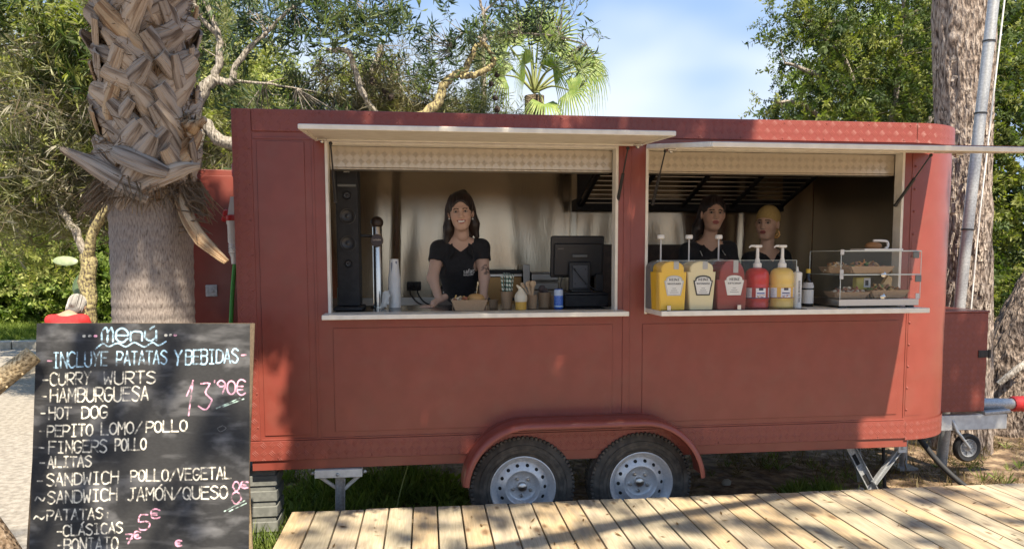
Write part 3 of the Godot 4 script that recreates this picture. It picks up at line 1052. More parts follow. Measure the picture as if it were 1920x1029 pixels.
	for k in 60:
		var p := Vector3(-0.17 + rng.randf_range(-0.03, 0.04), rng.randf_range(1.86, 2.10), 0.36 + rng.randf_range(-0.05, 0.05))
		var d := Vector3(rng.randf_range(0.2, 1), rng.randf_range(-0.9, 0.3), rng.randf_range(-0.3, 0.6)).normalized() * rng.randf_range(0.05, 0.16)
		mb.tube([p, p + d * 0.6 + Vector3(0, 0.01, 0), p + d], [0.0045, 0.003, 0.0015], 4, false)
	stuff(put("torn_fibres", mb, mats[0], t))

func leaf_base(t: Node3D, q: Array, m: Material) -> void:
	# a cut leaf foot: clasps the trunk, then runs off straight along a tangent
	var a: float = q[0]
	var o := Vector3(cos(a), 0, sin(a))
	var tg := Vector3(-sin(a), 0, cos(a)) * float(q[2])
	var d: Vector3 = (tg * cos(q[5]) + Vector3(0, sin(q[5]), 0) + o * q[6]).normalized()
	var start := Vector3(-0.385, q[1], 0.2) + o * 0.222
	var pts := []
	var nr := []
	for i in 9:
		var u := i / 8.0
		var p: Vector3 = start + d * (u - 0.35) * float(q[3])
		var flat := Vector3(p.x + 0.385, 0, p.z - 0.2)
		p -= flat.normalized() * (flat.length() - 0.21) * (0.85 if u < 0.45 else 0.35)
		p += flat.normalized() * 0.012 * sin(u * PI)
		pts.append(p)
		nr.append((flat.normalized() + Vector3(0, 0.15, 0)).normalized())
	var mb := MB.new()
	strap(mb, pts, nr, [q[4] * 1.25, q[4] * 1.05, q[4] * 0.85, q[4] * rng.randf_range(0.35, 0.75)], 0.0065)
	put("leaf_base", mb, m, t)

func stalk(t: Node3D, p: Array, w: Array, m: Material) -> void:
	var pts := curve(p, 4)
	var nr := []
	for x in pts: nr.append(Vector3(x.x + 0.385, 0.25, x.z - 0.2).normalized())
	var mb := MB.new()
	strap(mb, pts, nr, w, 0.016)
	put("cut_stalk", mb, m, t)

func strap(mb: MB, pts: Array, nr: Array, w: Array, th: float) -> void:
	var m := pts.size()
	var rows := []
	var n := 12
	for i in m:
		var u := float(i) / (m - 1) * (w.size() - 1)
		var j := mini(int(u), w.size() - 2)
		var hw: float = lerpf(w[j], w[j + 1], u - j)
		var d: Vector3 = (pts[mini(i + 1, m - 1)] - pts[maxi(i - 1, 0)]).normalized()
		var nn: Vector3 = (nr[i] - d * d.dot(nr[i])).normalized()
		var s := d.cross(nn)
		var row := []
		for k in n + 1:
			var a := TAU * (k % n) / n
			var x := cos(a)
			row.append(pts[i] + s * x * hw + nn * (sin(a) * th - x * x * hw * 0.42 + rng.randf_range(-0.0012, 0.0012)))
		rows.append(row)
	mb.sheet(rows, 1.0)
	for i in range(mb.n.size() - m * (n + 1), mb.n.size()):   # normals outward whichever way the strap runs
		pass
	for e in [0, m - 1]:
		var ce := Vector3.ZERO
		for k in n: ce += rows[e][k] / n
		var d: Vector3 = (pts[e] - pts[1 if e == 0 else m - 2]).normalized()
		var c0 := mb.vert(ce, d)
		var o := mb.v.size()
		for k in n + 1: mb.vert(rows[e][k], d)
		for k in n: mb.tri(c0, o + k, o + k + 1)

func right_trunks() -> void:
	var bm := bark(L(0.24, 0.185, 0.155), L(0.40, 0.33, 0.28), Vector3(5.5, 1.3, 5.5), 4.0, 52)
	var f := noise(90, 1.0, 3)
	var t := thing("pine_tree", "tall pine trunk with flaking grey bark behind the right end of the trailer", "tree")
	var mb := MB.new()
	rough_trunk(mb, [Vector3(5.98, -0.1, -1.75), Vector3(5.95, 1.4, -1.75), Vector3(5.86, 2.7, -1.75), Vector3(5.80, 3.9, -1.75), Vector3(5.75, 5.4, -1.8)], [0.235, 0.19, 0.205, 0.235, 0.24], f, 0.022, 72, 22)
	put("trunk", mb, bm, t)
	mb = MB.new()
	for k in 420:      # loose bark flakes
		var y := rng.randf_range(0.3, 4.6)
		var a := rng.randf_range(-0.4, PI + 0.4)
		var cx := lerpf(5.97, 5.77, clampf((y - 0.5) / 4.0, 0, 1))
		var r := 0.214 + 0.02 * clampf((y - 2.5), 0, 1)
		var o := Vector3(cos(a), 0, sin(a))
		var B := Basis(o.cross(Vector3.UP), Vector3.UP, o) * Basis.from_euler(Vector3(rng.randf_range(-0.15, 0.25), rng.randf_range(-0.2, 0.2), rng.randf_range(-0.25, 0.25)))
		mb.box(Vector3(cx, y, -1.75) + o * r, Vector3(rng.randf_range(0.015, 0.045), rng.randf_range(0.04, 0.13), 0.008), 0.003, B)
	stuff(put("bark_flakes", mb, bark(L(0.30, 0.24, 0.20), L(0.50, 0.42, 0.35), Vector3(8, 3, 8), 1.0, 53), t))
	var p := thing("grey_pole", "grey pipe pole leaning against the pine trunk, cable strapped along it", "pole")
	mb = MB.new()
	mb.tube([Vector3(5.36, 0.0, -1.2), Vector3(5.42, 1.308, -1.15), Vector3(5.447, 2.079, -1.12), Vector3(5.571, 3.742, -1.12), Vector3(5.66, 5.0, -1.15)], [0.043, 0.043, 0.042, 0.041, 0.04], 16)
	put("pipe", mb, M.galv, p)
	mb = MB.new()
	mb.tube([Vector3(5.43, 0.6, -1.10), Vector3(5.478, 1.308, -1.09), Vector3(5.50, 2.079, -1.07), Vector3(5.625, 3.742, -1.07), Vector3(5.71, 5.0, -1.1)], [0.006, 0.006, 0.006, 0.006, 0.006], 6)
	put("cable", mb, M.plastic_white, p)
	for q in [[Vector3(5.441, 1.95, -1.124), 0.0], [Vector3(5.506, 2.87, -1.12), 0.0], [Vector3(5.548, 3.43, -1.12), 0.0]]:
		mb = MB.new()
		mb.lathe([Vector2(0.044, -0.006), Vector2(0.047, -0.006), Vector2(0.047, 0.006), Vector2(0.044, 0.006)], 20, Transform3D(Basis(Vector3.BACK, -0.06), q[0]))
		put("cable_tie", mb, M.black, p)
	t = thing("leaning_tree", "leaning rough barked trunk at the far right beside the drawbar", "tree")
	mb = MB.new()
	rough_trunk(mb, [Vector3(6.83, -0.1, -2.3), Vector3(6.86, 0.5, -2.3), Vector3(6.98, 0.95, -2.3), Vector3(7.25, 1.45, -2.3), Vector3(7.75, 2.1, -2.4), Vector3(8.6, 3.1, -2.6)], [0.25, 0.215, 0.21, 0.21, 0.20, 0.19], f, 0.03, 64, 12)
	put("trunk", mb, bark(L(0.15, 0.115, 0.095), L(0.28, 0.22, 0.18), Vector3(5.0, 1.6, 5.0), 4.0, 54), t)
	mb = MB.new()
	mb.tube(curve([Vector3(6.55, 0.52, -2.02), Vector3(6.62, 0.60, -1.99), Vector3(6.70, 0.67, -1.97), Vector3(6.78, 0.72, -1.97)], 3), taper(10, 0.028, 0.036), 8)
	for d in [Vector3(0.05, 0.03, 0), Vector3(0.01, 0.05, 0.01), Vector3(0.055, -0.01, 0.01)]:
		mb.tube([Vector3(6.77, 0.715, -1.97), Vector3(6.77, 0.715, -1.97) + d], [0.014, 0.004], 6)
	put("broken_limb", mb, bark(L(0.30, 0.26, 0.22), L(0.48, 0.44, 0.39), Vector3(9, 3, 9), 0.6, 55), t)

# leaf clumps -------------------------------------------------
func leaf(mb: MB, p: Vector3, d: Vector3, s: Vector3, l: float, w: float, droop: float) -> void:
	var mid := p + d * l * 0.5 + Vector3(0, -droop * 0.25 * l, 0)
	var tip := p + d * l + Vector3(0, -droop * l, 0)
	var nn := d.cross(s).normalized()
	if nn.y < 0: nn = -nn
	var a := mb.vert(p, nn)
	var b := mb.vert(mid + s * w * 0.5, (nn + s * 0.25).normalized())
	var e := mb.vert(tip, nn)
	var g := mb.vert(mid - s * w * 0.5, (nn - s * 0.25).normalized())
	mb.tri(a, b, e)
	mb.tri(a, e, g)

func clump(kind: String, seed_: int) -> ArrayMesh:
	var r := RandomNumberGenerator.new()
	r.seed = seed_
	var mb := MB.new()
	mb.coloured = true
	var cfg: Array = {"long": [16, 0.30, 0.10, 0.165, 0.017, 0.45], "small": [26, 0.26, 0.045, 0.078, 0.023, 0.2], "needle": [40, 0.30, 0.08, 0.16, 0.009, 0.1], "hedge": [30, 0.24, 0.05, 0.09, 0.03, 0.15], "dry": [16, 0.30, 0.10, 0.26, 0.006, 0.25], "blade": [16, 0.03, 0.10, 0.26, 0.007, 0.25], "weed": [12, 0.05, 0.05, 0.12, 0.028, 0.3]}[kind]
	for i in int(cfg[0]):
		var k := r.randf()
		var p := Vector3(r.randf_range(-0.02, 0.02), k * cfg[1], r.randf_range(-0.02, 0.02))
		var a := r.randf() * TAU
		var lift := r.randf_range(0.1, 0.9)
		if kind == "blade": lift = r.randf_range(1.0, 3.0)
		var d := Vector3(cos(a), lift, sin(a)).normalized()
		var s := d.cross(Vector3.UP).normalized().rotated(d, r.randf_range(-0.9, 0.9))
		var g := r.randf_range(0.72, 1.3)
		mb.col = Color(g * r.randf_range(0.92, 1.1), g, g * r.randf_range(0.8, 1.1))
		leaf(mb, p, d, s, r.randf_range(cfg[2], cfg[3]), cfg[4] * r.randf_range(0.75, 1.25), cfg[5] * r.randf_range(0.3, 1.6))
	if kind != "blade" and kind != "weed":
		mb.col = Color(0.75, 0.62, 0.5)
		mb.tube([Vector3.ZERO, Vector3(0.008, cfg[1] * 0.5, 0.006), Vector3(0, cfg[1], 0)], [0.0035, 0.0028, 0.0012], 3, false)
	return mb.mesh()

var leafmat: StandardMaterial3D
var clumps := {}

func get_clumps(kind: String) -> Array:
	if not clumps.has(kind):
		clumps[kind] = []
		for k in 3: clumps[kind].append(clump(kind, 100 + k + kind.length() * 7))
	return clumps[kind]

class Crown:
	var x: Array[Transform3D] = []
	var c: Array[Color] = []

func fill(cr: Crown, ce: Vector3, rad: Vector3, count: int, cols: Array, droop := 0.0, size := 1.0, gap := -0.15, shell := 0.5, gf := 1.3) -> void:
	var f := noise(int(ce.x * 31 + ce.y * 17) + 5, gf, 2)
	for i in count:
		var d := Vector3(rng.randfn(), rng.randfn(), rng.randfn()).normalized()
		var p := ce + d * rad * pow(rng.randf(), shell)
		if f.get_noise_3dv(p) < gap: continue
		var y := (d * 0.7 + Vector3(rng.randfn(), rng.randfn(), rng.randfn()) * 0.45 + Vector3(0, -droop, 0)).normalized()
		var x := y.cross(Vector3(rng.randfn(), rng.randfn(), rng.randfn())).normalized()
		var s := size * rng.randf_range(0.7, 1.25)
		cr.x.append(Transform3D(Basis(x, y, x.cross(y)).scaled(Vector3.ONE * s), p))
		var k := clampf(0.5 + f.get_noise_3dv(p * 1.7 + Vector3(9, 0, 0)) * 1.1 + rng.randfn() * 0.22, 0, 0.999) * (cols.size() - 1)
		var q: Color = cols[int(k)].lerp(cols[int(k) + 1], k - int(k))
		cr.c.append(q)

func crown(called: String, parent: Node, kind: String, cr: Crown) -> void:
	if leafmat == null:
		leafmat = mat(Color.WHITE, 0.55, 0, 0.4)
		leafmat.vertex_color_use_as_albedo = true
		leafmat.backlight_enabled = true
		leafmat.backlight = Color(0.9, 0.95, 0.55)
	var three := get_clumps(kind)
	for k in 3:
		var mm := MultiMesh.new()
		mm.transform_format = MultiMesh.TRANSFORM_3D
		mm.use_colors = true
		mm.mesh = three[k]
		var n := int((cr.x.size() + 2 - k) / 3.0)
		if n == 0: continue
		mm.instance_count = n
		for i in n:
			mm.set_instance_transform(i, cr.x[i * 3 + k])
			mm.set_instance_color(i, cr.c[i * 3 + k])
		var o := MultiMeshInstance3D.new()
		o.name = numbered(called, parent)
		o.multimesh = mm
		o.material_override = leafmat
		parent.add_child(o, true)
		stuff(o)

func limb(t: Node3D, called: String, pts: Array, r0: float, r1: float, m: Material, sides := 8) -> void:
	var c := curve(pts, 5)
	var rr := taper(c.size(), r0, r1)
	for i in c.size():
		c[i] += Vector3(rng.randf_range(-1, 1), rng.randf_range(-1, 1), rng.randf_range(-1, 1)) * r0 * 0.22
		rr[i] *= rng.randf_range(0.9, 1.12)
	var mb := MB.new()
	mb.tube(c, rr, sides)
	put(called, mb, m, t)

func twigs(t: Node3D, cr: Crown, from: Array, every: int, r: float, m: Material) -> void:
	var mb := MB.new()
	for i in range(0, cr.x.size(), every):
		var p: Vector3 = cr.x[i].origin
		var best: Vector3 = from[0]
		for q in from:
			if q.distance_squared_to(p) < best.distance_squared_to(p): best = q
		var mid := best.lerp(p, 0.55) + Vector3(rng.randfn(), rng.randfn() + 0.4, rng.randfn()) * 0.06
		mb.tube([best, mid, p], [r, r * 0.6, r * 0.25], 4, false)
	if mb.v.size(): stuff(put("twigs", mb, m, t))

func V(x: float, y: float, z: float) -> Vector3: return Vector3(x, y, z)

func trees() -> void:
	var grey_bark := bark(L(0.20, 0.175, 0.145), L(0.34, 0.30, 0.25), Vector3(7, 3, 7), 1.0, 56)
	var moss_bark := bark(L(0.20, 0.16, 0.115), L(0.38, 0.32, 0.14), Vector3(5, 3, 5), 1.0, 57)
	var yg := [Color(0.18, 0.21, 0.065), Color(0.34, 0.37, 0.12), Color(0.52, 0.54, 0.21)]
	var olive := [Color(0.17, 0.195, 0.10), Color(0.34, 0.36, 0.20), Color(0.50, 0.50, 0.31)]
	var straw := [Color(0.25, 0.23, 0.18), Color(0.40, 0.375, 0.31), Color(0.52, 0.49, 0.42)]
	var blue := [Color(0.07, 0.11, 0.075), Color(0.13, 0.185, 0.115), Color(0.25, 0.30, 0.16)]
	var deep := [Color(0.05, 0.085, 0.03), Color(0.13, 0.18, 0.06), Color(0.32, 0.35, 0.11)]
	var bright := [Color(0.11, 0.17, 0.035), Color(0.22, 0.30, 0.065), Color(0.36, 0.42, 0.12)]
	# left: feathery tree with a mossy fork
	var t := thing("tamarisk_tree", "feathery grey-green tree with a mossy forked trunk behind the palm", "tree")
	limb(t, "trunk", [V(-2.66, -0.1, -4.5), V(-2.63, 0.6, -4.5), V(-2.62, 1.2, -4.5), V(-2.60, 1.80, -4.5)], 0.10, 0.085, moss_bark, 12)
	limb(t, "limb", [V(-2.60, 1.74, -4.5), V(-2.51, 2.05, -4.45), V(-2.37, 2.25, -4.4), V(-2.28, 2.7, -4.4), V(-1.9, 3.5, -4.5), V(-1.7, 4.3, -4.5)], 0.062, 0.015, moss_bark, 10)
	limb(t, "limb", [V(-2.60, 1.74, -4.5), V(-2.72, 2.05, -4.5), V(-2.95, 2.4, -4.6), V(-3.2, 3.0, -4.7), V(-3.3, 3.9, -4.8)], 0.055, 0.012, grey_bark, 10)
	limb(t, "limb", [V(-2.60, 1.77, -4.55), V(-2.62, 2.3, -4.8), V(-2.5, 3.1, -5.0), V(-2.6, 4.2, -5.0)], 0.045, 0.01, grey_bark, 8)
	var cr := Crown.new()
	for q in [[V(-3.1, 3.6, -4.9), V(1.0, 1.1, 0.7), 950], [V(-1.9, 3.9, -4.8), V(0.9, 0.9, 0.6), 850], [V(-3.4, 2.55, -5.1), V(0.9, 0.55, 0.6), 700], [V(-1.35, 3.2, -5.0), V(0.6, 0.8, 0.5), 700], [V(-2.3, 2.8, -5.3), V(0.8, 0.6, 0.4), 600], [V(-2.2, 4.8, -5.0), V(1.5, 0.4, 0.6), 350]]:
		fill(cr, q[0], q[1], q[2], olive, 0.1, 1.0, 0.0, 0.5)
	crown("crown", t, "needle", cr)
	twigs(t, cr, [V(-2.28, 2.7, -4.4), V(-1.9, 3.5, -4.5), V(-1.7, 4.3, -4.5), V(-2.95, 2.4, -4.6), V(-3.2, 3.0, -4.7), V(-3.3, 3.9, -4.8), V(-2.5, 3.1, -5.0), V(-2.6, 4.2, -5.0), V(-1.5, 3.2, -4.8)], 9, 0.009, grey_bark)
	var dr := Crown.new()
	for q in [[V(-3.0, 3.4, -4.6), V(1.0, 1.0, 0.6), 420], [V(-3.2, 2.5, -4.8), V(0.8, 0.5, 0.5), 260], [V(-1.6, 3.1, -4.8), V(0.7, 0.8, 0.4), 260], [V(-2.4, 2.6, -4.7), V(0.8, 0.4, 0.4), 200]]:
		fill(dr, q[0], q[1], int(q[2] * 0.8), straw, 0.3, 1.25, 0.0, 0.6)
	crown("dry_sprays", t, "dry", dr)
	cr = Crown.new()
	for q in [[V(-2.9, 3.75, -4.3), V(0.5, 0.4, 0.25), 110], [V(-3.1, 2.75, -4.5), V(0.7, 0.35, 0.25), 150], [V(-2.2, 3.1, -4.4), V(0.4, 0.3, 0.2), 70], [V(-1.35, 3.45, -4.6), V(0.35, 0.5, 0.25), 110]]:
		fill(cr, q[0], q[1], q[2], [Color(0.26, 0.31, 0.08), Color(0.44, 0.48, 0.15), Color(0.60, 0.62, 0.26)], 0.0, 0.8, -0.05, 0.6)  # paler leaf colours: sunlight on the front sprays put into the colour
	crown("sunlit_painted_sprays", t, "small", cr)
	cr = Crown.new()
	for q in [[V(-3.4, 4.5, -4.3), V(0.6, 0.35, 0.4), 130], [V(-2.6, 4.1, -4.2), V(0.4, 0.4, 0.3), 90], [V(-2.2, 3.6, -4.2), V(0.3, 0.4, 0.3), 60]]:
		fill(cr, q[0], q[1], q[2], deep, 0.3, 1.2, -0.1, 0.6)
	crown("long_leaves", t, "long", cr)
	# backing trees
	t = thing("dense_tree", "broad sunlit yellow-green tree standing behind the feathery one", "tree", Vector3.ZERO, "trees behind the trailer")
	limb(t, "trunk", [V(-3.2, -0.1, -9), V(-3.1, 1.5, -9), V(-3.0, 4.2, -9)], 0.16, 0.06, grey_bark, 10)
	cr = Crown.new()
	for q in [[V(-2.1, 4.6, -9.0), V(1.25, 1.5, 0.8), 1500], [V(-4.4, 4.3, -9.0), V(1.6, 2.2, 0.9), 1700], [V(-1.9, 2.9, -8.6), V(1.4, 1.0, 0.8), 1300], [V(-5.6, 2.6, -9.0), V(1.6, 1.4, 0.9), 1400], [V(-6.8, 4.8, -9.5), V(1.4, 2.2, 1.0), 1300], [V(-3.4, 6.3, -9.2), V(2.2, 0.7, 0.9), 500]]:
		fill(cr, q[0], q[1], int(q[2] * 0.8), yg, 0.0, 1.35, -0.06, 0.5, 0.9)
	crown("crown", t, "small", cr)
	# hedge and the dark trees beyond it
	t = thing("hedge", "bright leafy hedge along the far lawn, left edge", "hedge")
	cr = Crown.new()
	for k in 9:
		fill(cr, V(-13.5 + k * 1.35, 1.15 + 0.25 * sin(k * 2.1), -16.0), V(1.2, 1.25, 0.9), 700, bright, 0.0, 1.9, -0.45, 0.4, 0.8)
	crown("foliage", t, "hedge", cr)
	limb(t, "stem", [V(-9, 0, -16.2), V(-9, 1.6, -16.2)], 0.06, 0.03, grey_bark)
	t = thing("dark_tree", "dark dense tree rising beyond the hedge at far left", "tree", Vector3.ZERO, "trees behind the trailer")
	limb(t, "trunk", [V(-8, 0, -19), V(-8, 3, -19), V(-7.8, 5.5, -19)], 0.2, 0.08, grey_bark)
	cr = Crown.new()
	for k in 8:
		fill(cr, V(-16 + k * 2.3, 3.6 + 0.8 * sin(k * 1.7), -19), V(1.9, 3.2, 1.2), 1000, deep, 0.0, 2.4, -0.5, 0.4, 0.6)
	crown("crown", t, "hedge", cr)
	# long-leaved acacia, left limb group above the trailer
	t = thing("acacia_tree", "acacia with bent grey limbs between the palm and the trailer roof", "tree")
	limb(t, "trunk", [V(-1.25, -0.1, -3.5), V(-1.2, 1.4, -3.4), V(-1.12, 2.5, -3.3), V(-1.09, 2.73, -3.2), V(-1.05, 3.18, -3.2), V(-0.87, 3.44, -3.2)], 0.085, 0.055, grey_bark, 12)
	limb(t, "limb", [V(-0.87, 3.44, -3.2), V(-0.81, 3.64, -3.2), V(-0.82, 3.89, -3.2), V(-0.95, 4.25, -3.2), V(-1.0, 4.6, -3.2)], 0.042, 0.015, grey_bark)
	limb(t, "limb", [V(-0.82, 3.86, -3.2), V(-0.98, 4.05, -3.15), V(-1.1, 4.4, -3.1)], 0.028, 0.01, grey_bark)
	limb(t, "limb", [V(-0.87, 3.44, -3.2), V(-0.70, 3.43, -3.2), V(-0.67, 3.55, -3.2), V(-0.52, 3.75, -3.2), V(-0.36, 3.9, -3.2), V(-0.1, 4.15, -3.2), V(0.2, 4.3, -3.2)], 0.042, 0.012, grey_bark)
	limb(t, "limb", [V(-0.70, 3.43, -3.2), V(-0.4, 3.42, -3.2), V(-0.1, 3.38, -3.2)], 0.018, 0.006, grey_bark)
	limb(t, "limb", [V(-1.2, 2.2, -3.4), V(-1.0, 2.75, -3.0), V(-0.93, 3.0, -3.0), V(-0.80, 2.86, -3.0), V(-0.55, 2.80, -3.1)], 0.05, 0.06, grey_bark)
	cr = Crown.new()
	for q in [[V(-0.35, 3.45, -3.5), V(0.6, 0.42, 0.35), 60], [V(0.2, 4.08, -3.2), V(0.44, 0.34, 0.3), 85], [V(0.75, 4.15, -3.2), V(0.33, 0.22, 0.25), 42], [V(-0.55, 4.1, -3.3), V(0.5, 0.35, 0.3), 60], [V(-1.1, 4.0, -3.3), V(0.35, 0.5, 0.3), 40], [V(-0.1, 3.0, -3.5), V(0.7, 0.3, 0.3), 70]]:
		fill(cr, q[0], q[1], q[2], blue, 0.75, 1.0, -0.25, 0.6)
	crown("crown", t, "long", cr)
	twigs(t, cr, [V(-0.81, 3.64, -3.2), V(-0.95, 4.25, -3.2), V(-0.52, 3.75, -3.2), V(-0.36, 3.9, -3.2), V(-0.1, 4.15, -3.2), V(0.2, 4.3, -3.2), V(-0.4, 3.42, -3.2), V(-0.1, 3.38, -3.2)], 3, 0.007, grey_bark)
	# acacia with the looping limb over the middle of the roof
	t = thing("acacia_tree", "acacia with a looping bare limb over the middle of the trailer roof", "tree")
	limb(t, "trunk", [V(0.75, -0.1, -3.7), V(0.7, 1.6, -3.6), V(0.78, 2.7, -3.5), V(0.993, 3.126, -3.5)], 0.09, 0.062, moss_bark, 12)
	limb(t, "limb", [V(0.993, 3.126, -3.5), V(1.252, 3.30, -3.5), V(1.33, 3.50, -3.5), V(1.397, 3.587, -3.5), V(1.496, 3.639, -3.5), V(1.573, 3.711, -3.5), V(1.657, 3.89, -3.5), V(1.741, 3.968, -3.5)], 0.056, 0.026, moss_bark, 10)
	limb(t, "limb", [V(1.507, 3.60, -3.5), V(1.656, 3.627, -3.5), V(1.80, 3.70, -3.5), V(1.856, 3.778, -3.5), V(1.80, 3.90, -3.5), V(1.741, 3.962, -3.5)], 0.034, 0.02, moss_bark)
	limb(t, "limb", [V(1.741, 3.966, -3.5), V(1.765, 4.06, -3.5), V(1.75, 4.262, -3.5), V(1.71, 4.377, -3.5), V(1.66, 4.6, -3.5)], 0.026, 0.01, grey_bark)
	limb(t, "limb", [V(1.75, 4.25, -3.5), V(1.85, 4.35, -3.5), V(1.95, 4.42, -3.5)], 0.014, 0.006, grey_bark)
	limb(t, "limb", [V(1.76, 3.98, -3.5), V(1.95, 4.045, -3.5), V(2.141, 4.062, -3.5), V(2.552, 4.038, -3.5), V(2.842, 3.966, -3.5)], 0.018, 0.005, grey_bark)
	limb(t, "limb", [V(1.73, 3.98, -3.5), V(1.64, 4.03, -3.5), V(1.538, 4.041, -3.5), V(1.46, 3.97, -3.5), V(1.416, 3.882, -3.5)], 0.017, 0.006, grey_bark)
	limb(t, "limb", [V(0.90, 3.05, -3.5), V(0.7, 3.15, -3.4), V(0.55, 3.32, -3.3), V(0.45, 3.6, -3.25), V(0.386, 3.745, -3.2), V(0.19, 3.75, -3.2)], 0.04, 0.025, grey_bark)
	cr = Crown.new()
	for q in [[V(2.15, 4.3, -3.5), V(0.5, 0.28, 0.25), 34], [V(2.6, 3.98, -3.5), V(0.36, 0.17, 0.2), 20], [V(1.38, 4.0, -3.5), V(0.30, 0.2, 0.2), 22], [V(1.2, 3.75, -3.6), V(0.30, 0.3, 0.2), 18], [V(1.9, 4.05, -3.5), V(0.3, 0.2, 0.2), 12], [V(1.45, 4.55, -3.5), V(0.3, 0.15, 0.2), 10], [V(2.35, 4.55, -3.4), V(0.5, 0.12, 0.2), 26]]:
		fill(cr, q[0], q[1], q[2], blue, 0.7, 0.95, -0.4, 0.7)
	crown("crown", t, "long", cr)
	twigs(t, cr, [V(1.75, 4.262, -3.5), V(1.71, 4.377, -3.5), V(1.95, 4.42, -3.5), V(2.141, 4.062, -3.5), V(2.35, 4.05, -3.5), V(2.552, 4.038, -3.5), V(2.842, 3.966, -3.5), V(1.538, 4.041, -3.5), V(1.416, 3.882, -3.5)], 1, 0.005, grey_bark)
	# pine with a tangled brown heart
	t = thing("cone_pine", "tangled brown and olive pine with dark cones just above the roof", "tree")
	limb(t, "trunk", [V(0.3, -0.1, -4.2), V(0.32, 2.0, -4.1), V(0.45, 3.3, -3.9), V(0.7, 4.0, -3.9)], 0.1, 0.03, grey_bark)
	cr = Crown.new()
	for q in [[V(0.40, 3.35, -3.8), V(0.62, 0.38, 0.35), 300], [V(0.85, 3.7, -4.3), V(0.45, 0.4, 0.3), 60], [V(1.2, 3.2, -4.0), V(0.45, 0.25, 0.3), 100]]:
		fill(cr, q[0], q[1], q[2], [Color(0.14, 0.12, 0.075), Color(0.23, 0.20, 0.12), Color(0.30, 0.31, 0.13)], 0.3, 0.85, -0.2, 0.5)
	crown("crown", t, "needle", cr)
	dr = Crown.new()
	fill(dr, V(0.42, 3.35, -3.6), V(0.6, 0.35, 0.3), 150, straw, 0.4, 0.9, -0.2, 0.6)
	fill(dr, V(1.0, 3.3, -3.9), V(0.5, 0.3, 0.3), 60, straw, 0.4, 0.9, -0.2, 0.6)
	crown("dry_sprays", t, "dry", dr)
	twigs(t, cr, [V(0.45, 3.3, -3.9), V(0.7, 4.0, -3.9), V(0.2, 3.4, -3.8), V(0.9, 3.4, -3.9), V(0.6, 3.6, -3.7)], 6, 0.006, grey_bark)
	for p in [V(0.62, 3.5, -3.35), V(0.74, 3.42, -3.4), V(0.80, 3.36, -3.4), V(0.50, 3.44, -3.3), V(1.86, 3.80, -3.6), V(1.90, 3.66, -3.6), V(1.84, 3.55, -3.6), V(1.88, 3.42, -3.6), V(1.9, 3.3, -3.6)]:
		var mb := MB.new()
		for r in 5:
			mb.lathe([Vector2(0.012, r * 0.013 - 0.004), Vector2(0.036 - 0.005 * r, r * 0.013), Vector2(0.006, r * 0.013 + 0.012)], 10, Transform3D(Basis(Vector3(1, 0, 0.3).normalized(), rng.randf() * 3.0), p))
		put("pine_cone", mb, mat(L(0.035, 0.024, 0.018), 0.9), t)
	t = thing("slender_pine", "slender dark pine with long needles left of the fan palm", "tree")
	limb(t, "trunk", [V(1.75, -0.1, -4.6), V(1.8, 2.4, -4.6), V(1.85, 3.9, -4.6), V(1.8, 4.35, -4.6)], 0.07, 0.015, grey_bark)
	cr = Crown.new()
	for q in [[V(1.75, 3.2, -4.6), V(0.5, 0.35, 0.35), 230], [V(1.8, 3.9, -4.6), V(0.25, 0.45, 0.2), 60]]:
		fill(cr, q[0], q[1], q[2], [Color(0.08, 0.11, 0.05), Color(0.14, 0.17, 0.075), Color(0.24, 0.25, 0.11)], -0.2, 0.9, -0.25, 0.5)
	crown("crown", t, "needle", cr)
	t = thing("bright_tree", "sunlit yellow-green tree behind the tangled pine", "tree", Vector3.ZERO, "trees behind the trailer")
	limb(t, "trunk", [V(0.6, -0.1, -7.0), V(0.6, 3.0, -7.0), V(0.7, 4.4, -7.0)], 0.1, 0.03, grey_bark)
	cr = Crown.new()
	for q in [[V(0.35, 4.0, -7.0), V(0.75, 0.75, 0.6), 330], [V(-0.6, 3.6, -7.0), V(0.9, 0.9, 0.6), 560], [V(1.4, 3.5, -7.0), V(0.7, 0.45, 0.5), 260]]:
		fill(cr, q[0], q[1], q[2], [Color(0.20, 0.25, 0.06), Color(0.36, 0.40, 0.12), Color(0.52, 0.54, 0.22)], 0.1, 1.15, -0.15, 0.5)
	crown("crown", t, "small", cr)
	fan_palm()
	# right side
	t = thing("olive_tree", "broad dark small-leaved tree above the right end of the trailer", "tree")
	limb(t, "trunk", [V(7.4, -0.1, -5.4), V(7.3, 1.6, -5.4), V(7.35, 2.8, -5.3)], 0.16, 0.11, grey_bark, 12)
	var hubs := []
	for q in [[V(7.35, 2.8, -5.3), V(7.0, 3.6, -5.2), V(6.7, 4.3, -5.1), V(6.2, 4.7, -5.0)], [V(7.35, 2.8, -5.3), V(7.5, 3.8, -5.2), V(7.5, 4.9, -5.1)], [V(7.35, 2.8, -5.3), V(6.7, 3.3, -5.1), V(6.1, 3.7, -5.0), V(5.7, 3.75, -5.0)], [V(7.35, 2.8, -5.3), V(8.1, 3.7, -5.2), V(8.5, 4.6, -5.1)], [V(6.85, 3.95, -5.15), V(6.3, 4.1, -5.0), V(5.8, 4.25, -5.0)]]:
		limb(t, "limb", q, 0.06, 0.014, grey_bark)
		hubs += curve(q, 4)
	cr = Crown.new()
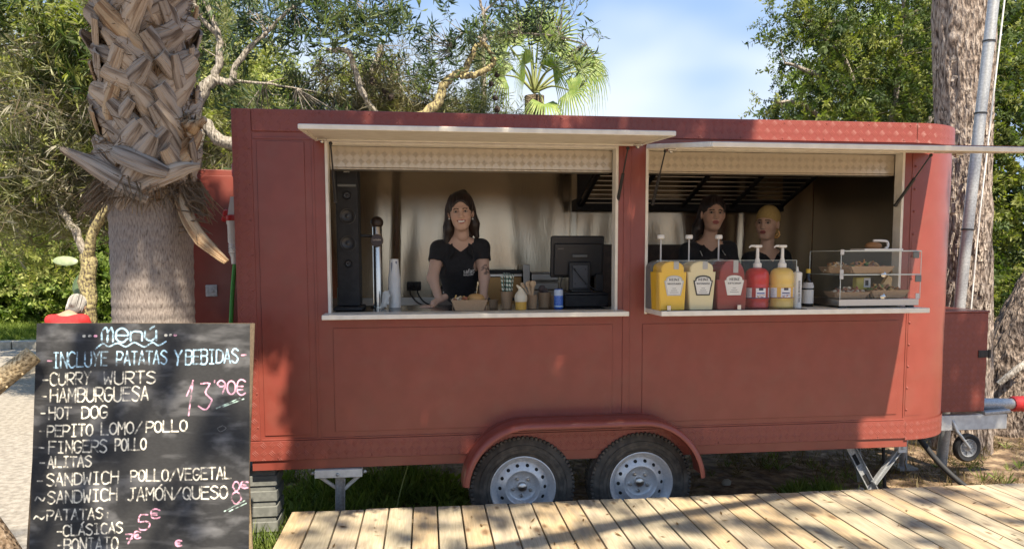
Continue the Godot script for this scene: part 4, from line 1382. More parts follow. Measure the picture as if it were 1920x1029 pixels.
	for q in [[V(7.4, 4.6, -5.2), V(0.9, 0.9, 0.7), 1350], [V(6.5, 4.6, -5.1), V(0.6, 0.6, 0.5), 620], [V(6.9, 3.85, -5.1), V(0.95, 0.42, 0.6), 900], [V(6.3, 3.65, -5.2), V(0.7, 0.3, 0.5), 360], [V(5.85, 4.78, -5.0), V(0.42, 0.28, 0.25), 90], [V(5.8, 4.22, -5.0), V(0.32, 0.22, 0.22), 75], [V(5.75, 3.72, -5.0), V(0.36, 0.2, 0.22), 80], [V(8.4, 4.2, -5.3), V(0.8, 1.1, 0.7), 1000], [V(7.0, 5.6, -5.1), V(1.2, 0.4, 0.6), 250], [V(8.0, 3.2, -5.6), V(1.1, 0.7, 0.6), 800], [V(6.15, 5.05, -5.0), V(0.4, 0.3, 0.3), 110]]:
		fill(cr, q[0], q[1], int(q[2] * 0.75), deep, 0.3, 1.0, 0.07, 0.55, 1.9)
	crown("crown", t, "small", cr)
	twigs(t, cr, hubs, 14, 0.007, grey_bark)
	t = thing("sunlit_tree", "yellow-green tree glowing between the leaves of the dark right-hand tree", "tree", Vector3.ZERO, "trees behind the trailer")
	limb(t, "trunk", [V(9.2, -0.1, -9.0), V(9.2, 3.0, -9.0), V(9.0, 6.0, -9.0)], 0.15, 0.05, grey_bark)
	cr = Crown.new()
	for q in [[V(9.0, 5.2, -9.0), V(1.3, 1.2, 0.7), 900], [V(10.4, 5.6, -9.0), V(1.0, 1.8, 0.8), 800]]:
		fill(cr, q[0], q[1], q[2], bright, 0.1, 1.3, -0.2, 0.5)
	crown("crown", t, "small", cr)
	t = thing("oleander_bush", "dark tall bush between the two trunks at the right edge", "bush")
	limb(t, "stem", [V(9.0, -0.1, -6.5), V(9.1, 1.6, -6.5), V(9.2, 3.2, -6.5)], 0.06, 0.02, grey_bark)
	cr = Crown.new()
	for q in [[V(9.0, 3.6, -6.5), V(1.3, 1.6, 0.8), 1500], [V(8.9, 1.6, -6.5), V(1.5, 1.5, 0.8), 1300], [V(10.8, 2.6, -6.8), V(1.3, 2.6, 0.8), 1300], [V(10.0, 5.0, -6.6), V(1.3, 1.0, 0.8), 900]]:
		fill(cr, q[0], q[1], q[2], deep, 0.3, 1.25, -0.2, 0.5)
	crown("foliage", t, "hedge", cr)
	# far belt so that no bare horizon shows between the trees
	t = thing("far_trees", "belt of dense trees closing the view behind the trailer", "trees")
	stuff(t)
	cr = Crown.new()
	for k in 13:
		fill(cr, V(-3.5 + k * 2.4, 1.1, -17.0), V(1.8, 1.5, 1.0), 420, deep, 0.0, 2.4, -0.6, 0.4, 0.6)
	crown("crown", t, "hedge", cr)
	cactus()

func fan_palm() -> void:
	var t := thing("fan_palm", "green fan palm rising behind the middle of the trailer", "palm tree")
	var mb := MB.new()
	mb.tube([V(2.85, -0.1, -7), V(2.84, 2.0, -7), V(2.84, 4.17, -7)], [0.17, 0.15, 0.15], 16)
	put("trunk", mb, bark(L(0.14, 0.11, 0.07), L(0.24, 0.19, 0.12), Vector3(4, 8, 4), 2.0, 58), t)
	var gm := mottled(L(0.12, 0.20, 0.04), L(0.30, 0.35, 0.09), 0.02, 0.45)
	gm.backlight_enabled = true
	gm.backlight = Color(0.5, 0.6, 0.15)
	var pm := mat(L(0.22, 0.24, 0.08), 0.5)
	var hubp := V(2.84, 4.22, -7)
	for q in [[V(2.74, 4.85, -7.0), 0.52, 0.2], [V(3.07, 4.78, -6.9), 0.58, 0.3], [V(2.95, 5.05, -7.2), 0.5, 0.15], [V(3.45, 4.38, -6.8), 0.50, 0.8], [V(3.30, 3.98, -6.6), 0.46, 1.0], [V(2.44, 4.68, -6.9), 0.44, 0.6], [V(2.36, 4.22, -6.8), 0.46, 0.9], [V(2.62, 4.30, -6.5), 0.42, 0.9], [V(3.02, 4.25, -6.45), 0.44, 1.0], [V(2.85, 5.0, -7.4), 0.5, 0.2], [V(3.35, 4.7, -7.5), 0.5, 0.6], [V(2.3, 4.6, -7.5), 0.5, 0.6], [V(2.9, 3.75, -6.5), 0.42, 1.2], [V(3.72, 4.42, -7.1), 0.36, 1.2]]:
		var fr := Node3D.new()
		fr.name = numbered("frond", t)
		t.add_child(fr, true)
		var ce: Vector3 = q[0] + V(0, 0.2, 0)
		var d := (ce - hubp).normalized()
		mb = MB.new()
		mb.tube(curve([hubp, hubp.lerp(ce, 0.5) + V(0, 0.08, 0), ce], 4), taper(9, 0.022, 0.010), 6)
		put("stalk", mb, pm, fr)
		var side := d.cross(V(0.15, 0.3, 1).normalized()).normalized()
		var nn := side.cross(d).normalized()
		mb = MB.new()
		var R: float = q[1]
		var n := 28
		for k in n:
			var a := lerpf(-2.15, 2.15, (k + 0.5) / n)
			var dd := (d * cos(a) + side * sin(a)).normalized()
			var tw := dd.cross(nn)
			var l := R * (1.0 - 0.12 * absf(a)) * rng.randf_range(0.92, 1.06)
			var w := 0.015
			var p0 := ce
			var p1 := ce + dd * l * 0.55 + nn * 0.03
			var p2: Vector3 = ce + dd * l * 0.85 + nn * 0.01 + V(0, -q[2] * 0.10, 0)
			var p3: Vector3 = ce + dd * l * 1.0 + V(0, -q[2] * 0.34 * rng.randf_range(0.6, 1.2), 0)
			mb.sheet([[p0 - tw * 0.003, p1 - tw * w, p2 - tw * w * 0.5, p3], [p0 + nn * 0.002, p1 + nn * 0.012, p2 + nn * 0.004, p3 + nn * 0.001], [p0 + tw * 0.003, p1 + tw * w, p2 + tw * w * 0.5, p3 + tw * 0.002]], 1.0)
		put("fan_leaf", mb, gm, fr)

func cactus() -> void:
	var t := thing("prickly_pear", "prickly pear cactus with flat oval pads behind the palm trunk", "cactus")
	var m := mottled(L(0.07, 0.12, 0.055), L(0.13, 0.19, 0.09), 0.03, 0.5)
	var pale := mottled(L(0.20, 0.25, 0.14), L(0.29, 0.34, 0.21), 0.03, 0.5)  # the sunlit pad: its light is put into a paler green
	var pads := [[V(-2.80, 1.72, -4.42), 0.13, 0.06, 1.5, 0], [V(-2.38, 1.62, -4.7), 0.06, 0.20, 0.25, 1], [V(-2.30, 1.30, -4.7), 0.08, 0.22, -0.3, 1], [V(-2.15, 1.22, -4.6), 0.11, 0.15, 0.4, 1], [V(-2.35, 0.95, -4.6), 0.12, 0.17, -0.2, 1], [V(-2.10, 0.85, -4.6), 0.12, 0.16, 0.3, 1], [V(-2.78, 1.45, -4.7), 0.10, 0.13, -0.4, 1], [V(-2.05, 1.52, -4.8), 0.06, 0.2, -0.5, 1], [V(-2.25, 0.55, -4.6), 0.14, 0.2, 0.0, 1], [V(-2.2, 0.2, -4.6), 0.16, 0.24, 0.1, 1], [V(-2.8, 1.1, -4.7), 0.12, 0.2, 0.2, 1], [V(-2.7, 0.6, -4.7), 0.13, 0.24, 0.1, 1], [V(-2.6, 0.15, -4.7), 0.14, 0.26, -0.1, 1]]
	for q in pads:
		var mb := MB.new()
		var B := Basis(Vector3.BACK, q[3]) * Basis(Vector3.UP, rng.randf_range(-0.6, 0.6))
		mb.ball(q[0], V(q[1], q[2], 0.018) if q[4] else V(q[2], q[1], 0.018), 16, 12, B)
		put("pad", mb, m if q[4] else pale, t)

func added_shade_trees() -> void:
	# unseen tree: leaf clumps added along sunbeams to shade trailer and dapple boardwalk
	var t := thing("added_shade_tree", "unseen tree behind the viewer, leaf clumps added to shade trailer and boardwalk", "tree")
	var grey_bark := bark(L(0.12, 0.10, 0.08), L(0.21, 0.18, 0.145), Vector3(7, 3, 7), 1.0, 59)
	limb(t, "trunk", [V(-1.5, -0.1, 8.5), V(-1.4, 2.5, 8.3), V(-1.0, 4.5, 7.6), V(-0.2, 5.6, 6.0)], 0.3, 0.12, grey_bark, 14)
	limb(t, "limb", [V(-0.8, 5.0, 7.2), V(1.0, 5.6, 5.2), V(3.0, 5.3, 4.0), V(5.2, 5.6, 3.6)], 0.1, 0.03, grey_bark)
	limb(t, "limb", [V(-0.8, 5.0, 7.2), V(-0.8, 5.9, 5.0), V(-0.4, 6.2, 3.8)], 0.08, 0.03, grey_bark)
	var cr := Crown.new()
	var f := noise(301, 2.3, 3)
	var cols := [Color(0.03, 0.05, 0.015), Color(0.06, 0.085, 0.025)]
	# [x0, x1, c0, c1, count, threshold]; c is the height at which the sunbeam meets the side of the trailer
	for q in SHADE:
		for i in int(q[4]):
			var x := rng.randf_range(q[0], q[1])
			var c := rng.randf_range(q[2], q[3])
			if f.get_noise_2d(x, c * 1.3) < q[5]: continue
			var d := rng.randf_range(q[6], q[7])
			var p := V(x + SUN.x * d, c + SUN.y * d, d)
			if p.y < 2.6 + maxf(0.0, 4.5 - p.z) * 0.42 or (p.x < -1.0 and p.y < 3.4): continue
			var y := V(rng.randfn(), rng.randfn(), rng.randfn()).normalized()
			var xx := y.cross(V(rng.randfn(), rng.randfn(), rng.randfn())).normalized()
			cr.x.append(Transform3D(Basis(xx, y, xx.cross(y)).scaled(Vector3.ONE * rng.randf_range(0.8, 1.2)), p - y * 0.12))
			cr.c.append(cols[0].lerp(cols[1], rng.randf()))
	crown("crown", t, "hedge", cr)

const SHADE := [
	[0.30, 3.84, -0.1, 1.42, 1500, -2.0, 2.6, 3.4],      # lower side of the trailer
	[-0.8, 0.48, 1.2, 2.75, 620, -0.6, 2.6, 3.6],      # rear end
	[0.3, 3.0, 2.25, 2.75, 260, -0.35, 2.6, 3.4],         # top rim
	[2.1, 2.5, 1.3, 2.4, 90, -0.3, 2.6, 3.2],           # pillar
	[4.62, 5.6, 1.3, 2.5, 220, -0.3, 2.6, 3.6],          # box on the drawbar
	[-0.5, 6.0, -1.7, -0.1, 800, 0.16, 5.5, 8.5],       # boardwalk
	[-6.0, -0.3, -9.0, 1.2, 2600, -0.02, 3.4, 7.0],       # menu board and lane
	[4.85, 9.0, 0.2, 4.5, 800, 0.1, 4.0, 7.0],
]

# ---------------------------------------------------------------- the chalked menu board
const GLYPHS := {
	"A": "09 30 69|16 56",
	"B": "00 09|00 40 61 63 44 04|44 65 67 49 09",
	"C": "61 40 20 02 07 29 49 68",
	"D": "00 09|00 30 62 67 39 09",
	"E": "60 00 09 69|04 54",
	"F": "60 00 09|04 54",
	"G": "61 40 20 02 07 29 49 67 65 35",
	"H": "00 09|60 69|04 64",
	"I": "10 50|30 39|19 59",
	"J": "20 60|40 47 29 08",
	"L": "00 09 69",
	"M": "09 00 35 60 69",
	"N": "09 00 69 60",
	"O": "30 11 03 06 18 39 58 66 63 51 30",
	"P": "00 09|00 40 61 63 45 05",
	"Q": "30 11 03 06 18 39 58 66 63 51 30|46 69",
	"R": "00 09|00 40 61 63 45 05|25 69",
	"S": "61 40 20 02 13 34 55 67 49 29 08",
	"T": "00 60|30 39",
	"U": "00 07 29 49 67 60",
	"V": "00 39 60",
	"W": "00 19 34 59 60",
	"Y": "00 34 60|34 29",
	"/": "60 09",
	"-": "15 55",
	"~": "06 14 24 46 56 64",
	":": "34 35|37 38",
	"'": "30 33",
	"0": "30 11 03 06 18 39 58 66 63 51 30",
	"1": "14 40 29",
	"3": "10 50 33 55 66 49 29 08",
	"5": "50 10 04 44 65 67 49 19 08",
	"7": "00 60 29|14 54",
	"8": "34 12 20 40 52 34 15 07 29 49 67 55 34",
	"9": "63 44 24 02 20 40 62 64 49",
	"€": "61 40 20 02 07 29 49 68|04 44|06 46",
	"m": "09 03 20 33 39|33 50 63 69",
	"e": "05 65 63 41 21 03 07 29 49 67",
	"n": "03 09|04 23 43 64 69",
	"u": "03 07 29 49 67|63 69",
}

const MENU := [
	["...", 136, 187, 33, 42, 33, 42, 1],
	["Menú", 196, 369, 12, 57, 8, 50, 0],
	["...", 382, 424, 31, 39, 30, 38, 1],
	["-", 33, 51, 87, 133, 87, 133, 2],
	["INCLUYE", 51, 221, 89, 135, 84, 125, 0],
	["PATATAS", 242, 396, 85, 126, 82, 120, 0],
	["Y", 415, 436, 82, 125, 82, 123, 0],
	["BEBIDAS", 448, 610, 80, 123, 77, 116, 0],
	["-", 612, 630, 73, 115, 70, 112, 2],
	["-", 20, 41, 151, 185, 151, 185, 1],
	["CURRY", 46, 172, 151, 185, 146, 181, 1],
	["WURTS", 205, 368, 147, 182, 144, 179, 1],
	["-", 20, 38, 197, 237, 197, 237, 1],
	["HAMBURGUESA", 47, 350, 198, 237, 189, 230, 1],
	["-", 18, 36, 249, 288, 249, 288, 1],
	["HOT", 45, 116, 253, 287, 250, 284, 1],
	["DOG", 142, 225, 251, 285, 246, 281, 1],
	["-", 16, 35, 302, 340, 302, 340, 1],
	["PEPITO", 42, 183, 306, 339, 301, 335, 1],
	["LOMO/", 201, 327, 299, 332, 294, 328, 1],
	["POLLO", 334, 462, 294, 325, 289, 320, 1],
	["-", 16, 35, 351, 388, 351, 388, 1],
	["FINGERS", 48, 228, 354, 388, 348, 382, 1],
	["POLLO", 243, 339, 346, 380, 342, 375, 1],
	["-", 20, 39, 397, 429, 397, 429, 1],
	["ALITAS", 46, 179, 399, 429, 394, 425, 1],
	["-", 14, 34, 449, 484, 449, 484, 1],
	["SANDWICH", 44, 264, 449, 482, 439, 473, 1],
	["POLLO/VEGETAL", 291, 601, 437, 470, 427, 461, 1],
	["~", 12, 40, 499, 539, 499, 539, 1],
	["SANDWICH", 49, 263, 501, 535, 489, 523, 1],
	["JAMÓN/QUESO", 284, 584, 489, 525, 482, 518, 1],
	["8", 587, 616, 471, 533, 470, 532, 2],
	["€", 616, 636, 470, 489, 468, 488, 2],
	["~", 10, 40, 556, 589, 556, 589, 1],
	["PATATAS:", 48, 245, 553, 583, 546, 575, 1],
	["-", 77, 94, 595, 630, 595, 630, 1],
	["CLÁSICAS", 98, 277, 597, 627, 588, 617, 1],
	["5", 317, 348, 567, 609, 567, 609, 2],
	["€", 353, 378, 551, 575, 551, 575, 2],
	["-", 80, 94, 636, 668, 636, 668, 1],
	["BONIATO", 101, 263, 636, 674, 629, 666, 1],
	["7", 280, 301, 622, 651, 622, 651, 2],
	["€", 305, 322, 615, 633, 615, 633, 2],
	["€", 426, 443, 640, 656, 640, 656, 2],
	["1", 446, 483, 172, 274, 172, 274, 2],
	["3", 488, 527, 181, 256, 180, 254, 2],
	["'", 532, 538, 172, 187, 172, 187, 2],
	["90€", 543, 633, 172, 209, 170, 215, 2],
]

func strokes(g: String) -> Array:
	# digits in pairs x, y on a 6 by 9 grid; '|' lifts the chalk
	var out := []
	for part in g.split("|"):
		var s := part.replace(" ", "")
		var line := []
		for i in range(0, s.length() - 1, 2):
			line.append(Vector2(float(s[i].to_int()) / 6.0, float(s[i + 1].to_int()) / 9.0))
		out.append(line)
	return out

func chalk(im: Image, a: Vector2, b: Vector2, r: float, col: Color, f: FastNoiseLite) -> void:
	for y in range(maxi(0, int(minf(a.y, b.y) - r - 1)), mini(im.get_height(), int(maxf(a.y, b.y) + r + 2))):
		for x in range(maxi(0, int(minf(a.x, b.x) - r - 1)), mini(im.get_width(), int(maxf(a.x, b.x) + r + 2))):
			var p := Vector2(x, y)
			var d := p.distance_to(Geometry2D.get_closest_point_to_segment(p, a, b))
			var k := clampf(r + 0.5 - d, 0, 1) * clampf(0.70 + f.get_noise_2d(x * 9.0, y * 9.0) * 1.0 + f.get_noise_2d(x, y) * 0.5, 0.1, 1)
			if k > 0.0: im.set_pixel(x, y, im.get_pixel(x, y).lerp(col, k))

func board_image() -> Image:
	var w := 640
	var h := 830
	var im := Image.create(w, h, false, Image.FORMAT_RGB8)
	var f := noise(201, 0.006, 5)
	var g := noise(202, 0.05, 3)
	for y in h:
		for x in w:
			var sm := smoothstep(0.05, 0.55, f.get_noise_2d(x * 0.9, y * 1.5))
			var wipe := smoothstep(0.1, 0.6, f.get_noise_2d(x * 0.6 + 900.0, y * 3.0))
			var v := 0.036 + sm * 0.075 + wipe * 0.05 + g.get_noise_2d(x, y * 2.0) * 0.006
			im.set_pixel(x, y, Color(v * 1.0, v * 0.99, v * 1.02).linear_to_srgb())
	var cols := [Color(0.70, 0.85, 0.95), Color(0.93, 0.90, 0.83), Color(0.95, 0.68, 0.78)]
	for l in MENU:
		var s: String = l[0]
		var n := s.length()
		var adv: float = (l[2] - l[1]) / n
		for i in n:
			var ch := s[i]
			var acc := ch in ["Ó", "Á", "ú"]
			if acc: ch = {"Ó": "O", "Á": "A", "ú": "u"}[ch]
			var x0: float = l[1] + adv * i
			var t := (i + 0.5) / n
			var top := lerpf(l[3], l[5], t) + rng.randf_range(-1.2, 1.2)
			var bot := lerpf(l[4], l[6], t) + rng.randf_range(-1.2, 1.2)
			var cw := adv * (0.78 if n > 1 else 1.0)
			var r := 2.35 if l[7] != 0 or n > 4 else 2.9
			if ch == ".":
				chalk(im, Vector2(x0 + cw * 0.4, (top + bot) / 2), Vector2(x0 + cw * 0.6, (top + bot) / 2), 4.2, cols[1 if i < 2 else 2], f)
				continue
			if ch == "M" and l[7] == 0: ch = "m"
			for raw in strokes(GLYPHS[ch]):
				var line: Array = curve(raw, 3) if raw.size() > 4 and not ch in ["M", "W", "E"] else raw
				for k in line.size() - 1:
					var p: Vector2 = line[k]
					var q: Vector2 = line[k + 1]
					var wob := Vector2(rng.randf_range(-0.7, 0.7), rng.randf_range(-0.7, 0.7))
					chalk(im, Vector2(x0 + p.x * cw, lerpf(top, bot, p.y)), Vector2(x0 + q.x * cw, lerpf(top, bot, q.y)) + wob, r, cols[l[7]], f)
			if acc:
				chalk(im, Vector2(x0 + cw * 0.45, top - 2 if ch != "u" else top + 8), Vector2(x0 + cw * 0.8, top - 9 if ch != "u" else top - 1), r, cols[l[7]], f)
	var wave := [Vector2(178, 77), Vector2(199, 61), Vector2(217, 70), Vector2(243, 59), Vector2(268, 70), Vector2(293, 57), Vector2(323, 70), Vector2(348, 57), Vector2(366, 66), Vector2(388, 54)]
	wave = curve(wave, 4)
	for k in wave.size() - 1: chalk(im, wave[k], wave[k + 1], 2.4, cols[0], f)
	var heart := [Vector2(559, 306), Vector2(545, 313), Vector2(554, 323), Vector2(570, 313), Vector2(559, 304)]
	heart = curve(heart, 4)
	for k in heart.size() - 1: chalk(im, heart[k], heart[k + 1], 1.4, Color(0.4, 0.4, 0.4), f)
	for q in [[541, 254, 611, 223], [561, 249, 622, 226], [567, 556, 627, 525], [581, 556, 631, 533]]:
		chalk(im, Vector2(q[0], q[1]), Vector2(q[2], q[3]), 1.8, Color(0.80, 0.92, 0.86), f)
	return im

func menu_board() -> void:
	var t := thing("menu_board", "black chalkboard with a handwritten Spanish menu and prices, in front of the palm", "menu board")
	var tl := V(-0.829, 1.418, 0.545)
	var tr := V(0.205, 1.413, 0.679)
	var bl := V(-0.824, 0.362, 0.746)
	var br := V(0.209, 0.359, 0.879)
	var k := 830.0 * 1.035 / 640.0 / (bl - tl).length()
	bl = tl + (bl - tl) * k
	br = tr + (br - tr) * k
	var n := (bl - tl).cross(tr - tl).normalized()
	if n.z < 0: n = -n
	var m := mat(Color.WHITE, 0.62, 0, 0.35)
	m.albedo_texture = ImageTexture.create_from_image(board_image())
	var mb := MB.new()
	mb.face(bl + n * 0.0015, br + n * 0.0015, tr + n * 0.0015, tl + n * 0.0015, n)
	put("chalk_surface", mb, m, t)
	mb = MB.new()
	var c := (tl + br) / 2
	var B := Basis((tr - tl).normalized(), n.cross((tr - tl).normalized()), n)
	mb.box(c - n * 0.003, Vector3((tr - tl).length() + 0.002, (bl - tl).length() + 0.002, 0.007), 0.001, B)
	put("wooden_panel", mb, mottled(L(0.085, 0.06, 0.038), L(0.14, 0.10, 0.062), 0.04, 0.8, Vector3(6, 2, 6)), t)
	for s in [0.06, 0.94]:
		mb = MB.new()
		mb.tube([tl.lerp(tr, s) - n * 0.03, V(lerpf(tl.x, tr.x, s), 0.0, tl.z - 0.02 + s * 0.13 - 0.12)], [0.014, 0.014], 6)
		put("back_leg", mb, M.wood[2], t)

# ---------------------------------------------------------------- what stands on the two counters
func lay(called: String, prof: Array, m: Material, parent: Node, at := Vector3.ZERO, seg := 24, squash := 1.0) -> MeshInstance3D:
	var mb := MB.new()
	mb.lathe(prof, seg, Transform3D(Basis().scaled(Vector3(1, 1, squash)), at))
	return put(called, mb, m, parent)

func text(s: String, w: float, h: float, m: Material, parent: Node, at: Transform3D, bold := false) -> MeshInstance3D:
	# lettering fitted into a w by h field centred on the given place
	var tm := TextMesh.new()
	var f := SystemFont.new()
	f.font_names = PackedStringArray(["Droid Sans"])
	f.font_weight = 700 if bold else 400
	tm.font = f
	tm.text = s
	tm.font_size = 48
	tm.pixel_size = 0.01
	tm.depth = 0.02
	tm.curve_step = 3.0
	var bb := tm.get_aabb()
	var arr := tm.get_mesh_arrays()
	var am := ArrayMesh.new()
	am.add_surface_from_arrays(Mesh.PRIMITIVE_TRIANGLES, arr)
	var sc := Vector3(w / bb.size.x, h / bb.size.y, 0.02)
	var X := at * Transform3D(Basis().scaled(sc), -bb.get_center() * sc)
	return hang("lettering", am, m, parent, X)

func arc_poly(hw0: float, hw1: float, y1: float, hw2: float, y2: float, top: float) -> PackedVector2Array:
	# sides from hw0 up to hw1 at y1, a step in to hw2, then an arched top
	var p := PackedVector2Array([Vector2(-hw0, 0), Vector2(hw0, 0), Vector2(hw1, y1), Vector2(hw2, y1 + 0.001), Vector2(hw2, y2)])
	for k in range(1, 12):
		var a := PI * k / 12
		p.append(Vector2(cos(a) * hw2, y2 + sin(a) * (top - y2)))
	p.append(Vector2(-hw2, y2)); p.append(Vector2(-hw2, y1 + 0.001)); p.append(Vector2(-hw1, y1))
	return p

func keystone(s: float) -> PackedVector2Array:
	var p := PackedVector2Array()
	for q in [[-0.35, 0], [0.35, 0], [0.5, 0.70], [0.5, 0.745], [0.41, 0.76], [0.41, 0.83]]: p.append(Vector2(q[0], q[1]) * s)
	for k in range(1, 8): p.append(Vector2(cos(PI * k / 8) * 0.41, 0.83 + sin(PI * k / 8) * 0.17) * s)
	for q in [[-0.41, 0.83], [-0.41, 0.76], [-0.5, 0.745], [-0.5, 0.70]]: p.append(Vector2(q[0], q[1]) * s)
	return p

func brand_label(parent: Node, at: Vector3, s: float, rim: Color, word: String) -> void:
	var lb := Node3D.new()
	lb.name = "front_label"
	parent.add_child(lb, true)
	lb.position = at
	var mb := MB.new()
	mb.prism(keystone(s * 1.08), 0.002, Transform3D(Basis(), Vector3(0, -s * 0.04, 0.0)))
	put("border", mb, mat(rim, 0.5), lb)
	mb = MB.new()
	mb.prism(keystone(s * 0.92), 0.002, Transform3D(Basis(), Vector3(0, s * 0.04, 0.0012)))
	put("paper", mb, M.paper, lb)
	text("HEINZ", s * 0.56, s * 0.14, M.ink, lb, Transform3D(Basis(), Vector3(0, s * 0.82, 0.003)), true)
	text(word, s * 0.74, s * 0.10, M.ink, lb, Transform3D(Basis(), Vector3(0, s * 0.60, 0.003)), true)
	mb = MB.new()
	for k in 3: mb.bx(-s * (0.1 + 0.07 * k), s * (0.1 + 0.07 * k), s * (0.34 - 0.11 * k), s * (0.36 - 0.11 * k), 0.0022, 0.003)
	put("small_print", mb, M.ink, lb)

func dispenser(called: String, label: String, at: Vector3, m: Material, w: float, wtop: float, step: float, arc: float, word: String, rim: Color, red := false) -> void:
	var t := thing(called, label, "sauce dispenser", at, "sauce dispensers behind the glass")
	var mb := MB.new()
	mb.prism(arc_poly(w / 2, wtop / 2, step, wtop / 2 - 0.016, step + 0.02, step + arc), 0.15)
	mb.prism(arc_poly(w / 2 - 0.004, wtop / 2 - 0.004, step - 0.003, wtop / 2 - 0.02, step + 0.017, step + arc - 0.004), 0.162)
	put("container", mb, m, t)
	mb = MB.new()
	mb.prism(arc_poly(wtop / 2 - 0.013, wtop / 2 - 0.013, step + 0.005, wtop / 2 - 0.013, step + 0.024, step + arc + 0.006), 0.10, Transform3D(Basis(), Vector3(-0.008, 0, -0.13)))
	put("lid", mb, M.grey_plastic, t)
	mb = MB.new()
	mb.bx(0.005, 0.035, step - 0.012 + arc * 0.45, step + arc * 0.97, 0.0815, 0.0835)
	put("level_strip", mb, M.grey_light, t)
	lay("pump_rod", [Vector2(0.005, step + arc * 0.8), Vector2(0.005, 0.425)], M.plastic_grey, t, Vector3(-0.02, 0, -0.08), 10)
	lay("pump_knob", [Vector2(0.0, 0.415), Vector2(0.016, 0.415), Vector2(0.022, 0.42), Vector2(0.022, 0.436), Vector2(0.018, 0.441), Vector2(0.0, 0.442)], M.plastic_white, t, Vector3(-0.02, 0, -0.08), 16)
	brand_label(t, Vector3(0.012 if red else 0.008, 0.09, 0.0835), 0.108, rim, word)

func bottle_label(kind: int) -> ImageTexture:
	var im := Image.create(256, 96, false, Image.FORMAT_RGB8)
	var base := Color(0.62, 0.03, 0.04) if kind == 0 else Color(0.86, 0.66, 0.24)
	im.fill(base)
	im.fill_rect(Rect2i(6, 6, 58, 80), Color(0.86, 0.86, 0.88))
	im.fill_rect(Rect2i(192, 6, 58, 80), Color(0.84, 0.84, 0.87))
	im.fill_rect(Rect2i(92, 8, 72, 76), Color(0.88, 0.88, 0.9))
	im.fill_rect(Rect2i(6, 84, 244, 6), Color(0.2, 0.17, 0.4))
	im.fill_rect(Rect2i(112, 6, 32, 20), Color(0.12, 0.13, 0.25))
	im.fill_rect(Rect2i(100, 44, 56, 10), Color(0.16, 0.24, 0.6) if kind == 0 else Color(0.3, 0.3, 0.5))
	var r := RandomNumberGenerator.new()
	r.seed = 11 + kind
	for k in 11:
		im.fill_rect(Rect2i(12, 12 + k * 6, r.randi_range(24, 46), 2), Color(0.45, 0.45, 0.55))
		im.fill_rect(Rect2i(198, 12 + k * 6, r.randi_range(24, 46), 2), Color(0.45, 0.45, 0.55))
	for k in 14:
		im.fill_rect(Rect2i(r.randi_range(96, 150), r.randi_range(60, 78), r.randi_range(4, 12), r.randi_range(3, 7)), [Color(0.7, 0.25, 0.1), Color(0.3, 0.2, 0.5), Color(0.85, 0.6, 0.3)][k % 3])
	for k in 9: im.fill_rect(Rect2i(206 + k * 4, 60, 1 + k % 3, 16), Color(0.2, 0.2, 0.25))
	return ImageTexture.create_from_image(im)

func pump_bottle(label: String, at: Vector3, m: Material, kind: int) -> void:
	var t := thing("pump_bottle", label, "sauce bottle", at, "big pump bottles behind the glass")
	lay("bottle", [Vector2(0, 0), Vector2(0.064, 0), Vector2(0.073, 0.008), Vector2(0.0735, 0.03), Vector2(0.070, 0.04), Vector2(0.0735, 0.05), Vector2(0.0735, 0.135), Vector2(0.070, 0.145), Vector2(0.0735, 0.155), Vector2(0.073, 0.195), Vector2(0.066, 0.222), Vector2(0.048, 0.238), Vector2(0.024, 0.243), Vector2(0.02, 0.262), Vector2(0, 0.262)], m, t, Vector3.ZERO, 32, 0.8)
	var mb := MB.new()
	var rows := []
	for y in [0.058, 0.128]:
		var row := []
		for k in 25:
			var a := PI * (1.0 - (k + 0.5) / 25.0)
			row.append(Vector3(cos(a) * 0.0748, y, sin(a) * 0.0748 * 0.8))
		rows.append(row)
	rows.reverse()
	mb.sheet(rows, -1.0)
	var lm := mat(Color.WHITE, 0.4)
	lm.albedo_texture = bottle_label(kind)
	put("wrap_label", mb, lm, t)
	lay("collar", [Vector2(0.021, 0.243), Vector2(0.025, 0.245), Vector2(0.025, 0.268), Vector2(0.016, 0.276), Vector2(0.012, 0.30), Vector2(0.0, 0.30)], M.plastic_white, t, Vector3.ZERO, 20)
	mb = MB.new()
	mb.tube([Vector3(0, 0.299, 0), Vector3(0, 0.362, 0)], [0.010, 0.009], 12)
	mb.box(Vector3(0.0, 0.372, 0), Vector3(0.05, 0.018, 0.03), 0.006)
	mb.tube([Vector3(-0.02, 0.374, 0), Vector3(-0.045, 0.374, 0.004), Vector3(-0.056, 0.364, 0.005)], [0.008, 0.006, 0.005], 8)
	put("pump_head", mb, M.plastic_white, t)

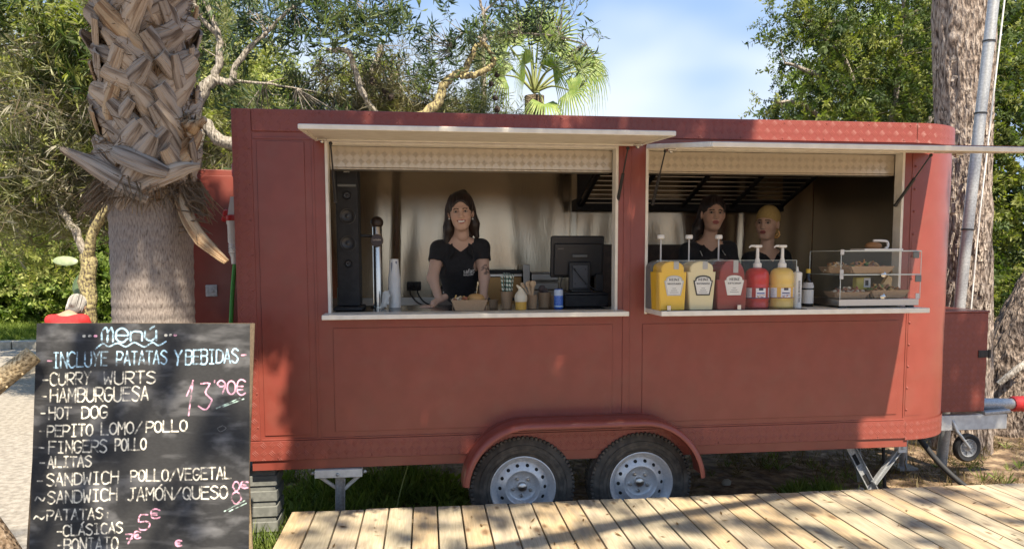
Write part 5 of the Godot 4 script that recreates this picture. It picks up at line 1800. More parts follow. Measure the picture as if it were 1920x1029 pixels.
func counter_right() -> void:
	var yellow := mat(L(0.78, 0.48, 0.03), 0.28)
	var cream := mat(L(0.72, 0.62, 0.36), 0.28)
	var ketchup := mat(L(0.24, 0.022, 0.018), 0.2)
	var y := 1.4245
	dispenser("mustard_dispenser", "yellow mustard dispenser with a long pump rod, first in the sauce row", V(2.489, y, 0.19), yellow, 0.148, 0.168, 0.222, 0.062, "MUSTARD", L(0.5, 0.5, 0.5))
	dispenser("mayonnaise_dispenser", "cream mayonnaise dispenser with black-rimmed label between mustard and ketchup", V(2.664, y, 0.19), cream, 0.138, 0.172, 0.222, 0.062, "MAYONNAISE", L(0.02, 0.02, 0.02))
	dispenser("ketchup_dispenser", "dark red ketchup dispenser with an arched top and long pump rod", V(2.850, y, 0.19), ketchup, 0.172, 0.188, 0.175, 0.118, "KETCHUP", L(0.7, 0.69, 0.65), true)
	pump_bottle("bright red ketchup bottle with a white pump head", V(3.055, y, 0.16), mat(L(0.55, 0.02, 0.025), 0.25), 0)
	pump_bottle("yellow sauce bottle with a white pump head", V(3.213, y, 0.16), mat(L(0.80, 0.55, 0.14), 0.25), 1)
	# squeeze bottle
	var t := thing("squeeze_bottle", "slim white squeeze bottle beside the yellow pump bottle", "squeeze bottle", V(3.318, y, 0.15))
	lay("bottle", [Vector2(0, 0), Vector2(0.025, 0), Vector2(0.027, 0.004), Vector2(0.027, 0.19), Vector2(0.025, 0.198), Vector2(0.0, 0.2)], M.plastic_white, t, Vector3.ZERO, 20)
	lay("cap", [Vector2(0.028, 0.192), Vector2(0.028, 0.212), Vector2(0.008, 0.222), Vector2(0.003, 0.25), Vector2(0.0, 0.25)], M.plastic_white, t, Vector3.ZERO, 20)
	text("SALSA BURGER", 0.13, 0.012, M.ink, t, Transform3D(Basis(Vector3.BACK, PI / 2), Vector3(0.0, 0.10, 0.0273)), true)
	# dark bottle
	t = thing("sauce_bottle", "dark soy sauce bottle with a yellow cap and pale label", "bottle", V(3.437, y, 0.06))
	lay("bottle", [Vector2(0, 0), Vector2(0.033, 0), Vector2(0.035, 0.006), Vector2(0.035, 0.125), Vector2(0.028, 0.15), Vector2(0.013, 0.18), Vector2(0.012, 0.21)], mat(L(0.012, 0.01, 0.01), 0.12), t, Vector3.ZERO, 24)
	lay("cap", [Vector2(0.014, 0.208), Vector2(0.014, 0.232), Vector2(0.0, 0.234)], mat(L(0.65, 0.45, 0.05), 0.4), t, Vector3.ZERO, 16)
	lay("back_label", [Vector2(0.0356, 0.02), Vector2(0.0356, 0.105)], M.paper, t, Vector3.ZERO, 20)
	lay("neck_label", [Vector2(0.0362, 0.115), Vector2(0.0362, 0.128), Vector2(0.029, 0.150)], M.plastic_grey, t, Vector3.ZERO, 20)
	t = thing("jar", "small clear jar behind the dark sauce bottle", "jar", V(3.40, y, -0.12))
	lay("glass_body", [Vector2(0, 0.001), Vector2(0.032, 0.001), Vector2(0.034, 0.08), Vector2(0.03, 0.09)], M.glass, t, Vector3.ZERO, 16)
	lay("lid", [Vector2(0.031, 0.09), Vector2(0.031, 0.108), Vector2(0, 0.108)], M.plastic_white, t, Vector3.ZERO, 16)
	# sneeze guard
	t = thing("glass_guard", "low clear glass guard standing in front of the sauces", "glass guard", V(0, y, 0))
	var mb := MB.new()
	mb.bx(2.385, 3.235, 0.006, 0.287, 0.287, 0.293, 0.001)
	put("glass_pane", mb, M.glass, t)
	mb = MB.new()
	mb.bx(2.385, 3.235, 0.2872, 0.2895, 0.287, 0.293, 0.0005)
	mb.bx(3.2352, 3.2375, 0.006, 0.287, 0.287, 0.293, 0.0005)
	put("pane_edge", mb, M.glass_edge, t)
	for x in [2.46, 2.885]:
		mb = MB.new()
		mb.bx(x - 0.012, x + 0.012, 0.0, 0.03, 0.2935, 0.300, 0.002)
		mb.bx(x - 0.012, x + 0.012, 0.0, 0.005, 0.27, 0.3, 0.001)
		put("clip", mb, M.chrome, t)
	mb = MB.new()
	mb.bx(2.42, 3.30, 0.0, 0.004, 0.05, 0.31, 0.001)
	put("base_plate", mb, M.counter_dark, t)
	display_case()

func food_heap(parent: Node, n: int, area: Vector3, at: Vector3, cols: Array, seed_: int, size := 0.012) -> void:
	var r := RandomNumberGenerator.new()
	r.seed = seed_
	for k in cols.size():
		var mb := MB.new()
		for i in int(n / float(cols.size())):
			var p := at + Vector3(r.randf_range(-1, 1) * area.x, r.randf() * area.y, r.randf_range(-1, 1) * area.z)
			var B := Basis.from_euler(Vector3(r.randf() * 3, r.randf() * 3, r.randf() * 3))
			if k % 2: mb.box(p, Vector3(size * 3.6, size * 0.7, size * 0.7), size * 0.2, B)
			else: mb.ball(p, Vector3(size * 1.3, size * 0.6, size), 7, 5, B)
		stuff(put("food", mb, mat(cols[k], 0.55), parent))

func boat(called: String, label: String, at: Vector3, w: float, d: float, h: float, cols: Array, seed_: int, category := "food tray") -> Node3D:
	var t := thing(called, label, category, at)
	var mb := MB.new()
	var k := 0.78
	var b := [Vector3(-w * k, 0.002, d * k), Vector3(w * k, 0.002, d * k), Vector3(w * k, 0.002, -d * k), Vector3(-w * k, 0.002, -d * k)]
	var u := [Vector3(-w, h, d), Vector3(w, h, d), Vector3(w, h, -d), Vector3(-w, h, -d)]
	mb.face(b[0], b[1], b[2], b[3], Vector3.UP)
	for i in 4:
		var j := (i + 1) % 4
		var nn: Vector3 = (b[j] - b[i]).cross(u[i] - b[i]).normalized()
		mb.face(b[i], b[j], u[j], u[i], nn)
		var inn := Vector3(-nn.x, 0, -nn.z) * 0.002
		mb.face(b[i] + inn, b[j] + inn, u[j] + inn, u[i] + inn, -nn)
		mb.quad(mb.vert(u[i], Vector3.UP), mb.vert(u[j], Vector3.UP), mb.vert(u[j] + inn, Vector3.UP), mb.vert(u[i] + inn, Vector3.UP))
	for s in [-1.0, 1.0]:     # folded corner flaps
		mb.prism(PackedVector2Array([Vector2(0, 0.004), Vector2(0.02, 0.006), Vector2(0.026, h), Vector2(0.004, h + 0.003)]), 0.0025, Transform3D(Basis(Vector3.UP, PI / 2), Vector3(s * (w * 0.9 + 0.003), 0, d * 0.88)))
	put("carton", mb, M.kraft, t)
	if cols:
		food_heap(t, 70, Vector3(w * 0.78, h * 0.6, d * 0.75), Vector3(0, h * 0.45, 0), cols, seed_, 0.013)
		food_heap(t, 30, Vector3(w * 0.5, h * 0.5, d * 0.45), Vector3(0, h * 1.0, 0), cols, seed_ + 50, 0.013)
	return t

func display_case() -> void:
	var t := thing("display_case", "clear two-shelf display case of sample dishes at the right end of the counter", "display case", V(0, 1.4245, 0))
	var x0 := 3.535
	var x1 := 4.055
	var z0 := -0.10
	var z1 := 0.25
	var mb := MB.new()
	mb.bx(x0, x1, 0.012, 0.052, z0, z1, 0.002)
	put("base", mb, M.brushed, t)
	for q in [[x0 + 0.04, z1 - 0.03], [x1 - 0.04, z1 - 0.03], [x0 + 0.04, z0 + 0.03], [x1 - 0.04, z0 + 0.03]]:
		mb = MB.new()
		mb.bx(q[0] - 0.02, q[0] + 0.02, 0.0, 0.0115, q[1] - 0.015, q[1] + 0.015, 0.002)
		put("foot", mb, M.black, t)
	for q in [[x0, x0 + 0.004, z0, z1], [x1 - 0.004, x1, z0, z1]]:
		mb = MB.new()
		mb.bx(q[0], q[1], 0.053, 0.34, q[2], q[3])
		put("side_pane", mb, M.glass, t)
	for q in [[0.056, 0.196], [0.204, 0.336]]:
		mb = MB.new()
		mb.bx(x0 + 0.006, x1 - 0.006, q[0], q[1], z1 + 0.001, z1 + 0.005)
		put("door_pane", mb, M.glass, t)
		lay("door_knob", [Vector2(0.006, 0), Vector2(0.008, 0.012), Vector2(0.016, 0.016), Vector2(0.017, 0.022), Vector2(0.012, 0.028), Vector2(0, 0.03)], M.chrome, t).transform = Transform3D(Basis(Vector3.RIGHT, PI / 2), Vector3(3.80, q[1] - 0.002 if q[0] < 0.1 else q[0] - 0.004, z1 + 0.005)) if q[0] > 0.1 else Transform3D(Basis(Vector3.RIGHT, PI / 2), Vector3(3.80, 0.068, z1 + 0.005))
	mb = MB.new()
	mb.bx(x0 + 0.005, x1 - 0.005, 0.198, 0.2025, z0, z1 - 0.002)
	put("shelf", mb, M.glass, t)
	mb = MB.new()
	mb.bx(x0, x1, 0.3405, 0.345, z0, z1)
	put("top_pane", mb, M.glass, t)
	mb = MB.new()    # bright ground edges of the panes
	mb.bx(x0, x1, 0.338, 0.3455, z1 + 0.0055, z1 + 0.008, 0.001)
	mb.bx(x0 - 0.002, x0 + 0.003, 0.053, 0.34, z1 + 0.0055, z1 + 0.008, 0.001)
	mb.bx(x1 - 0.003, x1 + 0.002, 0.053, 0.34, z1 + 0.0055, z1 + 0.008, 0.001)
	mb.bx(x0 + 0.004, x1 - 0.004, 0.1965, 0.2035, z1 + 0.0055, z1 + 0.0075, 0.001)
	mb.bx(x0 - 0.003, x0 - 0.001, 0.341, 0.3455, z0, z1, 0.001)
	mb.bx(x0 - 0.003, x0 - 0.001, 0.199, 0.2025, z0, z1, 0.001)
	mb.bx(x0 - 0.003, x0 + 0.001, 0.053, 0.34, z0 - 0.003, z0 + 0.001, 0.001)
	put("pane_edge", mb, M.glass_edge, t)
	for q in [[x0 + 0.004, 0.335], [x0 + 0.004, 0.19], [x0 + 0.004, 0.215], [x1 - 0.02, 0.07]]:
		mb = MB.new()
		mb.bx(q[0] - 0.012, q[0] + 0.012, q[1] - 0.016, q[1] + 0.016, z1 + 0.0085, z1 + 0.014, 0.002)
		put("pane_clip", mb, M.plastic_grey, t)
	for q in [[x1 - 0.04, 0.318], [x1 - 0.02, 0.175]]:
		mb = MB.new()
		mb.bx(q[0] - 0.02, q[0] + 0.02, q[1] - 0.02, q[1] + 0.02, z1 + 0.0085, z1 + 0.018, 0.003)
		put("door_hinge", mb, M.grey_plastic, t)
	var orange := L(0.50, 0.19, 0.05)
	var brown := L(0.22, 0.10, 0.045)
	var green := L(0.07, 0.16, 0.025)
	var tan := L(0.50, 0.33, 0.16)
	var pale := L(0.62, 0.55, 0.42)
	boat("food_tray", "kraft tray of loaded orange fries on the upper shelf of the display case", V(3.80, 1.629, 0.09), 0.145, 0.08, 0.045, [orange, tan, green, L(0.55, 0.28, 0.08), brown], 3)
	boat("food_tray", "nearly hidden kraft tray at the back of the display case's upper shelf", V(3.66, 1.629, 0.0), 0.09, 0.06, 0.04, [tan, pale, brown], 4)
	boat("food_tray", "kraft tray of pale sauced food low in the display case, near its corner post", V(3.66, 1.478, 0.12), 0.11, 0.08, 0.04, [pale, L(0.55, 0.5, 0.42), brown, L(0.35, 0.12, 0.08)], 5)
	boat("food_tray", "kraft tray of browned wings with green leaves low in the display case", V(3.90, 1.478, 0.12), 0.125, 0.085, 0.05, [brown, tan, green, L(0.40, 0.19, 0.06), L(0.55, 0.36, 0.14)], 6)
	var w := thing("pita_wrap", "folded flatbread standing at the back of the display case", "flatbread", V(3.99, 1.478, -0.02))
	mb = MB.new()
	mb.prism(PackedVector2Array([Vector2(-0.06, 0), Vector2(0.05, 0), Vector2(0.055, 0.12), Vector2(0.03, 0.135)]), 0.03)
	put("bread", mb, mat(L(0.55, 0.38, 0.18), 0.7), w)
	w = thing("oil_bottle", "small yellow oil bottle with a white label inside the display case", "bottle", V(3.845, 1.478, -0.02))
	mb = MB.new()
	mb.bx(-0.05, 0.05, 0.0, 0.125, -0.025, 0.025, 0.008)
	put("bottle", mb, mat(L(0.6, 0.52, 0.10), 0.15), w)
	mb = MB.new()
	mb.bx(0.0, 0.045, 0.06, 0.12, 0.0255, 0.027)
	put("paper_label", mb, M.paper, w)
	mb = MB.new()
	mb.bx(0.008, 0.03, 0.072, 0.105, 0.0273, 0.028)
	put("label_mark", mb, M.ink, w)
	w = thing("bread_tray", "white paper tray with a bread roll on top of the display case", "food tray", V(3.90, 1.7705, 0.02))
	mb = MB.new()
	mb.bx(-0.13, 0.13, 0.0, 0.012, -0.06, 0.1, 0.003)
	put("paper_tray", mb, M.plastic_white, w)
	mb = MB.new()
	mb.ball(Vector3(-0.02, 0.03, 0.02), Vector3(0.055, 0.026, 0.035), 14, 10)
	put("bread_roll", mb, mat(L(0.30, 0.15, 0.06), 0.7), w)
	mb = MB.new()
	mb.tube(curve([Vector3(-0.03, 0.062, 0.03), Vector3(0.03, 0.062, 0.03), Vector3(0.065, 0.055, 0.03), Vector3(0.07, 0.025, 0.03), Vector3(0.05, 0.014, 0.03)], 4), taper(17, 0.008, 0.008), 8)
	put("paper_fold", mb, M.plastic_white, w)

func counter_left() -> void:
	var y := 1.4145
	# loudspeaker
	var t := thing("tower_speaker", "tall black tower loudspeaker standing at the end of the left counter", "loudspeaker", V(0.604, y, -0.36))
	var mb := MB.new()
	mb.bx(-0.0875, 0.0875, 0.0, 0.022, -0.14, 0.20, 0.006)
	put("foot_plate", mb, M.black_matt, t)
	mb = MB.new()
	mb.bx(-0.068, 0.068, 0.0225, 0.90, -0.10, 0.10, 0.008)
	put("cabinet", mb, M.black_matt, t)
	var Z := Basis(Vector3.RIGHT, PI / 2)
	for q in [[0.575, 0.05, "woofer"], [0.41, 0.05, "woofer"], [0.70, 0.028, "tweeter"], [0.285, 0.024, "port"]]:
		mb = MB.new()
		var r: float = q[1]
		mb.lathe([Vector2(r, -0.002), Vector2(r, 0.004), Vector2(r * 0.92, 0.006), Vector2(r * 0.80, 0.003), Vector2(r * 0.74, 0.007), Vector2(r * 0.64, 0.003), Vector2(r * 0.30, -0.004 + 0.006), Vector2(r * 0.27, 0.010), Vector2(0, 0.013)], 32, Transform3D(Z, Vector3(0, q[0], 0.1003)))
		put(q[2], mb, M.driver, t)
	mb = MB.new()
	mb.bx(-0.055, 0.055, 0.752, 0.768, 0.1003, 0.106, 0.002)
	put("trim_bar", mb, M.grey_plastic, t)
	text("auna", 0.035, 0.008, M.plastic_white, t, Transform3D(Basis(), Vector3(0.0, 0.842, 0.1012)), true)
	# beer tap
	t = thing("beer_tap", "chrome beer tap column with a round dark badge and brown knob", "beer tap", V(0.772, y, -0.45))
	lay("base_flange", [Vector2(0.05, 0), Vector2(0.05, 0.008), Vector2(0.036, 0.012)], M.chrome, t)
	lay("column", [Vector2(0.0315, 0.008), Vector2(0.0315, 0.525), Vector2(0.029, 0.53), Vector2(0.0, 0.532)], M.chrome, t, Vector3.ZERO, 32)
	mb = MB.new()
	mb.ball(Vector3(0.0, 0.545, 0.005), Vector3(0.042, 0.040, 0.038), 20, 14)
	put("knob", mb, mat(L(0.035, 0.02, 0.014), 0.45), t)
	mb = MB.new()
	mb.lathe([Vector2(0.041, 0), Vector2(0.041, 0.006), Vector2(0.037, 0.008), Vector2(0.036, 0.005), Vector2(0.0, 0.005)], 32, Transform3D(Z, Vector3(0, 0.43, 0.032)))
	put("badge", mb, mat(L(0.10, 0.07, 0.05), 0.3, 0.4), t)
	mb = MB.new()
	mb.lathe([Vector2(0.0345, 0.0055), Vector2(0.0, 0.0058)], 32, Transform3D(Z, Vector3(0, 0.43, 0.032)))
	put("badge_face", mb, mat(L(0.03, 0.012, 0.012), 0.3), t)
	text("La Rubia", 0.05, 0.012, mat(L(0.6, 0.5, 0.4), 0.5), t, Transform3D(Basis(), Vector3(0, 0.435, 0.0395)), true)
	mb = MB.new()
	mb.tube([Vector3(-0.03, 0.46, 0), Vector3(-0.07, 0.462, 0.005)], [0.008, 0.008], 8)
	mb.box(Vector3(-0.085, 0.462, 0.006), Vector3(0.035, 0.018, 0.018), 0.004)
	put("tap_lever", mb, M.black, t)
	# paper cups
	t = thing("cup_stack", "tall stack of white paper cups beside the beer tap", "cup stack", V(0.878, y, -0.43))
	for k in 15:
		var u := k * 0.0132
		lay("paper_cup", [Vector2(0.0385, 0.0 + u), Vector2(0.0405, 0.001 + u), Vector2(0.0405, 0.004 + u), Vector2(0.0385, 0.0132 + u)], M.plastic_white, t, Vector3.ZERO, 24)
	lay("paper_cup", [Vector2(0.0385, 0.199), Vector2(0.0335, 0.225), Vector2(0.028, 0.312), Vector2(0.0, 0.313)], M.plastic_white, t, Vector3.ZERO, 24)
	mb = MB.new()
	mb.bx(-0.004, 0.018, 0.282, 0.298, 0.0262, 0.0275)
	mb.bx(-0.018, -0.011, 0.215, 0.29, 0.0262, 0.0285)
	put("printed_mark", mb, mat(L(0.12, 0.14, 0.2), 0.5), t)
	t = thing("napkin_bundle", "crumpled white paper napkins between the tap and the cups", "napkins", V(0.822, y, -0.36))
	mb = MB.new()
	for k in 5:
		mb.box(Vector3(rng.randf_range(-0.012, 0.012), 0.045 + k * 0.006, rng.randf_range(-0.01, 0.01)), Vector3(0.03, 0.085, 0.003), 0.001, Basis.from_euler(Vector3(rng.randf_range(-0.3, 0.3), rng.randf_range(-1, 1), rng.randf_range(-0.5, 0.5))))
	put("napkin", mb, M.paper, t)
	# burger box
	t = boat("burger_box", "open kraft box with a burger and fries on the left counter", V(1.331, y, -0.07), 0.108, 0.075, 0.068, [], 9)
	food_heap(t, 60, Vector3(0.045, 0.045, 0.05), Vector3(-0.05, 0.035, 0.0), [L(0.34, 0.12, 0.06), L(0.55, 0.36, 0.12), L(0.26, 0.10, 0.045)], 9, 0.012)
	lay("patty", [Vector2(0.0, 0.045), Vector2(0.05, 0.045), Vector2(0.053, 0.052), Vector2(0.05, 0.059), Vector2(0, 0.0595)], mat(L(0.10, 0.045, 0.025), 0.7), t, Vector3(0.043, 0, 0.0), 20)
	lay("lettuce", [Vector2(0.03, 0.0592), Vector2(0.058, 0.0575), Vector2(0.056, 0.0615), Vector2(0.03, 0.0618)], mat(L(0.16, 0.26, 0.05), 0.6), t, Vector3(0.043, 0, 0.0), 18)
	lay("bun", [Vector2(0.0, 0.06), Vector2(0.05, 0.06), Vector2(0.054, 0.068), Vector2(0.052, 0.08), Vector2(0.042, 0.093), Vector2(0.022, 0.101), Vector2(0, 0.103)], mottled(L(0.42, 0.22, 0.07), L(0.58, 0.36, 0.15), 0.04, 0.6, Vector3.ONE * 9), t, Vector3(0.043, 0, 0.0), 24)
	mb = MB.new()
	mb.tube([Vector3(0.045, 0.09, 0.0), Vector3(0.055, 0.165, 0.0)], [0.003, 0.003], 6)
	mb.ball(Vector3(0.0555, 0.165, 0.0), Vector3(0.006, 0.012, 0.004), 8, 6)
	put("skewer", mb, mat(L(0.6, 0.48, 0.28), 0.6), t)
	mb = MB.new()
	for k in 6: mb.box(Vector3(-0.085 + k * 0.006, 0.07, 0.03 - k * 0.006), Vector3(0.03, 0.004, 0.05), 0.001, Basis.from_euler(Vector3(rng.randf_range(-0.5, 0.5), rng.randf(), 0.7)))
	put("paper_liner", mb, mat(L(0.62, 0.55, 0.42), 0.7), t)
	# straws
	t = thing("straw_cup", "kraft cup full of green and white striped paper straws", "cup of straws", V(1.577, y, -0.18), "kraft cups on the left counter")
	lay("cup", [Vector2(0, 0.001), Vector2(0.031, 0.001), Vector2(0.039, 0.108), Vector2(0.0405, 0.11), Vector2(0.038, 0.108), Vector2(0.031, 0.01)], M.kraft, t)
	var sm := mat(Color.WHITE, 0.6)
	var im := Image.create(32, 32, false, Image.FORMAT_RGB8)
	for py in 32:
		for px in 32:
			im.set_pixel(px, py, Color(0.06, 0.32, 0.25) if (px + py) % 32 < 13 else Color(0.82, 0.84, 0.78))
	sm.albedo_texture = ImageTexture.create_from_image(im)
	sm.uv1_scale = Vector3(1, 38, 1)
	for k in 26:
		var a := rng.randf() * TAU
		var q := sqrt(rng.randf())
		var b := Vector3(cos(a), 0, sin(a)) * q * 0.022 + Vector3(0, 0.012, 0)
		var e := Vector3(cos(a) * q * 0.046, rng.randf_range(0.19, 0.225), sin(a) * q * 0.04)
		mb = MB.new()
		mb.tube([b, e], [0.0036, 0.0036], 8)
		put("straw", mb, sm, t)
	# ornamental ice cream cup
	t = thing("ice_cream_cup", "yellow cup topped with a pale swirled cream dome", "ice cream cup", V(1.652, y, -0.09))
	lay("cup", [Vector2(0, 0.001), Vector2(0.034, 0.001), Vector2(0.036, 0.05)], mat(L(0.62, 0.36, 0.06), 0.4), t)
	lay("cream", [Vector2(0.037, 0.05), Vector2(0.040, 0.065), Vector2(0.039, 0.085), Vector2(0.030, 0.102), Vector2(0.020, 0.115), Vector2(0.012, 0.13)], mat(L(0.70, 0.63, 0.48), 0.35), t)
	mb = MB.new()
	mb.tube(curve([Vector3(0.0, 0.118, 0), Vector3(-0.006, 0.132, 0), Vector3(-0.018, 0.142, 0), Vector3(-0.026, 0.152, 0)], 4), taper(13, 0.016, 0.004), 10)
	put("cream_tip", mb, mat(L(0.70, 0.63, 0.48), 0.35), t)
	# wooden cutlery
	t = thing("cutlery_cup", "kraft cup holding wooden forks and knives", "cup of cutlery", V(1.732, y, -0.17), "kraft cups on the left counter")
	lay("cup", [Vector2(0, 0.001), Vector2(0.028, 0.001), Vector2(0.034, 0.085), Vector2(0.0355, 0.087), Vector2(0.033, 0.085), Vector2(0.028, 0.01)], M.kraft, t)
	for k in 9:
		mb = MB.new()
		var a := rng.randf_range(-0.65, 0.15)
		var B := Basis.from_euler(Vector3(rng.randf_range(-0.15, 0.15), rng.randf_range(-0.5, 0.5), -a * 0.9))
		var c0 := Vector3(a * 0.03, 0.085, rng.randf_range(-0.02, 0.02))
		mb.box(c0, Vector3(0.009, 0.13, 0.002), 0.0008, B)
		mb.ball(c0 + B * Vector3(0, 0.072, 0), Vector3(0.011, 0.02, 0.0025), 10, 6, B)
		put("wooden_fork", mb, mat(L(0.50, 0.36, 0.22), 0.7), t)
	t = thing("lid_cup", "wide kraft cup with dark lids sticking out, next to the blue can", "paper cup", V(1.826, y, -0.26), "kraft cups on the left counter")
	lay("cup", [Vector2(0, 0.001), Vector2(0.034, 0.001), Vector2(0.044, 0.096), Vector2(0.046, 0.098), Vector2(0.043, 0.096), Vector2(0.034, 0.01)], M.kraft, t)
	mb = MB.new()
	mb.ball(Vector3(-0.012, 0.118, -0.01), Vector3(0.024, 0.026, 0.006), 14, 8)
	mb.box(Vector3(0.008, 0.105, 0.0), Vector3(0.03, 0.03, 0.004), 0.001, Basis(Vector3.BACK, 0.4))
	put("dark_lids", mb, mat(L(0.04, 0.022, 0.02), 0.5), t)
	t = thing("small_kraft_cup", "small kraft cup half hidden behind the blue can", "paper cup", V(1.895, y, -0.33), "kraft cups on the left counter")
	lay("cup", [Vector2(0, 0.001), Vector2(0.024, 0.001), Vector2(0.03, 0.07), Vector2(0.0315, 0.072), Vector2(0.029, 0.07), Vector2(0.024, 0.01)], M.kraft, t)
	t = thing("dipping_cup", "low kraft dipping cup beside the burger box", "paper cup", V(1.505, y, -0.30), "kraft cups on the left counter")
	lay("cup", [Vector2(0, 0.001), Vector2(0.026, 0.001), Vector2(0.031, 0.05), Vector2(0.0325, 0.052), Vector2(0.030, 0.05), Vector2(0.026, 0.01)], M.kraft, t)
	t = thing("blue_can", "slim blue drink can with a pale top and white splashes", "can", V(1.898, y, -0.15))
	lay("body", [Vector2(0, 0.0005), Vector2(0.026, 0.0005), Vector2(0.0285, 0.008), Vector2(0.0285, 0.012)], mat(L(0.03, 0.12, 0.5), 0.3), t)
	lay("foot_band", [Vector2(0.0286, 0.012), Vector2(0.0286, 0.020)], mat(L(0.5, 0.65, 0.8), 0.3), t)
	lay("sleeve", [Vector2(0.0287, 0.020), Vector2(0.0287, 0.082)], mottled(L(0.03, 0.11, 0.52), L(0.14, 0.30, 0.72), 0.02, 0.3, Vector3.ONE * 9), t)
	lay("upper_band", [Vector2(0.0288, 0.082), Vector2(0.0288, 0.112), Vector2(0.026, 0.119)], mat(L(0.52, 0.60, 0.72), 0.35), t)
	lay("lid", [Vector2(0.0255, 0.119), Vector2(0.0255, 0.124), Vector2(0, 0.124)], mat(L(0.02, 0.07, 0.3), 0.4), t)
	# cash terminal
	t = thing("cash_register", "black cash register screen seen from behind on its drawer", "cash register", V(2.105, y, -0.42))
	mb = MB.new()
	mb.bx(-0.135, 0.155, 0.0, 0.078, -0.16, 0.12, 0.006)
	put("cash_drawer", mb, M.black_matt, t)
	mb = MB.new()
	mb.bx(-0.14, 0.16, 0.0785, 0.092, -0.165, 0.125, 0.004)
	put("drawer_top", mb, M.black, t)
	var sc := Basis(Vector3.RIGHT, 0.12)
	mb = MB.new()
	mb.box(Vector3(-0.01, 0.325, -0.10), Vector3(0.365, 0.28, 0.022), 0.012, sc)
	mb.box(Vector3(-0.006, 0.305, -0.080), Vector3(0.33, 0.215, 0.02), 0.008, sc)
	put("screen", mb, M.pos, t)
	text("sunmi", 0.035, 0.007, M.grey_light, t, Transform3D(sc, Vector3(-0.128, 0.379, -0.0605)))
	mb = MB.new()
	mb.box(Vector3(0.0, 0.33, -0.055), Vector3(0.10, 0.018, 0.02), 0.003, sc)
	put("hinge_bar", mb, M.grey_plastic, t)
	mb = MB.new()
	mb.bx(-0.075, 0.075, 0.0925, 0.29, -0.07, -0.045, 0.008)
	mb.bx(-0.075, 0.075, 0.0925, 0.105, -0.09, 0.03, 0.004)
	put("stand", mb, M.black, t)
	mb = MB.new()
	mb.bx(-0.052, 0.052, 0.115, 0.27, -0.0448, -0.038, 0.005)
	put("stand_cover", mb, mat(L(0.075, 0.08, 0.09), 0.45), t)
	for q in [[-0.035, 0.145], [0.035, 0.145], [-0.035, 0.24], [0.035, 0.24]]:
		mb = MB.new()
		mb.ball(Vector3(q[0], q[1], -0.0378), Vector3(0.004, 0.004, 0.002), 8, 4)
		put("screw", mb, M.dark, t)
	for q in [[Vector3(-0.05, 0.25, -0.03), Vector3(0.03, 0.15, 0.0), Vector3(0.10, 0.10, 0.03)], [Vector3(-0.11, 0.20, -0.08), Vector3(-0.13, 0.13, -0.06), Vector3(-0.11, 0.10, -0.02)]]:
		mb = MB.new()
		mb.tube(curve(q, 6), taper(13, 0.0035, 0.0035), 6)
		put("cable", mb, M.black, t)
	mb = MB.new()
	mb.bx(0.10, 0.15, 0.0925, 0.21, -0.06, 0.0, 0.006)
	put("receipt_unit", mb, M.black, t)

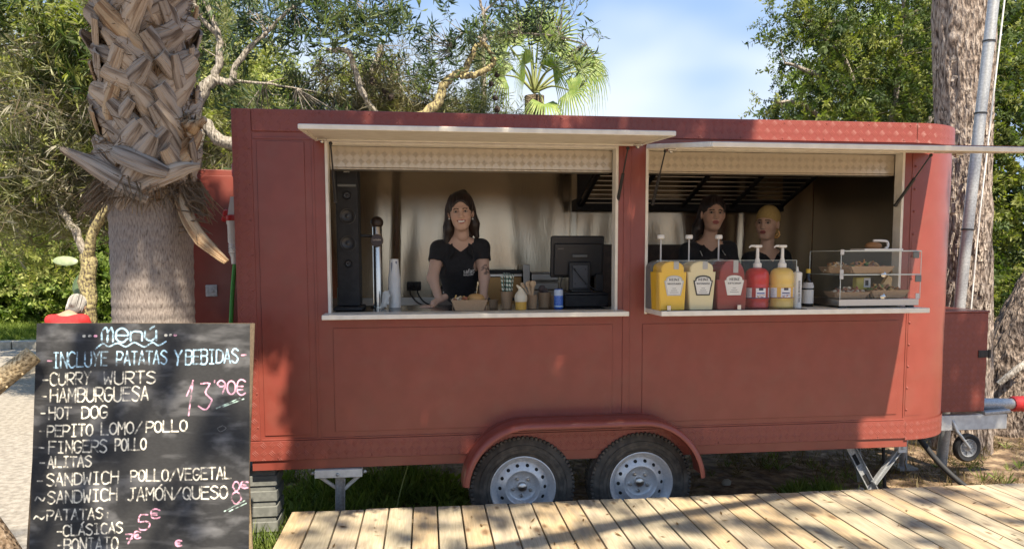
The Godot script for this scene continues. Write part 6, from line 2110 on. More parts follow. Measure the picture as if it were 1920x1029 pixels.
# ---------------------------------------------------------------- fittings along the back of the trailer
func inside() -> void:
	var t := thing("back_counter", "steel work counter along the back wall inside the trailer", "work counter")
	var mb := MB.new()
	mb.bx(0.06, 4.5, 1.30, 1.335, -2.055, -1.50, 0.004)
	put("worktop", mb, M.brushed, t)
	mb = MB.new()
	mb.bx(0.06, 4.5, 0.61, 1.2995, -2.05, -1.55, 0.004)
	put("cabinet_front", mb, M.steel, t)
	mb = MB.new()
	mb.bx(0.06, 1.53, 1.3355, 1.40, -2.058, -2.045, 0.002)
	put("upstand", mb, M.brushed, t)
	t = thing("griddle", "griddle with a black hot plate and steel front painted with a brown reflection behind the first woman", "griddle", V(1.72, 1.3355, -1.78))
	mb = MB.new()
	mb.bx(-0.17, 0.165, 0.0, 0.245, -0.22, 0.08, 0.005)
	put("housing", mb, mat(L(0.34, 0.20, 0.08), 0.3, 0.7), t)  # brown reflection on the stainless front put into the housing colour
	mb = MB.new()
	mb.bx(-0.175, 0.17, 0.2455, 0.268, -0.225, 0.085, 0.003)
	put("steel_rim", mb, M.brushed, t)
	mb = MB.new()
	mb.bx(-0.172, 0.167, 0.2685, 0.30, -0.22, 0.07, 0.006)
	put("hot_plate", mb, M.black, t)
	text("TERN", 0.10, 0.02, mat(L(0.16, 0.08, 0.03), 0.5), t, Transform3D(Basis(), Vector3(0.03, 0.13, 0.0815)), true)
	for k in 2:
		mb = MB.new()
		mb.lathe([Vector2(0.016, 0), Vector2(0.014, 0.015), Vector2(0, 0.016)], 14, Transform3D(Basis(Vector3.RIGHT, PI / 2), Vector3(-0.11 + k * 0.2, 0.06, 0.0805)))
		put("control_knob", mb, M.black, t)
	t = thing("fryer", "steel fryer with lidded baskets left of the cash register screen", "fryer", V(1.99, 1.3355, -1.78))
	mb = MB.new()
	mb.bx(-0.09, -0.03, 0.0, 0.345, -0.2, 0.06, 0.004)
	put("flue", mb, M.brushed, t)
	mb = MB.new()
	mb.bx(-0.029, 0.22, 0.0, 0.13, -0.2, 0.08, 0.004)
	put("tank", mb, M.brushed_dark, t)
	for k in 2:
		mb = MB.new()
		mb.bx(-0.02, 0.21, 0.132 + k * 0.075, 0.197 + k * 0.075, -0.18, 0.07, 0.01)
		mb.bx(-0.025, 0.215, 0.198 + k * 0.075, 0.206 + k * 0.075, -0.185, 0.075, 0.002)
		put("gastro_pan", mb, M.brushed, t)
	for k in 2:
		t = thing("power_socket", ["black double power socket on the back wall, the half nearer the paper cups", "black double power socket on the back wall, the half nearer the first woman"][k], "power socket", V(0.972 + k * 0.062, 1.497, -2.058), "sockets on the back wall")
		mb = MB.new()
		mb.bx(-0.029, 0.029, -0.038, 0.038, 0.0, 0.03, 0.004)
		put("housing", mb, M.black, t)
		mb = MB.new()
		mb.lathe([Vector2(0.018, 0), Vector2(0.018, 0.028), Vector2(0.01, 0.04), Vector2(0, 0.04)], 12, Transform3D(Basis(Vector3.RIGHT, PI / 2), Vector3(0, -0.005, 0.03)))
		put("plug", mb, M.black, t)
		mb = MB.new()
		mb.tube(curve([Vector3(0, -0.005, 0.065), Vector3(0.0, -0.06, 0.10), Vector3(0.05, -0.13, 0.10), Vector3(0.12, -0.165, 0.12)], 5), taper(16, 0.006, 0.006), 6)
		put("cord", mb, M.black, t)
	t = thing("cutting_board", "pale cutting board lying on the back counter near the first woman", "cutting board", V(0.98, 1.336, -1.72))
	mb = MB.new()
	mb.bx(-0.08, 0.12, 0.0, 0.014, -0.09, 0.09, 0.003)
	put("board", mb, M.plastic_white, t)
	t = thing("mint_bottle", "pale green bottle standing behind the loudspeaker", "bottle", V(0.44, 1.336, -1.7))
	lay("bottle", [Vector2(0, 0), Vector2(0.05, 0.0), Vector2(0.05, 0.16), Vector2(0.02, 0.21), Vector2(0.018, 0.25)], mat(L(0.12, 0.32, 0.26), 0.3), t)
	t = thing("splash_board", "brown upright board behind the mustard dispenser, inside the trailer", "panel", V(2.78, 1.40, -1.52))
	mb = MB.new()
	mb.bx(-0.30, 0.62, -0.06, 0.44, -0.02, 0.0, 0.004)
	put("board", mb, mottled(L(0.05, 0.03, 0.022), L(0.08, 0.05, 0.035), 0.02, 0.5), t)

# ---------------------------------------------------------------- plug, cables, blocks, weeds, logs
func small_things() -> void:
	var t := thing("power_plug", "grey and red industrial plug hanging at the trailer's rear edge", "power plug", V(-0.055, 0, -0.20))
	var mb := MB.new()
	mb.lathe([Vector2(0.0, 1.70), Vector2(0.02, 1.70), Vector2(0.022, 1.74), Vector2(0.030, 1.76), Vector2(0.031, 1.82), Vector2(0.036, 1.83), Vector2(0.036, 1.93), Vector2(0.042, 1.94), Vector2(0.042, 1.955)], 20)
	for k in 4: mb.lathe([Vector2(0.031, 1.765 + k * 0.014), Vector2(0.036, 1.770 + k * 0.014), Vector2(0.031, 1.775 + k * 0.014)], 20)
	put("plug_body", mb, M.plastic_white, t)
	lay("coupling_ring", [Vector2(0.046, 1.9555), Vector2(0.048, 1.96), Vector2(0.044, 1.985), Vector2(0.03, 1.99)], mat(L(0.5, 0.02, 0.02), 0.4), t)
	mb = MB.new()
	mb.box(Vector3(-0.045, 1.985, 0.0), Vector3(0.03, 0.075, 0.05), 0.01, Basis(Vector3.BACK, -0.25))
	put("hinged_cap", mb, mat(L(0.5, 0.02, 0.02), 0.4), t)
	mb = MB.new()
	mb.prism(PackedVector2Array([Vector2(-0.028, 1.985), Vector2(0.035, 1.985), Vector2(0.03, 2.095), Vector2(-0.008, 2.095)]), 0.05)
	put("socket_hood", mb, M.plastic_white, t)
	t = thing("green_cable", "bright green power cable dropping from the plug to the grass", "cable")
	mb = MB.new()
	var pts := curve([V(-0.055, 1.70, -0.20), V(-0.075, 1.5, -0.19), V(-0.10, 1.0, -0.15), V(-0.10, 0.55, -0.1), V(-0.06, 0.22, -0.12), V(0.03, 0.05, -0.2), V(0.12, 0.02, -0.3), V(0.22, 0.015, -0.5)], 8)
	mb.tube(pts, taper(pts.size(), 0.0125, 0.0125), 10)
	put("cable", mb, M.green_cable, t)
	t = thing("black_hose", "black hose curving from under the trailer to the boardwalk", "hose")
	mb = MB.new()
	pts = curve([V(4.45, 0.66, -0.5), V(4.53, 0.46, -0.35), V(4.62, 0.30, -0.25), V(4.72, 0.17, -0.12), V(4.86, 0.05, 0.06), V(5.0, 0.02, 0.3)], 8)
	mb.tube(pts, taper(pts.size(), 0.02, 0.018), 10)
	put("hose", mb, M.black_matt, t)
	t = thing("drain_hose", "thin black drain hose hanging behind the front steady", "hose")
	mb = MB.new()
	pts = curve([V(4.25, 0.50, -0.35), V(4.27, 0.30, -0.35), V(4.28, 0.08, -0.33), V(4.31, 0.02, -0.22), V(4.36, 0.015, -0.1)], 6)
	mb.tube(pts, taper(pts.size(), 0.012, 0.012), 8)
	put("hose", mb, M.black_matt, t)
	t = thing("support_blocks", "stack of ribbed grey blocks under the rear end of the trailer", "support blocks", V(0.10, 0, -0.16))
	for k in 5:
		mb = MB.new()
		mb.bx(-0.16, 0.075, 0.005 + k * 0.094, 0.070 + k * 0.094, -0.14, 0.10, 0.006)
		mb.bx(-0.15, 0.065, 0.068 + k * 0.094, 0.098 + k * 0.094, -0.13, 0.09, 0.004)
		put("block", mb, M.block, t)
	log_rail()
	weeds()

func log_rail() -> void:
	var bm := bark(L(0.30, 0.22, 0.13), L(0.46, 0.36, 0.22), Vector3(9, 9, 9), 0.6, 151)
	var t := thing("log_rail", "sawn pale log sticking up at the left edge beside the menu board", "log")
	var a := V(-0.80, 1.278, 0.66)
	var b := V(-1.25, 0.85, 0.86)
	var mb := MB.new()
	mb.tube(curve([b + (b - a) * 1.0, b, b.lerp(a, 0.5) + V(0.0, 0.006, 0), a], 6), taper(19, 0.062, 0.045), 14)
	put("log", mb, bm, t)
	mb = MB.new()
	var X := frame_to(a, a + (a - b))
	mb.lathe([Vector2(0.0425, 0.0), Vector2(0.0425, 0.002), Vector2(0, 0.003)], 16, X)
	put("sawn_end", mb, mat(L(0.42, 0.32, 0.17), 0.8), t)
	for k in 5:
		mb = MB.new()
		var p := a.lerp(b, 0.12 + k * 0.13)
		var d := V(0.5, -0.7, 0.5).normalized()
		mb.tube([p + d * 0.04, p + d * 0.055], [0.008, 0.004], 6)
		put("knot_stub", mb, bm, t)
	t = thing("log_post", "dark bark-covered log leaning at the bottom left corner", "log")
	mb = MB.new()
	mb.tube(curve([V(-0.98, 1.0, 1.15), V(-0.80, 0.82, 1.3), V(-0.60, 0.62, 1.42), V(-0.42, 0.36, 1.5), V(-0.2, 0.0, 1.55)], 5), taper(21, 0.05, 0.06), 14)
	put("log", mb, bark(L(0.12, 0.08, 0.05), L(0.24, 0.17, 0.11), Vector3(8, 8, 8), 1.2, 152), t)

func scatter(cr: Crown, n: int, x0: float, x1: float, z0: float, z1: float, cols: Array, s0: float, s1: float, keep: Callable, y := 0.0) -> void:
	for i in n:
		var p := V(rng.randf_range(x0, x1), y, rng.randf_range(z0, z1))
		if not keep.call(p): continue
		var s := rng.randf_range(s0, s1)
		cr.x.append(Transform3D(Basis(Vector3.UP, rng.randf() * TAU).scaled(Vector3(s, s * rng.randf_range(0.8, 1.3), s)), p))
		cr.c.append(cols[0].lerp(cols[1], rng.randf()))

func weeds() -> void:
	var lush := [Color(0.14, 0.21, 0.045), Color(0.32, 0.40, 0.11)]
	var dry := [Color(0.20, 0.15, 0.075), Color(0.32, 0.25, 0.14)]
	var f := noise(401, 0.9, 3)
	var root := thing("grass_patch", "lush grass and weeds under the rear half of the trailer", "grass")
	stuff(root)
	var cr := Crown.new()
	scatter(cr, 900, -0.15, 1.35, -1.4, 0.18, lush, 0.45, 0.95, func(p): return f.get_noise_2d(p.x * 1.5, p.z * 1.5) > -0.22 and (p.x < 0.3 or p.z < 0.1))
	crown("grass_blades", root, "blade", cr)
	cr = Crown.new()
	scatter(cr, 420, -0.1, 1.3, -1.2, 0.12, lush, 0.5, 1.2, func(p): return f.get_noise_2d(p.x * 2.0 + 30.0, p.z * 2.0) > -0.1)
	crown("broad_weeds", root, "weed", cr)
	var g2 := thing("grass_tufts", "sparse grass and weeds on the soil around and beyond the drawbar", "grass")
	stuff(g2)
	cr = Crown.new()
	scatter(cr, 2600, 3.0, 12.0, -6.0, 0.2, lush, 0.3, 0.7, func(p): return f.get_noise_2d(p.x * 0.8, p.z * 0.8) > 0.08)
	scatter(cr, 260, 3.6, 4.0, -0.6, -0.1, lush, 0.4, 0.8, func(p): return true)
	scatter(cr, 900, 5.5, 10.0, -4.0, -2.4, lush, 0.5, 1.0, func(p): return f.get_noise_2d(p.x, p.z) > -0.1)
	crown("grass_blades", g2, "blade", cr)
	var g3 := thing("dry_needles", "dry straw and needles littering the ground under the trailer", "dry grass")
	stuff(g3)
	cr = Crown.new()
	for i in 5000:
		var p := V(rng.randf_range(-0.3, 10.0), 0.006, rng.randf_range(-6.0, 0.3))
		if f.get_noise_2d(p.x * 0.7 + 50.0, p.z * 0.7) < -0.05: continue
		var d := V(rng.randfn(), rng.randf_range(0.0, 0.25), rng.randfn()).normalized()
		var x := d.cross(V(rng.randfn(), rng.randfn(), rng.randfn())).normalized()
		cr.x.append(Transform3D(Basis(x, d, x.cross(d)).scaled(Vector3.ONE * rng.randf_range(0.3, 0.6)), p))
		cr.c.append(dry[0].lerp(dry[1], rng.randf()))
	crown("straw", g3, "dry", cr)
	var g4 := thing("lawn_grass", "bright lawn grass beyond the far kerb", "grass")
	stuff(g4)
	cr = Crown.new()
	scatter(cr, 3600, -12.0, -4.0, -15.5, -11.7, [Color(0.15, 0.22, 0.04), Color(0.30, 0.38, 0.08)], 0.5, 0.9, func(p): return true, 0.12)
	crown("grass_blades", g4, "blade", cr)
	# tall flowering stalk
	var t := thing("dandelion", "tall seed-headed weed stalk in front of the dark wheel space", "weed", V(0.86, 0.0, -0.15))
	var mb := MB.new()
	mb.tube(curve([V(0, 0, 0), V(0.02, 0.2, 0.02), V(0.06, 0.36, 0.02), V(0.095, 0.47, 0.02)], 4), taper(13, 0.004, 0.0025), 6)
	put("stalk", mb, mat(L(0.22, 0.24, 0.07), 0.6), t)
	mb = MB.new()
	for k in 26:
		var d := V(rng.randfn(), rng.randfn() + 0.3, rng.randfn()).normalized()
		mb.tube([V(0.095, 0.47, 0.02), V(0.095, 0.47, 0.02) + d * 0.022], [0.0016, 0.001], 3, false)
	put("seed_head", mb, mat(L(0.30, 0.25, 0.12), 0.7), t)
	for k in 7:
		mb = MB.new()
		var a := rng.randf_range(-1.2, 1.2)
		var w := 0.011
		var rows := []
		for i in 6:
			var u := i / 5.0
			var c := V(-0.03 + a * 0.09 * u * u + a * 0.02, u * rng.randf_range(0.20, 0.24) - u * u * u * 0.05, 0.05 + 0.03 * a * u)
			rows.append([c - V(w * (1 - u * 0.9), 0, 0), c + V(0, 0, 0.003), c + V(w * (1 - u * 0.9), 0, 0)])
		mb.sheet(rows)
		put("leaf", mb, mat(L(0.28, 0.33, 0.07), 0.5), t)
	# scraps on the soil beyond the boardwalk
	for q in [[V(4.22, 0.02, -0.55), "pale crumpled scrap lying on the soil behind the front steady", 0.045], [V(3.35, 0.02, -0.9), "small whitish stone on the dark soil under the trailer", 0.04], [V(6.2, 0.02, -1.0), "pale stone on the soil beyond the jockey wheel", 0.03]]:
		mb = MB.new()
		mb.ball(q[0], V(q[2], q[2] * 0.5, q[2] * 0.8), 7, 5, Basis.from_euler(V(rng.randf(), rng.randf(), rng.randf())))
		tag(put("stone", mb, M.concrete), q[1], "stone")
	t = thing("broken_brick", "broken reddish tile fragment on the soil behind the boardwalk", "tile fragment", V(4.83, 0.02, -0.35))
	mb = MB.new()
	mb.box(V(0, 0.01, 0), V(0.2, 0.025, 0.06), 0.005, Basis.from_euler(V(0.1, 0.3, 0.06)))
	put("fragment", mb, mat(L(0.28, 0.10, 0.05), 0.9), t)
	# leaf litter blown onto the boards
	var g5 := thing("leaf_litter", "scattered dry leaves and needles on the boardwalk", "leaf litter")
	stuff(g5)
	mb = MB.new()
	mb.coloured = true
	for k in 150:
		var p := V(rng.randf_range(0.35, 5.4), 0.3335, rng.randf_range(0.42, 1.6))
		var a := rng.randf() * TAU
		var d := V(cos(a), rng.randf_range(0.0, 0.12), sin(a)).normalized()
		var g := rng.randf_range(0.5, 1.2)
		mb.col = Color(0.24 * g, 0.15 * g, 0.07 * g)
		leaf(mb, p, d, V(-sin(a), 0.1, cos(a)), rng.randf_range(0.02, 0.06), rng.randf_range(0.004, 0.014), -0.05)
	put("dry_leaves", mb, leafmat, g5)

# ---------------------------------------------------------------- people
class Sdf:
	var kind := PackedInt32Array()      # 0 tapered capsule, 1 ellipsoid
	var a := PackedVector3Array()
	var b := PackedVector3Array()
	var r0 := PackedFloat32Array()
	var r1 := PackedFloat32Array()
	var k := PackedFloat32Array()
	var cut := PackedInt32Array()
	var inv: Array[Basis] = []
	var planes: Array[Plane] = []

	func cap(p: Vector3, q: Vector3, ra: float, rb: float, kk := 0.03, minus := 0) -> void:
		kind.append(0); a.append(p); b.append(q); r0.append(ra); r1.append(rb); k.append(kk); cut.append(minus); inv.append(Basis())

	func ell(c: Vector3, r: Vector3, B := Basis(), kk := 0.03, minus := 0) -> void:
		kind.append(1); a.append(c); b.append(r); r0.append(0); r1.append(0); k.append(kk); cut.append(minus); inv.append(B.inverse())

	func one(i: int, p: Vector3) -> float:
		if kind[i] == 0:
			var pa := p - a[i]
			var ba := b[i] - a[i]
			var h := clampf(pa.dot(ba) / maxf(ba.length_squared(), 1e-9), 0.0, 1.0)
			return (pa - ba * h).length() - lerpf(r0[i], r1[i], h)
		var q := inv[i] * (p - a[i])
		var e := q / b[i]
		var k0 := e.length()
		var k1 := (e / b[i]).length()
		if k1 < 1e-6: return -minf(b[i].x, minf(b[i].y, b[i].z))
		return k0 * (k0 - 1.0) / k1

	func at(p: Vector3, which: PackedInt32Array) -> float:
		var d := 1e3
		for i in which:
			if cut[i]: continue
			var e := one(i, p)
			var h := maxf(k[i] - absf(d - e), 0.0) / k[i]
			d = minf(d, e) - h * h * k[i] * 0.25
		for i in which:
			if not cut[i]: continue
			var e := -one(i, p)
			var h := maxf(k[i] - absf(d - e), 0.0) / k[i]
			d = maxf(d, e) + h * h * k[i] * 0.25
		for pl in planes: d = maxf(d, pl.distance_to(p))
		return d

	func all() -> PackedInt32Array:
		var w := PackedInt32Array()
		for i in kind.size(): w.append(i)
		return w

	func mesh_into(mb: MB, cell: float, tint: Callable) -> void:
		var lo := Vector3(1e9, 1e9, 1e9)
		var hi := -lo
		for i in kind.size():
			if cut[i]: continue
			if kind[i] == 0:
				var r := Vector3.ONE * maxf(r0[i], r1[i])
				lo = lo.min(a[i] - r).min(b[i] - r)
				hi = hi.max(a[i] + r).max(b[i] + r)
			else:
				var r := Vector3.ONE * maxf(b[i].x, maxf(b[i].y, b[i].z))
				lo = lo.min(a[i] - r)
				hi = hi.max(a[i] + r)
		lo -= Vector3.ONE * cell * 2.0
		hi += Vector3.ONE * cell * 2.0
		var BL := 6
		var nb := Vector3i(((hi - lo) / (cell * BL)).ceil())
		var nx := nb.x * BL + 1
		var ny := nb.y * BL + 1
		var nz := nb.z * BL + 1
		var val := PackedFloat32Array()
		val.resize(nx * ny * nz)
		val.fill(1e6)
		var vid := PackedInt32Array()
		vid.resize(nx * ny * nz)
		vid.fill(-1)
		var every := all()
		var diag := cell * BL * 0.5 * 1.75
		var cells := PackedInt32Array()
		for bz in nb.z:
			for by in nb.y:
				for bx in nb.x:
					var ce := lo + Vector3(bx + 0.5, by + 0.5, bz + 0.5) * cell * BL
					if absf(at(ce, every)) > diag * 1.35: continue
					var near := PackedInt32Array()
					for i in every:
						if one(i, ce) < diag + k[i] + 0.01: near.append(i)
					if near.is_empty(): continue
					for z in BL + 1:
						for y in BL + 1:
							for x in BL + 1:
								var id := ((bz * BL + z) * ny + by * BL + y) * nx + bx * BL + x
								if val[id] > 1e5: val[id] = at(lo + Vector3(bx * BL + x, by * BL + y, bz * BL + z) * cell, near)
					for z in BL:
						for y in BL:
							for x in BL:
								cells.append(((bz * BL + z) * ny + by * BL + y) * nx + bx * BL + x)
		var off := PackedInt32Array([0, 1, nx, nx + 1, nx * ny, nx * ny + 1, nx * ny + nx, nx * ny + nx + 1])
		var kept := PackedInt32Array()
		for id in cells:
			var neg := 0
			for o in off:
				if val[id + o] < 0.0: neg += 1
			if neg == 0 or neg == 8: continue
			var sum := Vector3.ZERO
			var cnt := 0
			var g := Vector3.ZERO
			for c in 8:
				var v0 := val[id + off[c]]
				for ax in 3:
					if c & (1 << ax): continue
					var v1 := val[id + off[c | (1 << ax)]]
					g[ax] += v1 - v0
					if (v0 < 0.0) != (v1 < 0.0):
						var p := Vector3(c & 1, (c >> 1) & 1, (c >> 2) & 1)
						p[ax] = v0 / (v0 - v1)
						sum += p
						cnt += 1
			var x := id % nx
			var y := int(id / float(nx)) % ny
			var z := int(id / float(nx * ny))
			var pos := lo + (Vector3(x, y, z) + sum / cnt) * cell
			mb.col = tint.call(pos)
			vid[id] = mb.vert(pos, g.normalized())
			kept.append(id)
		var st := PackedInt32Array([1, nx, nx * ny])
		for id in kept:
			for ax in 3:
				var s0 := val[id]
				var s1 := val[id + st[ax]]
				if (s0 < 0.0) == (s1 < 0.0): continue
				var u := st[(ax + 1) % 3]
				var w := st[(ax + 2) % 3]
				var q := [vid[id], vid[id - u], vid[id - u - w], vid[id - w]]
				if q[1] < 0 or q[2] < 0 or q[3] < 0: continue
				mb.quad(q[0], q[1], q[2], q[3])

func skin_material() -> StandardMaterial3D:
	var m := mat(Color.WHITE, 0.5, 0, 0.4)
	m.vertex_color_use_as_albedo = true
	return m

func sdf_part(called: String, s: Sdf, cell: float, m: Material, parent: Node, tint = null) -> MeshInstance3D:
	var mb := MB.new()
	if tint != null: mb.coloured = true
	else: tint = func(_p): return Color.WHITE
	s.mesh_into(mb, cell, tint)
	return put(called, mb, m, parent)

func hand_into(s: Sdf, wrist: Vector3, fwd: Vector3, nrm: Vector3, side: float) -> void:
	# open relaxed hand resting on its palm: fwd along the fingers, nrm out of its back, side = towards the thumb
	var lat := fwd.cross(nrm).normalized() * side
	var B := Basis(lat, nrm, fwd).orthonormalized()
	s.ell(wrist + fwd * 0.045, Vector3(0.040, 0.014, 0.050), B, 0.02)
	s.cap(wrist - fwd * 0.02, wrist + fwd * 0.02, 0.024, 0.022, 0.02)
	var lens := [0.062, 0.072, 0.078, 0.070]
	for f in 4:
		var x := 0.030 - f * 0.020
		var p := wrist + fwd * (0.082 - absf(f - 1.5) * 0.004) + lat * x
		var d := (fwd + lat * x * 4.0).normalized()
		var q: Vector3 = p + d * lens[3 - f] * 0.5 + nrm * 0.006
		s.cap(p, q, 0.0095, 0.0085, 0.006)
		s.cap(q, q + d * lens[3 - f] * 0.45 - nrm * 0.008, 0.0085, 0.007, 0.004)
	var t0 := wrist + fwd * 0.022 + lat * 0.026
	var t1 := t0 + (lat + fwd * 0.8).normalized() * 0.038
	s.cap(t0, t1, 0.014, 0.0105, 0.012)
	s.cap(t1, t1 + (lat * 0.6 + fwd).normalized() * 0.03, 0.0105, 0.008, 0.005)

func person(label: String, q: Dictionary) -> Node3D:
	var t := thing("person", label, "person", q.feet)
	var W := Transform3D(Basis(), -q.feet)         # world to own place
	var j := {}
	for key in q:
		if q[key] is Vector3: j[key] = W * q[key]
	var H := Transform3D(Basis.from_euler(q.turn), j.head)
	var skin: Color = q.skin
	# body: head, neck, torso, arms, legs in one field; head and hands on finer grids
	var s := Sdf.new()
	var mid: Vector3 = (j.sh_a + j.sh_b) / 2
	var up: Vector3 = (mid - j.hip).normalized()
	var ax: Vector3 = (j.sh_b - j.sh_a).normalized()
	var TB := Basis(ax, up, ax.cross(up)).orthonormalized()
	var chest: Vector3 = mid.lerp(j.hip, 0.30)
	var waist: Vector3 = mid.lerp(j.hip, 0.70)
	s.cap(H * Vector3(0, -0.06, -0.02), mid + Vector3(0, 0.03, 0), 0.045, 0.050, 0.03)
	s.ell(chest, Vector3(0.145, 0.17, 0.095), TB, 0.05)
	s.ell(waist, Vector3(q.get("waist", 0.115), 0.15, 0.088), TB, 0.06)
	s.ell(j.hip, Vector3(0.16, 0.12, 0.11), TB, 0.05)
	for e in ["a", "b"]:
		s.cap(mid + Vector3(0, 0.035, -0.01), j["sh_" + e], 0.05, 0.052, 0.04)
		s.cap(j["sh_" + e], j["el_" + e], 0.049, 0.037, 0.03)
		s.cap(j["el_" + e], j["wr_" + e], 0.037, 0.025, 0.02)
	var foot := Vector3.ZERO
	for sg in [-1.0, 1.0]:
		var kn: Vector3 = j.hip.lerp(foot, 0.52) + ax * sg * 0.085
		s.cap(j.hip + ax * sg * 0.075 - up * 0.03, kn, 0.082, 0.055, 0.04)
		s.cap(kn, foot + ax * sg * 0.09 + Vector3(0, 0.09, 0), 0.055, 0.036, 0.03)
		s.cap(foot + ax * sg * 0.09 + Vector3(0, 0.045, -0.03), foot + ax * sg * 0.10 + Vector3(0, 0.035, 0.14) * Vector3(1, 1, q.get("face", 1.0)), 0.04, 0.032, 0.03)
	var mb := MB.new()
	mb.coloured = true
	var tattoo: Vector3 = j.get("tattoo", Vector3(99, 0, 0))
	var tf := noise(71, 60.0, 2)
	s.mesh_into(mb, 0.013, func(p):
		if p.distance_to(tattoo) < 0.034 and tf.get_noise_3dv(p) > -0.12: return skin.lerp(Color(0.03, 0.03, 0.035), 0.75)
		return skin)
	var hd := Sdf.new()
	head_into(hd, H, q)
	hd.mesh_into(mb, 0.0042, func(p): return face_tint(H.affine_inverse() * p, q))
	for e in ["a", "b"]:
		if j.has("hand_" + e):
			var hs := Sdf.new()
			hand_into(hs, j["wr_" + e], j["hand_" + e] + q.feet, Vector3.UP, -1.0 if e == "a" else 1.0)
			hs.mesh_into(mb, 0.0045, func(_p): return skin)
	put("body", mb, skin_material(), t)
	# eyes
	if q.get("eyes", true):
		for sg in [-1.0, 1.0]:
			mb = MB.new()
			mb.ball(H * Vector3(sg * 0.031, 0.011, 0.0700), Vector3(0.0118, 0.0095, 0.0110), 12, 8)
			var eye := put("eye", mb, mat(L(0.30, 0.26, 0.24), 0.3), t)
			mb = MB.new()
			mb.ball(H * Vector3(sg * 0.031 + q.get("look", 0.0), 0.011, 0.0775), Vector3.ONE * 0.0062, 10, 6)
			put("iris", mb, mat(L(0.03, 0.02, 0.014), 0.15), eye)
	# shirt
	var sh := Sdf.new()
	sh.ell(chest, Vector3(0.155, 0.18, 0.106), TB, 0.05)
	if q.get("bust", true):
		for sg in [-1.0, 1.0]: sh.ell(chest + TB * Vector3(sg * 0.065, 0.0, 0.06), Vector3(0.062, 0.066, 0.052), TB, 0.05)
	sh.ell(waist, Vector3(q.get("waist", 0.115) + 0.012, 0.17, 0.10), TB, 0.06)
	sh.ell(j.hip, Vector3(0.165, 0.10, 0.118), TB, 0.05)
	for e in ["a", "b"]:
		sh.cap(mid + Vector3(0, 0.032, -0.012), j["sh_" + e], 0.052, 0.053, 0.04)
		sh.cap(j["sh_" + e], j["sh_" + e].lerp(j["el_" + e], q.get("sleeve", 0.55)), 0.054, 0.057, 0.03)
	if q.get("vneck", true):
		sh.cap(mid + Vector3(0, 0.20, 0.02), mid + Vector3(0, 0.03, 0.01), 0.05, 0.056, 0.008, 1)
		sh.cap(mid + TB * Vector3(0, 0.05, 0.085), mid + TB * Vector3(0, -0.085, 0.135), 0.048, 0.012, 0.006, 1)
	sh.planes.append(Plane(-up, -(waist - up * q.get("hem", 0.13)).dot(up)))
	for e in ["a", "b"]:
		var d: Vector3 = (j["el_" + e] - j["sh_" + e]).normalized()
		var stop: Vector3 = j["sh_" + e].lerp(j["el_" + e], q.get("sleeve", 0.55))
		sh.cap(stop + d * 0.056, stop + d * 0.12, 0.070, 0.09, 0.004, 1)
	var shirt := sdf_part("shirt", sh, 0.0085, q.shirt, t)
	if q.get("vneck", true):   # collar leaves
		for sg in [-1.0, 1.0]:
			mb = MB.new()
			var rows := []
			for i in 8:
				var u := i / 7.0
				var p0: Vector3 = mid + TB * Vector3(sg * lerpf(0.060, 0.045, u), lerpf(0.085, 0.010, u), lerpf(-0.02, 0.098, u))
				var p1: Vector3 = mid + TB * Vector3(sg * lerpf(0.075, 0.085, u), lerpf(0.055, -0.035, u), lerpf(-0.03, 0.105, u))
				rows.append([p0, p0.lerp(p1, 0.5) + TB * Vector3(sg * 0.006, 0.006, 0.006), p1])
			mb.sheet(rows, sg)
			put("collar", mb, q.shirt, shirt)
			if q.get("trim", false):
				mb = MB.new()
				var line := []
				for r in rows: line.append(r[2])
				mb.tube(line, taper(8, 0.0035, 0.0035), 6)
				put("white_trim", mb, M.plastic_white, shirt)
	if q.get("trim", false):
		for e in ["a", "b"]:
			mb = MB.new()
			var stop: Vector3 = j["sh_" + e].lerp(j["el_" + e], q.get("sleeve", 0.55) - 0.02)
			mb.lathe([Vector2(0.0605, -0.003), Vector2(0.0635, -0.003), Vector2(0.0635, 0.003), Vector2(0.0605, 0.003)], 28, frame_to(stop, j["el_" + e]))
			put("white_trim", mb, M.plastic_white, shirt)
	if q.has("logo"):
		for w in [["safari", 0.080, 0.030, 0.0, true], ["MALLORCA", 0.080, 0.015, -0.026, true]]:
			var o := text(w[0], w[1], w[2], M.plastic_white, shirt, Transform3D(TB * Basis(Vector3.BACK, 0.05), chest + TB * (q.logo + Vector3(0, w[3], 0.22))), w[4])
			drape(o, sh, TB.z)
	# hair, trousers, belt, shoes
	var hr := Sdf.new()
	for c in q.hair_parts:
		if c.size() == 2: hr.ell(H * c[0], c[1], H.basis, 0.03)
		elif c.size() == 3: hr.ell(H * c[0], c[1], H.basis, 0.012, 1)
		else: hr.cap(H * c[0], H * c[1], c[2], c[3], 0.03)
	var hm := mottled(q.hair, q.hair * 1.6, 0.03, 0.45, Vector3(30, 4, 30))
	var hair := sdf_part("hair", hr, 0.006, hm, t)
	mb = MB.new()           # loose strands over the mass
	var every := hr.all()
	for k in 130:
		var a := rng.randf_range(-2.9, -0.25) if k % 2 else rng.randf_range(0.0, TAU)
		var p: Vector3 = H * V(cos(a) * 0.06, 0.115 + rng.randf_range(-0.03, 0.012), sin(a) * 0.06 - 0.01)
		var line := []
		for i in 9:
			for n in 3: p -= H.basis * V((H.affine_inverse() * p).x, (H.affine_inverse() * p).y * 0.3, (H.affine_inverse() * p).z).normalized() * (hr.at(p, every) - rng.randf_range(0.001, 0.005))
			line.append(p)
			p += H.basis * V(cos(a) * 0.012, -0.024, sin(a) * 0.012)
			if i > 2 and (H.affine_inverse() * p).z > 0.045: break
		if line.size() > 2: mb.tube(line, taper(line.size(), 0.0019, 0.0008), 4, false)
	stuff(put("hair_strands", mb, mat(q.hair * 2.2, 0.4), hair))
	var tr := Sdf.new()
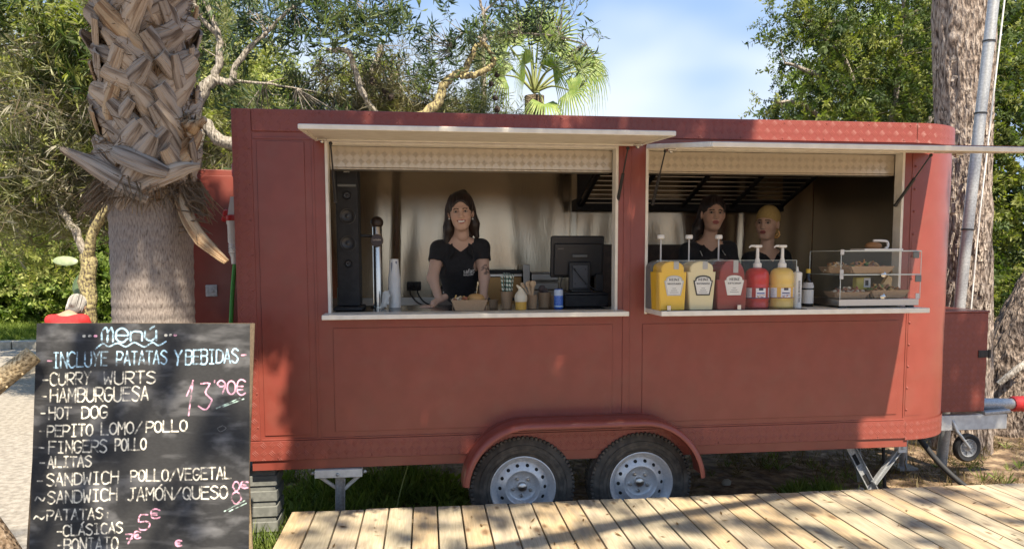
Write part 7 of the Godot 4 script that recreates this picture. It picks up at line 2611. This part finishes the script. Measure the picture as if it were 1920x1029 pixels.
	tr.ell(j.hip, Vector3(0.17, 0.13, 0.12), TB, 0.05)
	for sg in [-1.0, 1.0]:
		var kn: Vector3 = j.hip.lerp(foot, 0.52) + ax * sg * 0.085
		tr.cap(j.hip + ax * sg * 0.075 - up * 0.03, kn, 0.094, 0.066, 0.04)
		tr.cap(kn, foot + ax * sg * 0.09 + Vector3(0, 0.11, 0), 0.066, 0.055, 0.03)
	tr.planes.append(Plane(up, (j.hip + up * 0.09).dot(up)))
	sdf_part("trousers", tr, 0.018, q.trousers, t)
	for sg in [-1.0, 1.0]:
		mb = MB.new()
		mb.ball(foot + ax * sg * 0.095 + Vector3(0, 0.045, 0.05 * q.get("face", 1.0)), Vector3(0.05, 0.048, 0.135), 14, 10)
		put("shoe", mb, M.black, t)
	return t

func drape(o: MeshInstance3D, s: Sdf, dir: Vector3) -> void:
	# lay lettering onto the cloth: move each point back along dir until it meets the surface
	var arr: Array = o.mesh.surface_get_arrays(0)
	var v: PackedVector3Array = arr[Mesh.ARRAY_VERTEX]
	var n: PackedVector3Array = arr[Mesh.ARRAY_NORMAL]
	var w := s.all()
	var X := o.transform
	for i in v.size():
		var p := X * v[i]
		var lift := 0.010
		for k in 24:
			var d := s.at(p, w) - lift
			if absf(d) < 0.0004: break
			p -= dir * d * 0.9
		v[i] = p
		n[i] = dir
	arr[Mesh.ARRAY_VERTEX] = v
	arr[Mesh.ARRAY_NORMAL] = n
	arr[Mesh.ARRAY_TANGENT] = null
	var am := ArrayMesh.new()
	am.add_surface_from_arrays(Mesh.PRIMITIVE_TRIANGLES, arr)
	o.mesh = am
	o.transform = Transform3D()

func head_into(s: Sdf, H: Transform3D, q: Dictionary) -> void:
	var B := H.basis
	s.ell(H * V(0, 0.035, -0.012), V(0.074, 0.092, 0.092), B, 0.03)
	s.ell(H * V(0, -0.030, 0.020), V(0.065, 0.082, 0.066), B, 0.03)
	s.cap(H * V(-0.013, -0.087, 0.050), H * V(0.013, -0.087, 0.050), 0.024, 0.024, 0.025)
	for sg in [-1.0, 1.0]:
		s.ell(H * V(sg * 0.036, -0.026, 0.052), V(0.026, 0.026, 0.026), B, 0.02)
		s.ell(H * V(sg * 0.077, -0.004, -0.006), V(0.010, 0.031, 0.019), B * Basis(Vector3.UP, sg * 0.35), 0.008)
		s.cap(H * V(sg * 0.010, 0.031, 0.078), H * V(sg * 0.044, 0.031, 0.064), 0.010, 0.009, 0.015)
		s.ell(H * V(sg * 0.011, -0.024, 0.090), V(0.008, 0.007, 0.009), B, 0.008)
		s.ell(H * V(sg * 0.031, 0.012, 0.088), V(0.019, 0.011, 0.013), B, 0.012, 1)
	s.cap(H * V(0, 0.022, 0.080), H * V(0, -0.020, 0.099), 0.008, 0.012, 0.014)
	s.cap(H * V(-0.019, -0.050, 0.077), H * V(0.019, -0.050, 0.077), 0.0075, 0.0075, 0.010)
	s.cap(H * V(-0.015, -0.062, 0.077), H * V(0.015, -0.062, 0.077), 0.0085, 0.0085, 0.010)
	s.cap(H * V(0, -0.05, -0.02), H * V(0, -0.15, -0.03), 0.045, 0.045, 0.03)

func face_tint(p: Vector3, q: Dictionary) -> Color:
	var skin: Color = q.skin
	var c := skin
	if p.z > 0.03:
		var cheek := maxf(0.0, 1.0 - Vector2(absf(p.x) - 0.038, p.y + 0.03).length() / 0.03)
		c = c.lerp(Color(0.46, 0.19, 0.14), cheek * 0.35)
		var mw := 0.029 if q.get("smile", false) else 0.023
		var my := -0.056 + (p.x * p.x * 9.0 if q.get("smile", false) else 0.0)
		if absf(p.x) < mw and absf(p.y - my) < 0.0135 * sqrt(maxf(0.0, 1.0 - pow(p.x / mw, 2))) and p.z > 0.055:
			c = Color(0.36, 0.10, 0.085)
			if q.get("smile", false) and absf(p.x) < 0.021 and absf(p.y - my - 0.001) < 0.0058: c = Color(0.72, 0.68, 0.62)
			elif absf(p.y - my) < 0.0022: c = Color(0.14, 0.04, 0.04)
		var by := 0.031 - absf(absf(p.x) - 0.028) * 0.25
		if absf(p.x) > 0.012 and absf(p.x) < 0.048 and absf(p.y - by) < 0.0038 and p.z > 0.045: c = q.brow
		if Vector2((absf(p.x) - 0.031) / 0.019, (p.y - 0.012) / 0.0105).length() < 1.0 and p.z > 0.05: c = c.lerp(Color(0.13, 0.07, 0.055), 0.45)  # eye sockets darkened: socket shade put into the skin colour
	return c

func people() -> void:
	var black_cloth := mottled(L(0.010, 0.010, 0.012), L(0.017, 0.017, 0.020), 0.02, 0.85, Vector3.ONE * 3)
	black_cloth.rim_enabled = true
	black_cloth.rim = 0.15
	var grey_cloth := mottled(L(0.12, 0.10, 0.085), L(0.17, 0.145, 0.125), 0.03, 0.9, Vector3.ONE * 3)
	var red_cloth := mottled(L(0.50, 0.018, 0.022), L(0.60, 0.03, 0.03), 0.02, 0.85, Vector3.ONE * 3)
	var w := person("smiling woman with long dark hair and a tattooed forearm leaning on the left counter", {
		"feet": V(1.32, 0.606, -0.93), "head": V(1.318, 2.030, -0.58), "turn": V(0.06, -0.06, 0.06), "skin": Color(0.62, 0.40, 0.295), "brow": Color(0.05, 0.03, 0.02),
		"sh_a": V(1.172, 1.795, -0.66), "sh_b": V(1.462, 1.805, -0.66), "hip": V(1.315, 1.40, -0.86), "el_a": V(1.128, 1.60, -0.60), "el_b": V(1.474, 1.605, -0.60),
		"wr_a": V(1.168, 1.455, -0.54), "wr_b": V(1.462, 1.455, -0.54), "hand_a": V(-0.55, -0.28, 0.75).normalized() - V(1.32, 0.606, -0.93), "hand_b": V(0.6, -0.28, 0.7).normalized() - V(1.32, 0.606, -0.93),
		"tattoo": V(1.486, 1.655, -0.575), "waist": 0.100, "smile": true, "logo": V(0.056, 0.022, 0.0), "shirt": black_cloth, "trousers": grey_cloth, "hair": L(0.014, 0.009, 0.007), "look": -0.001, "hem": 0.10, "sleeve": 0.42,
		"hair_parts": [[V(0, 0.050, -0.016), V(0.086, 0.096, 0.101)], [V(0, -0.016, 0.090), V(0.062, 0.092, 0.066), 1], [V(0, -0.08, -0.075), V(0.088, 0.14, 0.045)], [V(-0.072, 0.03, -0.02), V(-0.088, -0.10, -0.035), 0.024, 0.032], [V(-0.088, -0.10, -0.035), V(-0.115, -0.21, -0.04), 0.032, 0.022], [V(0.072, 0.03, -0.02), V(0.086, -0.08, -0.035), 0.024, 0.030], [V(0.086, -0.08, -0.035), V(0.098, -0.16, -0.04), 0.030, 0.018], [V(0.020, 0.128, -0.03), V(0.032, 0.136, -0.035), 0.020, 0.017]],
	})
	# belt with a ring buckle and earrings
	var mb := MB.new()
	mb.lathe([Vector2(0.128, -0.018), Vector2(0.132, -0.018), Vector2(0.132, 0.018), Vector2(0.128, 0.018)], 40, Transform3D(Basis(Vector3.RIGHT, 0.25).scaled(V(0.96, 1, 0.86)), V(-0.005, 0.905, 0.085)))
	put("belt", mb, M.black, w)
	for k in 9:
		mb = MB.new()
		var a := PI * (0.18 + k * 0.08)
		mb.ball(V(-0.005 + cos(a) * 0.128, 0.905 - sin(a) * 0.028, 0.085 + sin(a) * 0.116), Vector3(0.006, 0.006, 0.006), 8, 6)
		put("belt_stud", mb, M.plastic_white, w)
	mb = MB.new()
	var ring := []
	for k in 21: ring.append(V(-0.045 + cos(TAU * k / 20) * 0.020, 0.885 + sin(TAU * k / 20) * 0.020, 0.203))
	mb.tube(ring, taper(21, 0.0035, 0.0035), 6, false)
	put("ring_buckle", mb, M.chrome, w)
	for sg in [-1.0, 1.0]:
		mb = MB.new()
		mb.ball(V(-0.002 + sg * 0.078, 1.386, 0.36), Vector3.ONE * 0.006, 8, 6)
		put("earring", mb, M.plastic_white, w)
	person("dark-haired woman in a white-trimmed black polo shirt behind the ketchup dispenser", {
		"feet": V(3.110, 0.606, -0.770), "head": V(3.120, 2.036, -0.700), "turn": V(0.02, -0.12, -0.03), "skin": Color(0.58, 0.365, 0.26), "brow": Color(0.03, 0.02, 0.015),
		"sh_a": V(2.955, 1.781, -0.750), "sh_b": V(3.265, 1.791, -0.750), "hip": V(3.110, 1.346, -0.770), "el_a": V(2.915, 1.521, -0.740), "el_b": V(3.330, 1.521, -0.740),
		"wr_a": V(2.950, 1.356, -0.620), "wr_b": V(3.270, 1.356, -0.620), "waist": 0.118, "trim": true, "logo": V(0.072, 0.005, 0.0), "shirt": black_cloth, "trousers": black_cloth, "hair": L(0.012, 0.008, 0.007), "look": -0.002, "sleeve": 0.6,
		"hair_parts": [[V(0, 0.048, -0.017), V(0.085, 0.094, 0.101)], [V(0.006, -0.018, 0.088), V(0.062, 0.090, 0.066), 1], [V(0, -0.07, -0.08), V(0.07, 0.12, 0.04)], [V(-0.070, 0.02, -0.04), V(-0.092, -0.10, -0.045), 0.022, 0.034], [V(-0.092, -0.10, -0.045), V(-0.125, -0.21, -0.05), 0.034, 0.022]],
	})
	person("woman in a mustard headscarf looking aside, behind the yellow sauce bottle", {
		"feet": V(3.580, 0.606, -0.870), "head": V(3.570, 1.973, -0.780), "turn": V(0.04, -0.80, -0.04), "skin": Color(0.62, 0.41, 0.30), "brow": Color(0.10, 0.06, 0.04),
		"sh_a": V(3.435, 1.713, -0.770), "sh_b": V(3.730, 1.733, -0.850), "hip": V(3.580, 1.308, -0.870), "el_a": V(3.380, 1.468, -0.730), "el_b": V(3.800, 1.468, -0.780),
		"wr_a": V(3.430, 1.348, -0.570), "wr_b": V(3.740, 1.348, -0.600), "waist": 0.12, "logo": V(0.062, 0.0, 0.0), "shirt": black_cloth, "trousers": black_cloth, "hair": L(0.30, 0.20, 0.09), "sleeve": 0.6,
		"hair_parts": [[V(0, -0.03, -0.075), V(0.05, 0.05, 0.03)], [V(0.02, -0.03, -0.09), V(0.03, -0.075, -0.12), 0.024, 0.02]],
	})
	var third := get_node("person_002")
	var H := Transform3D(Basis.from_euler(V(0.04, -0.80, -0.04)), V(3.570, 1.973, -0.78) - V(3.580, 0.606, -0.87))
	var sc := Sdf.new()
	sc.ell(H * V(0, 0.046, -0.014), V(0.083, 0.094, 0.100), H.basis, 0.02)
	sc.ell(H * V(0, -0.038, 0.085), V(0.09, 0.062, 0.09), H.basis, 0.01, 1)
	var cutn := (H.basis * V(0, 0.92, -0.40)).normalized()
	sc.planes.append(Plane(-cutn, -(H * V(0, 0.010, 0.0)).dot(cutn)))
	sdf_part("headscarf", sc, 0.005, mottled(L(0.40, 0.27, 0.09), L(0.52, 0.37, 0.14), 0.03, 0.85, Vector3.ONE * 5), third)
	person("stooping person in a red shirt with grey hair, partly hidden behind the menu board", {
		"feet": V(-2.62, 0.01, -3.85), "head": V(-2.585, 1.225, -4.13), "turn": V(0.7, PI, 0.0), "skin": Color(0.44, 0.26, 0.18), "brow": Color(0.2, 0.19, 0.18), "face": -1.0, "eyes": true,
		"sh_a": V(-2.785, 1.10, -3.98), "sh_b": V(-2.465, 1.10, -3.98), "hip": V(-2.62, 0.76, -3.72), "el_a": V(-2.86, 0.82, -4.08), "el_b": V(-2.38, 0.82, -4.08),
		"wr_a": V(-2.80, 0.66, -4.22), "wr_b": V(-2.45, 0.66, -4.22), "waist": 0.15, "bust": false, "vneck": false, "shirt": red_cloth, "trousers": grey_cloth, "hair": L(0.085, 0.08, 0.075), "sleeve": 0.5,
		"hair_parts": [[V(0, 0.045, -0.02), V(0.084, 0.092, 0.098)], [V(0, -0.03, 0.10), V(0.066, 0.09, 0.06), 1], [V(0, -0.04, -0.045), V(0.082, 0.09, 0.06)], [V(0, 0.02, -0.09), V(0.0, -0.04, -0.115), 0.05, 0.03]],
	})
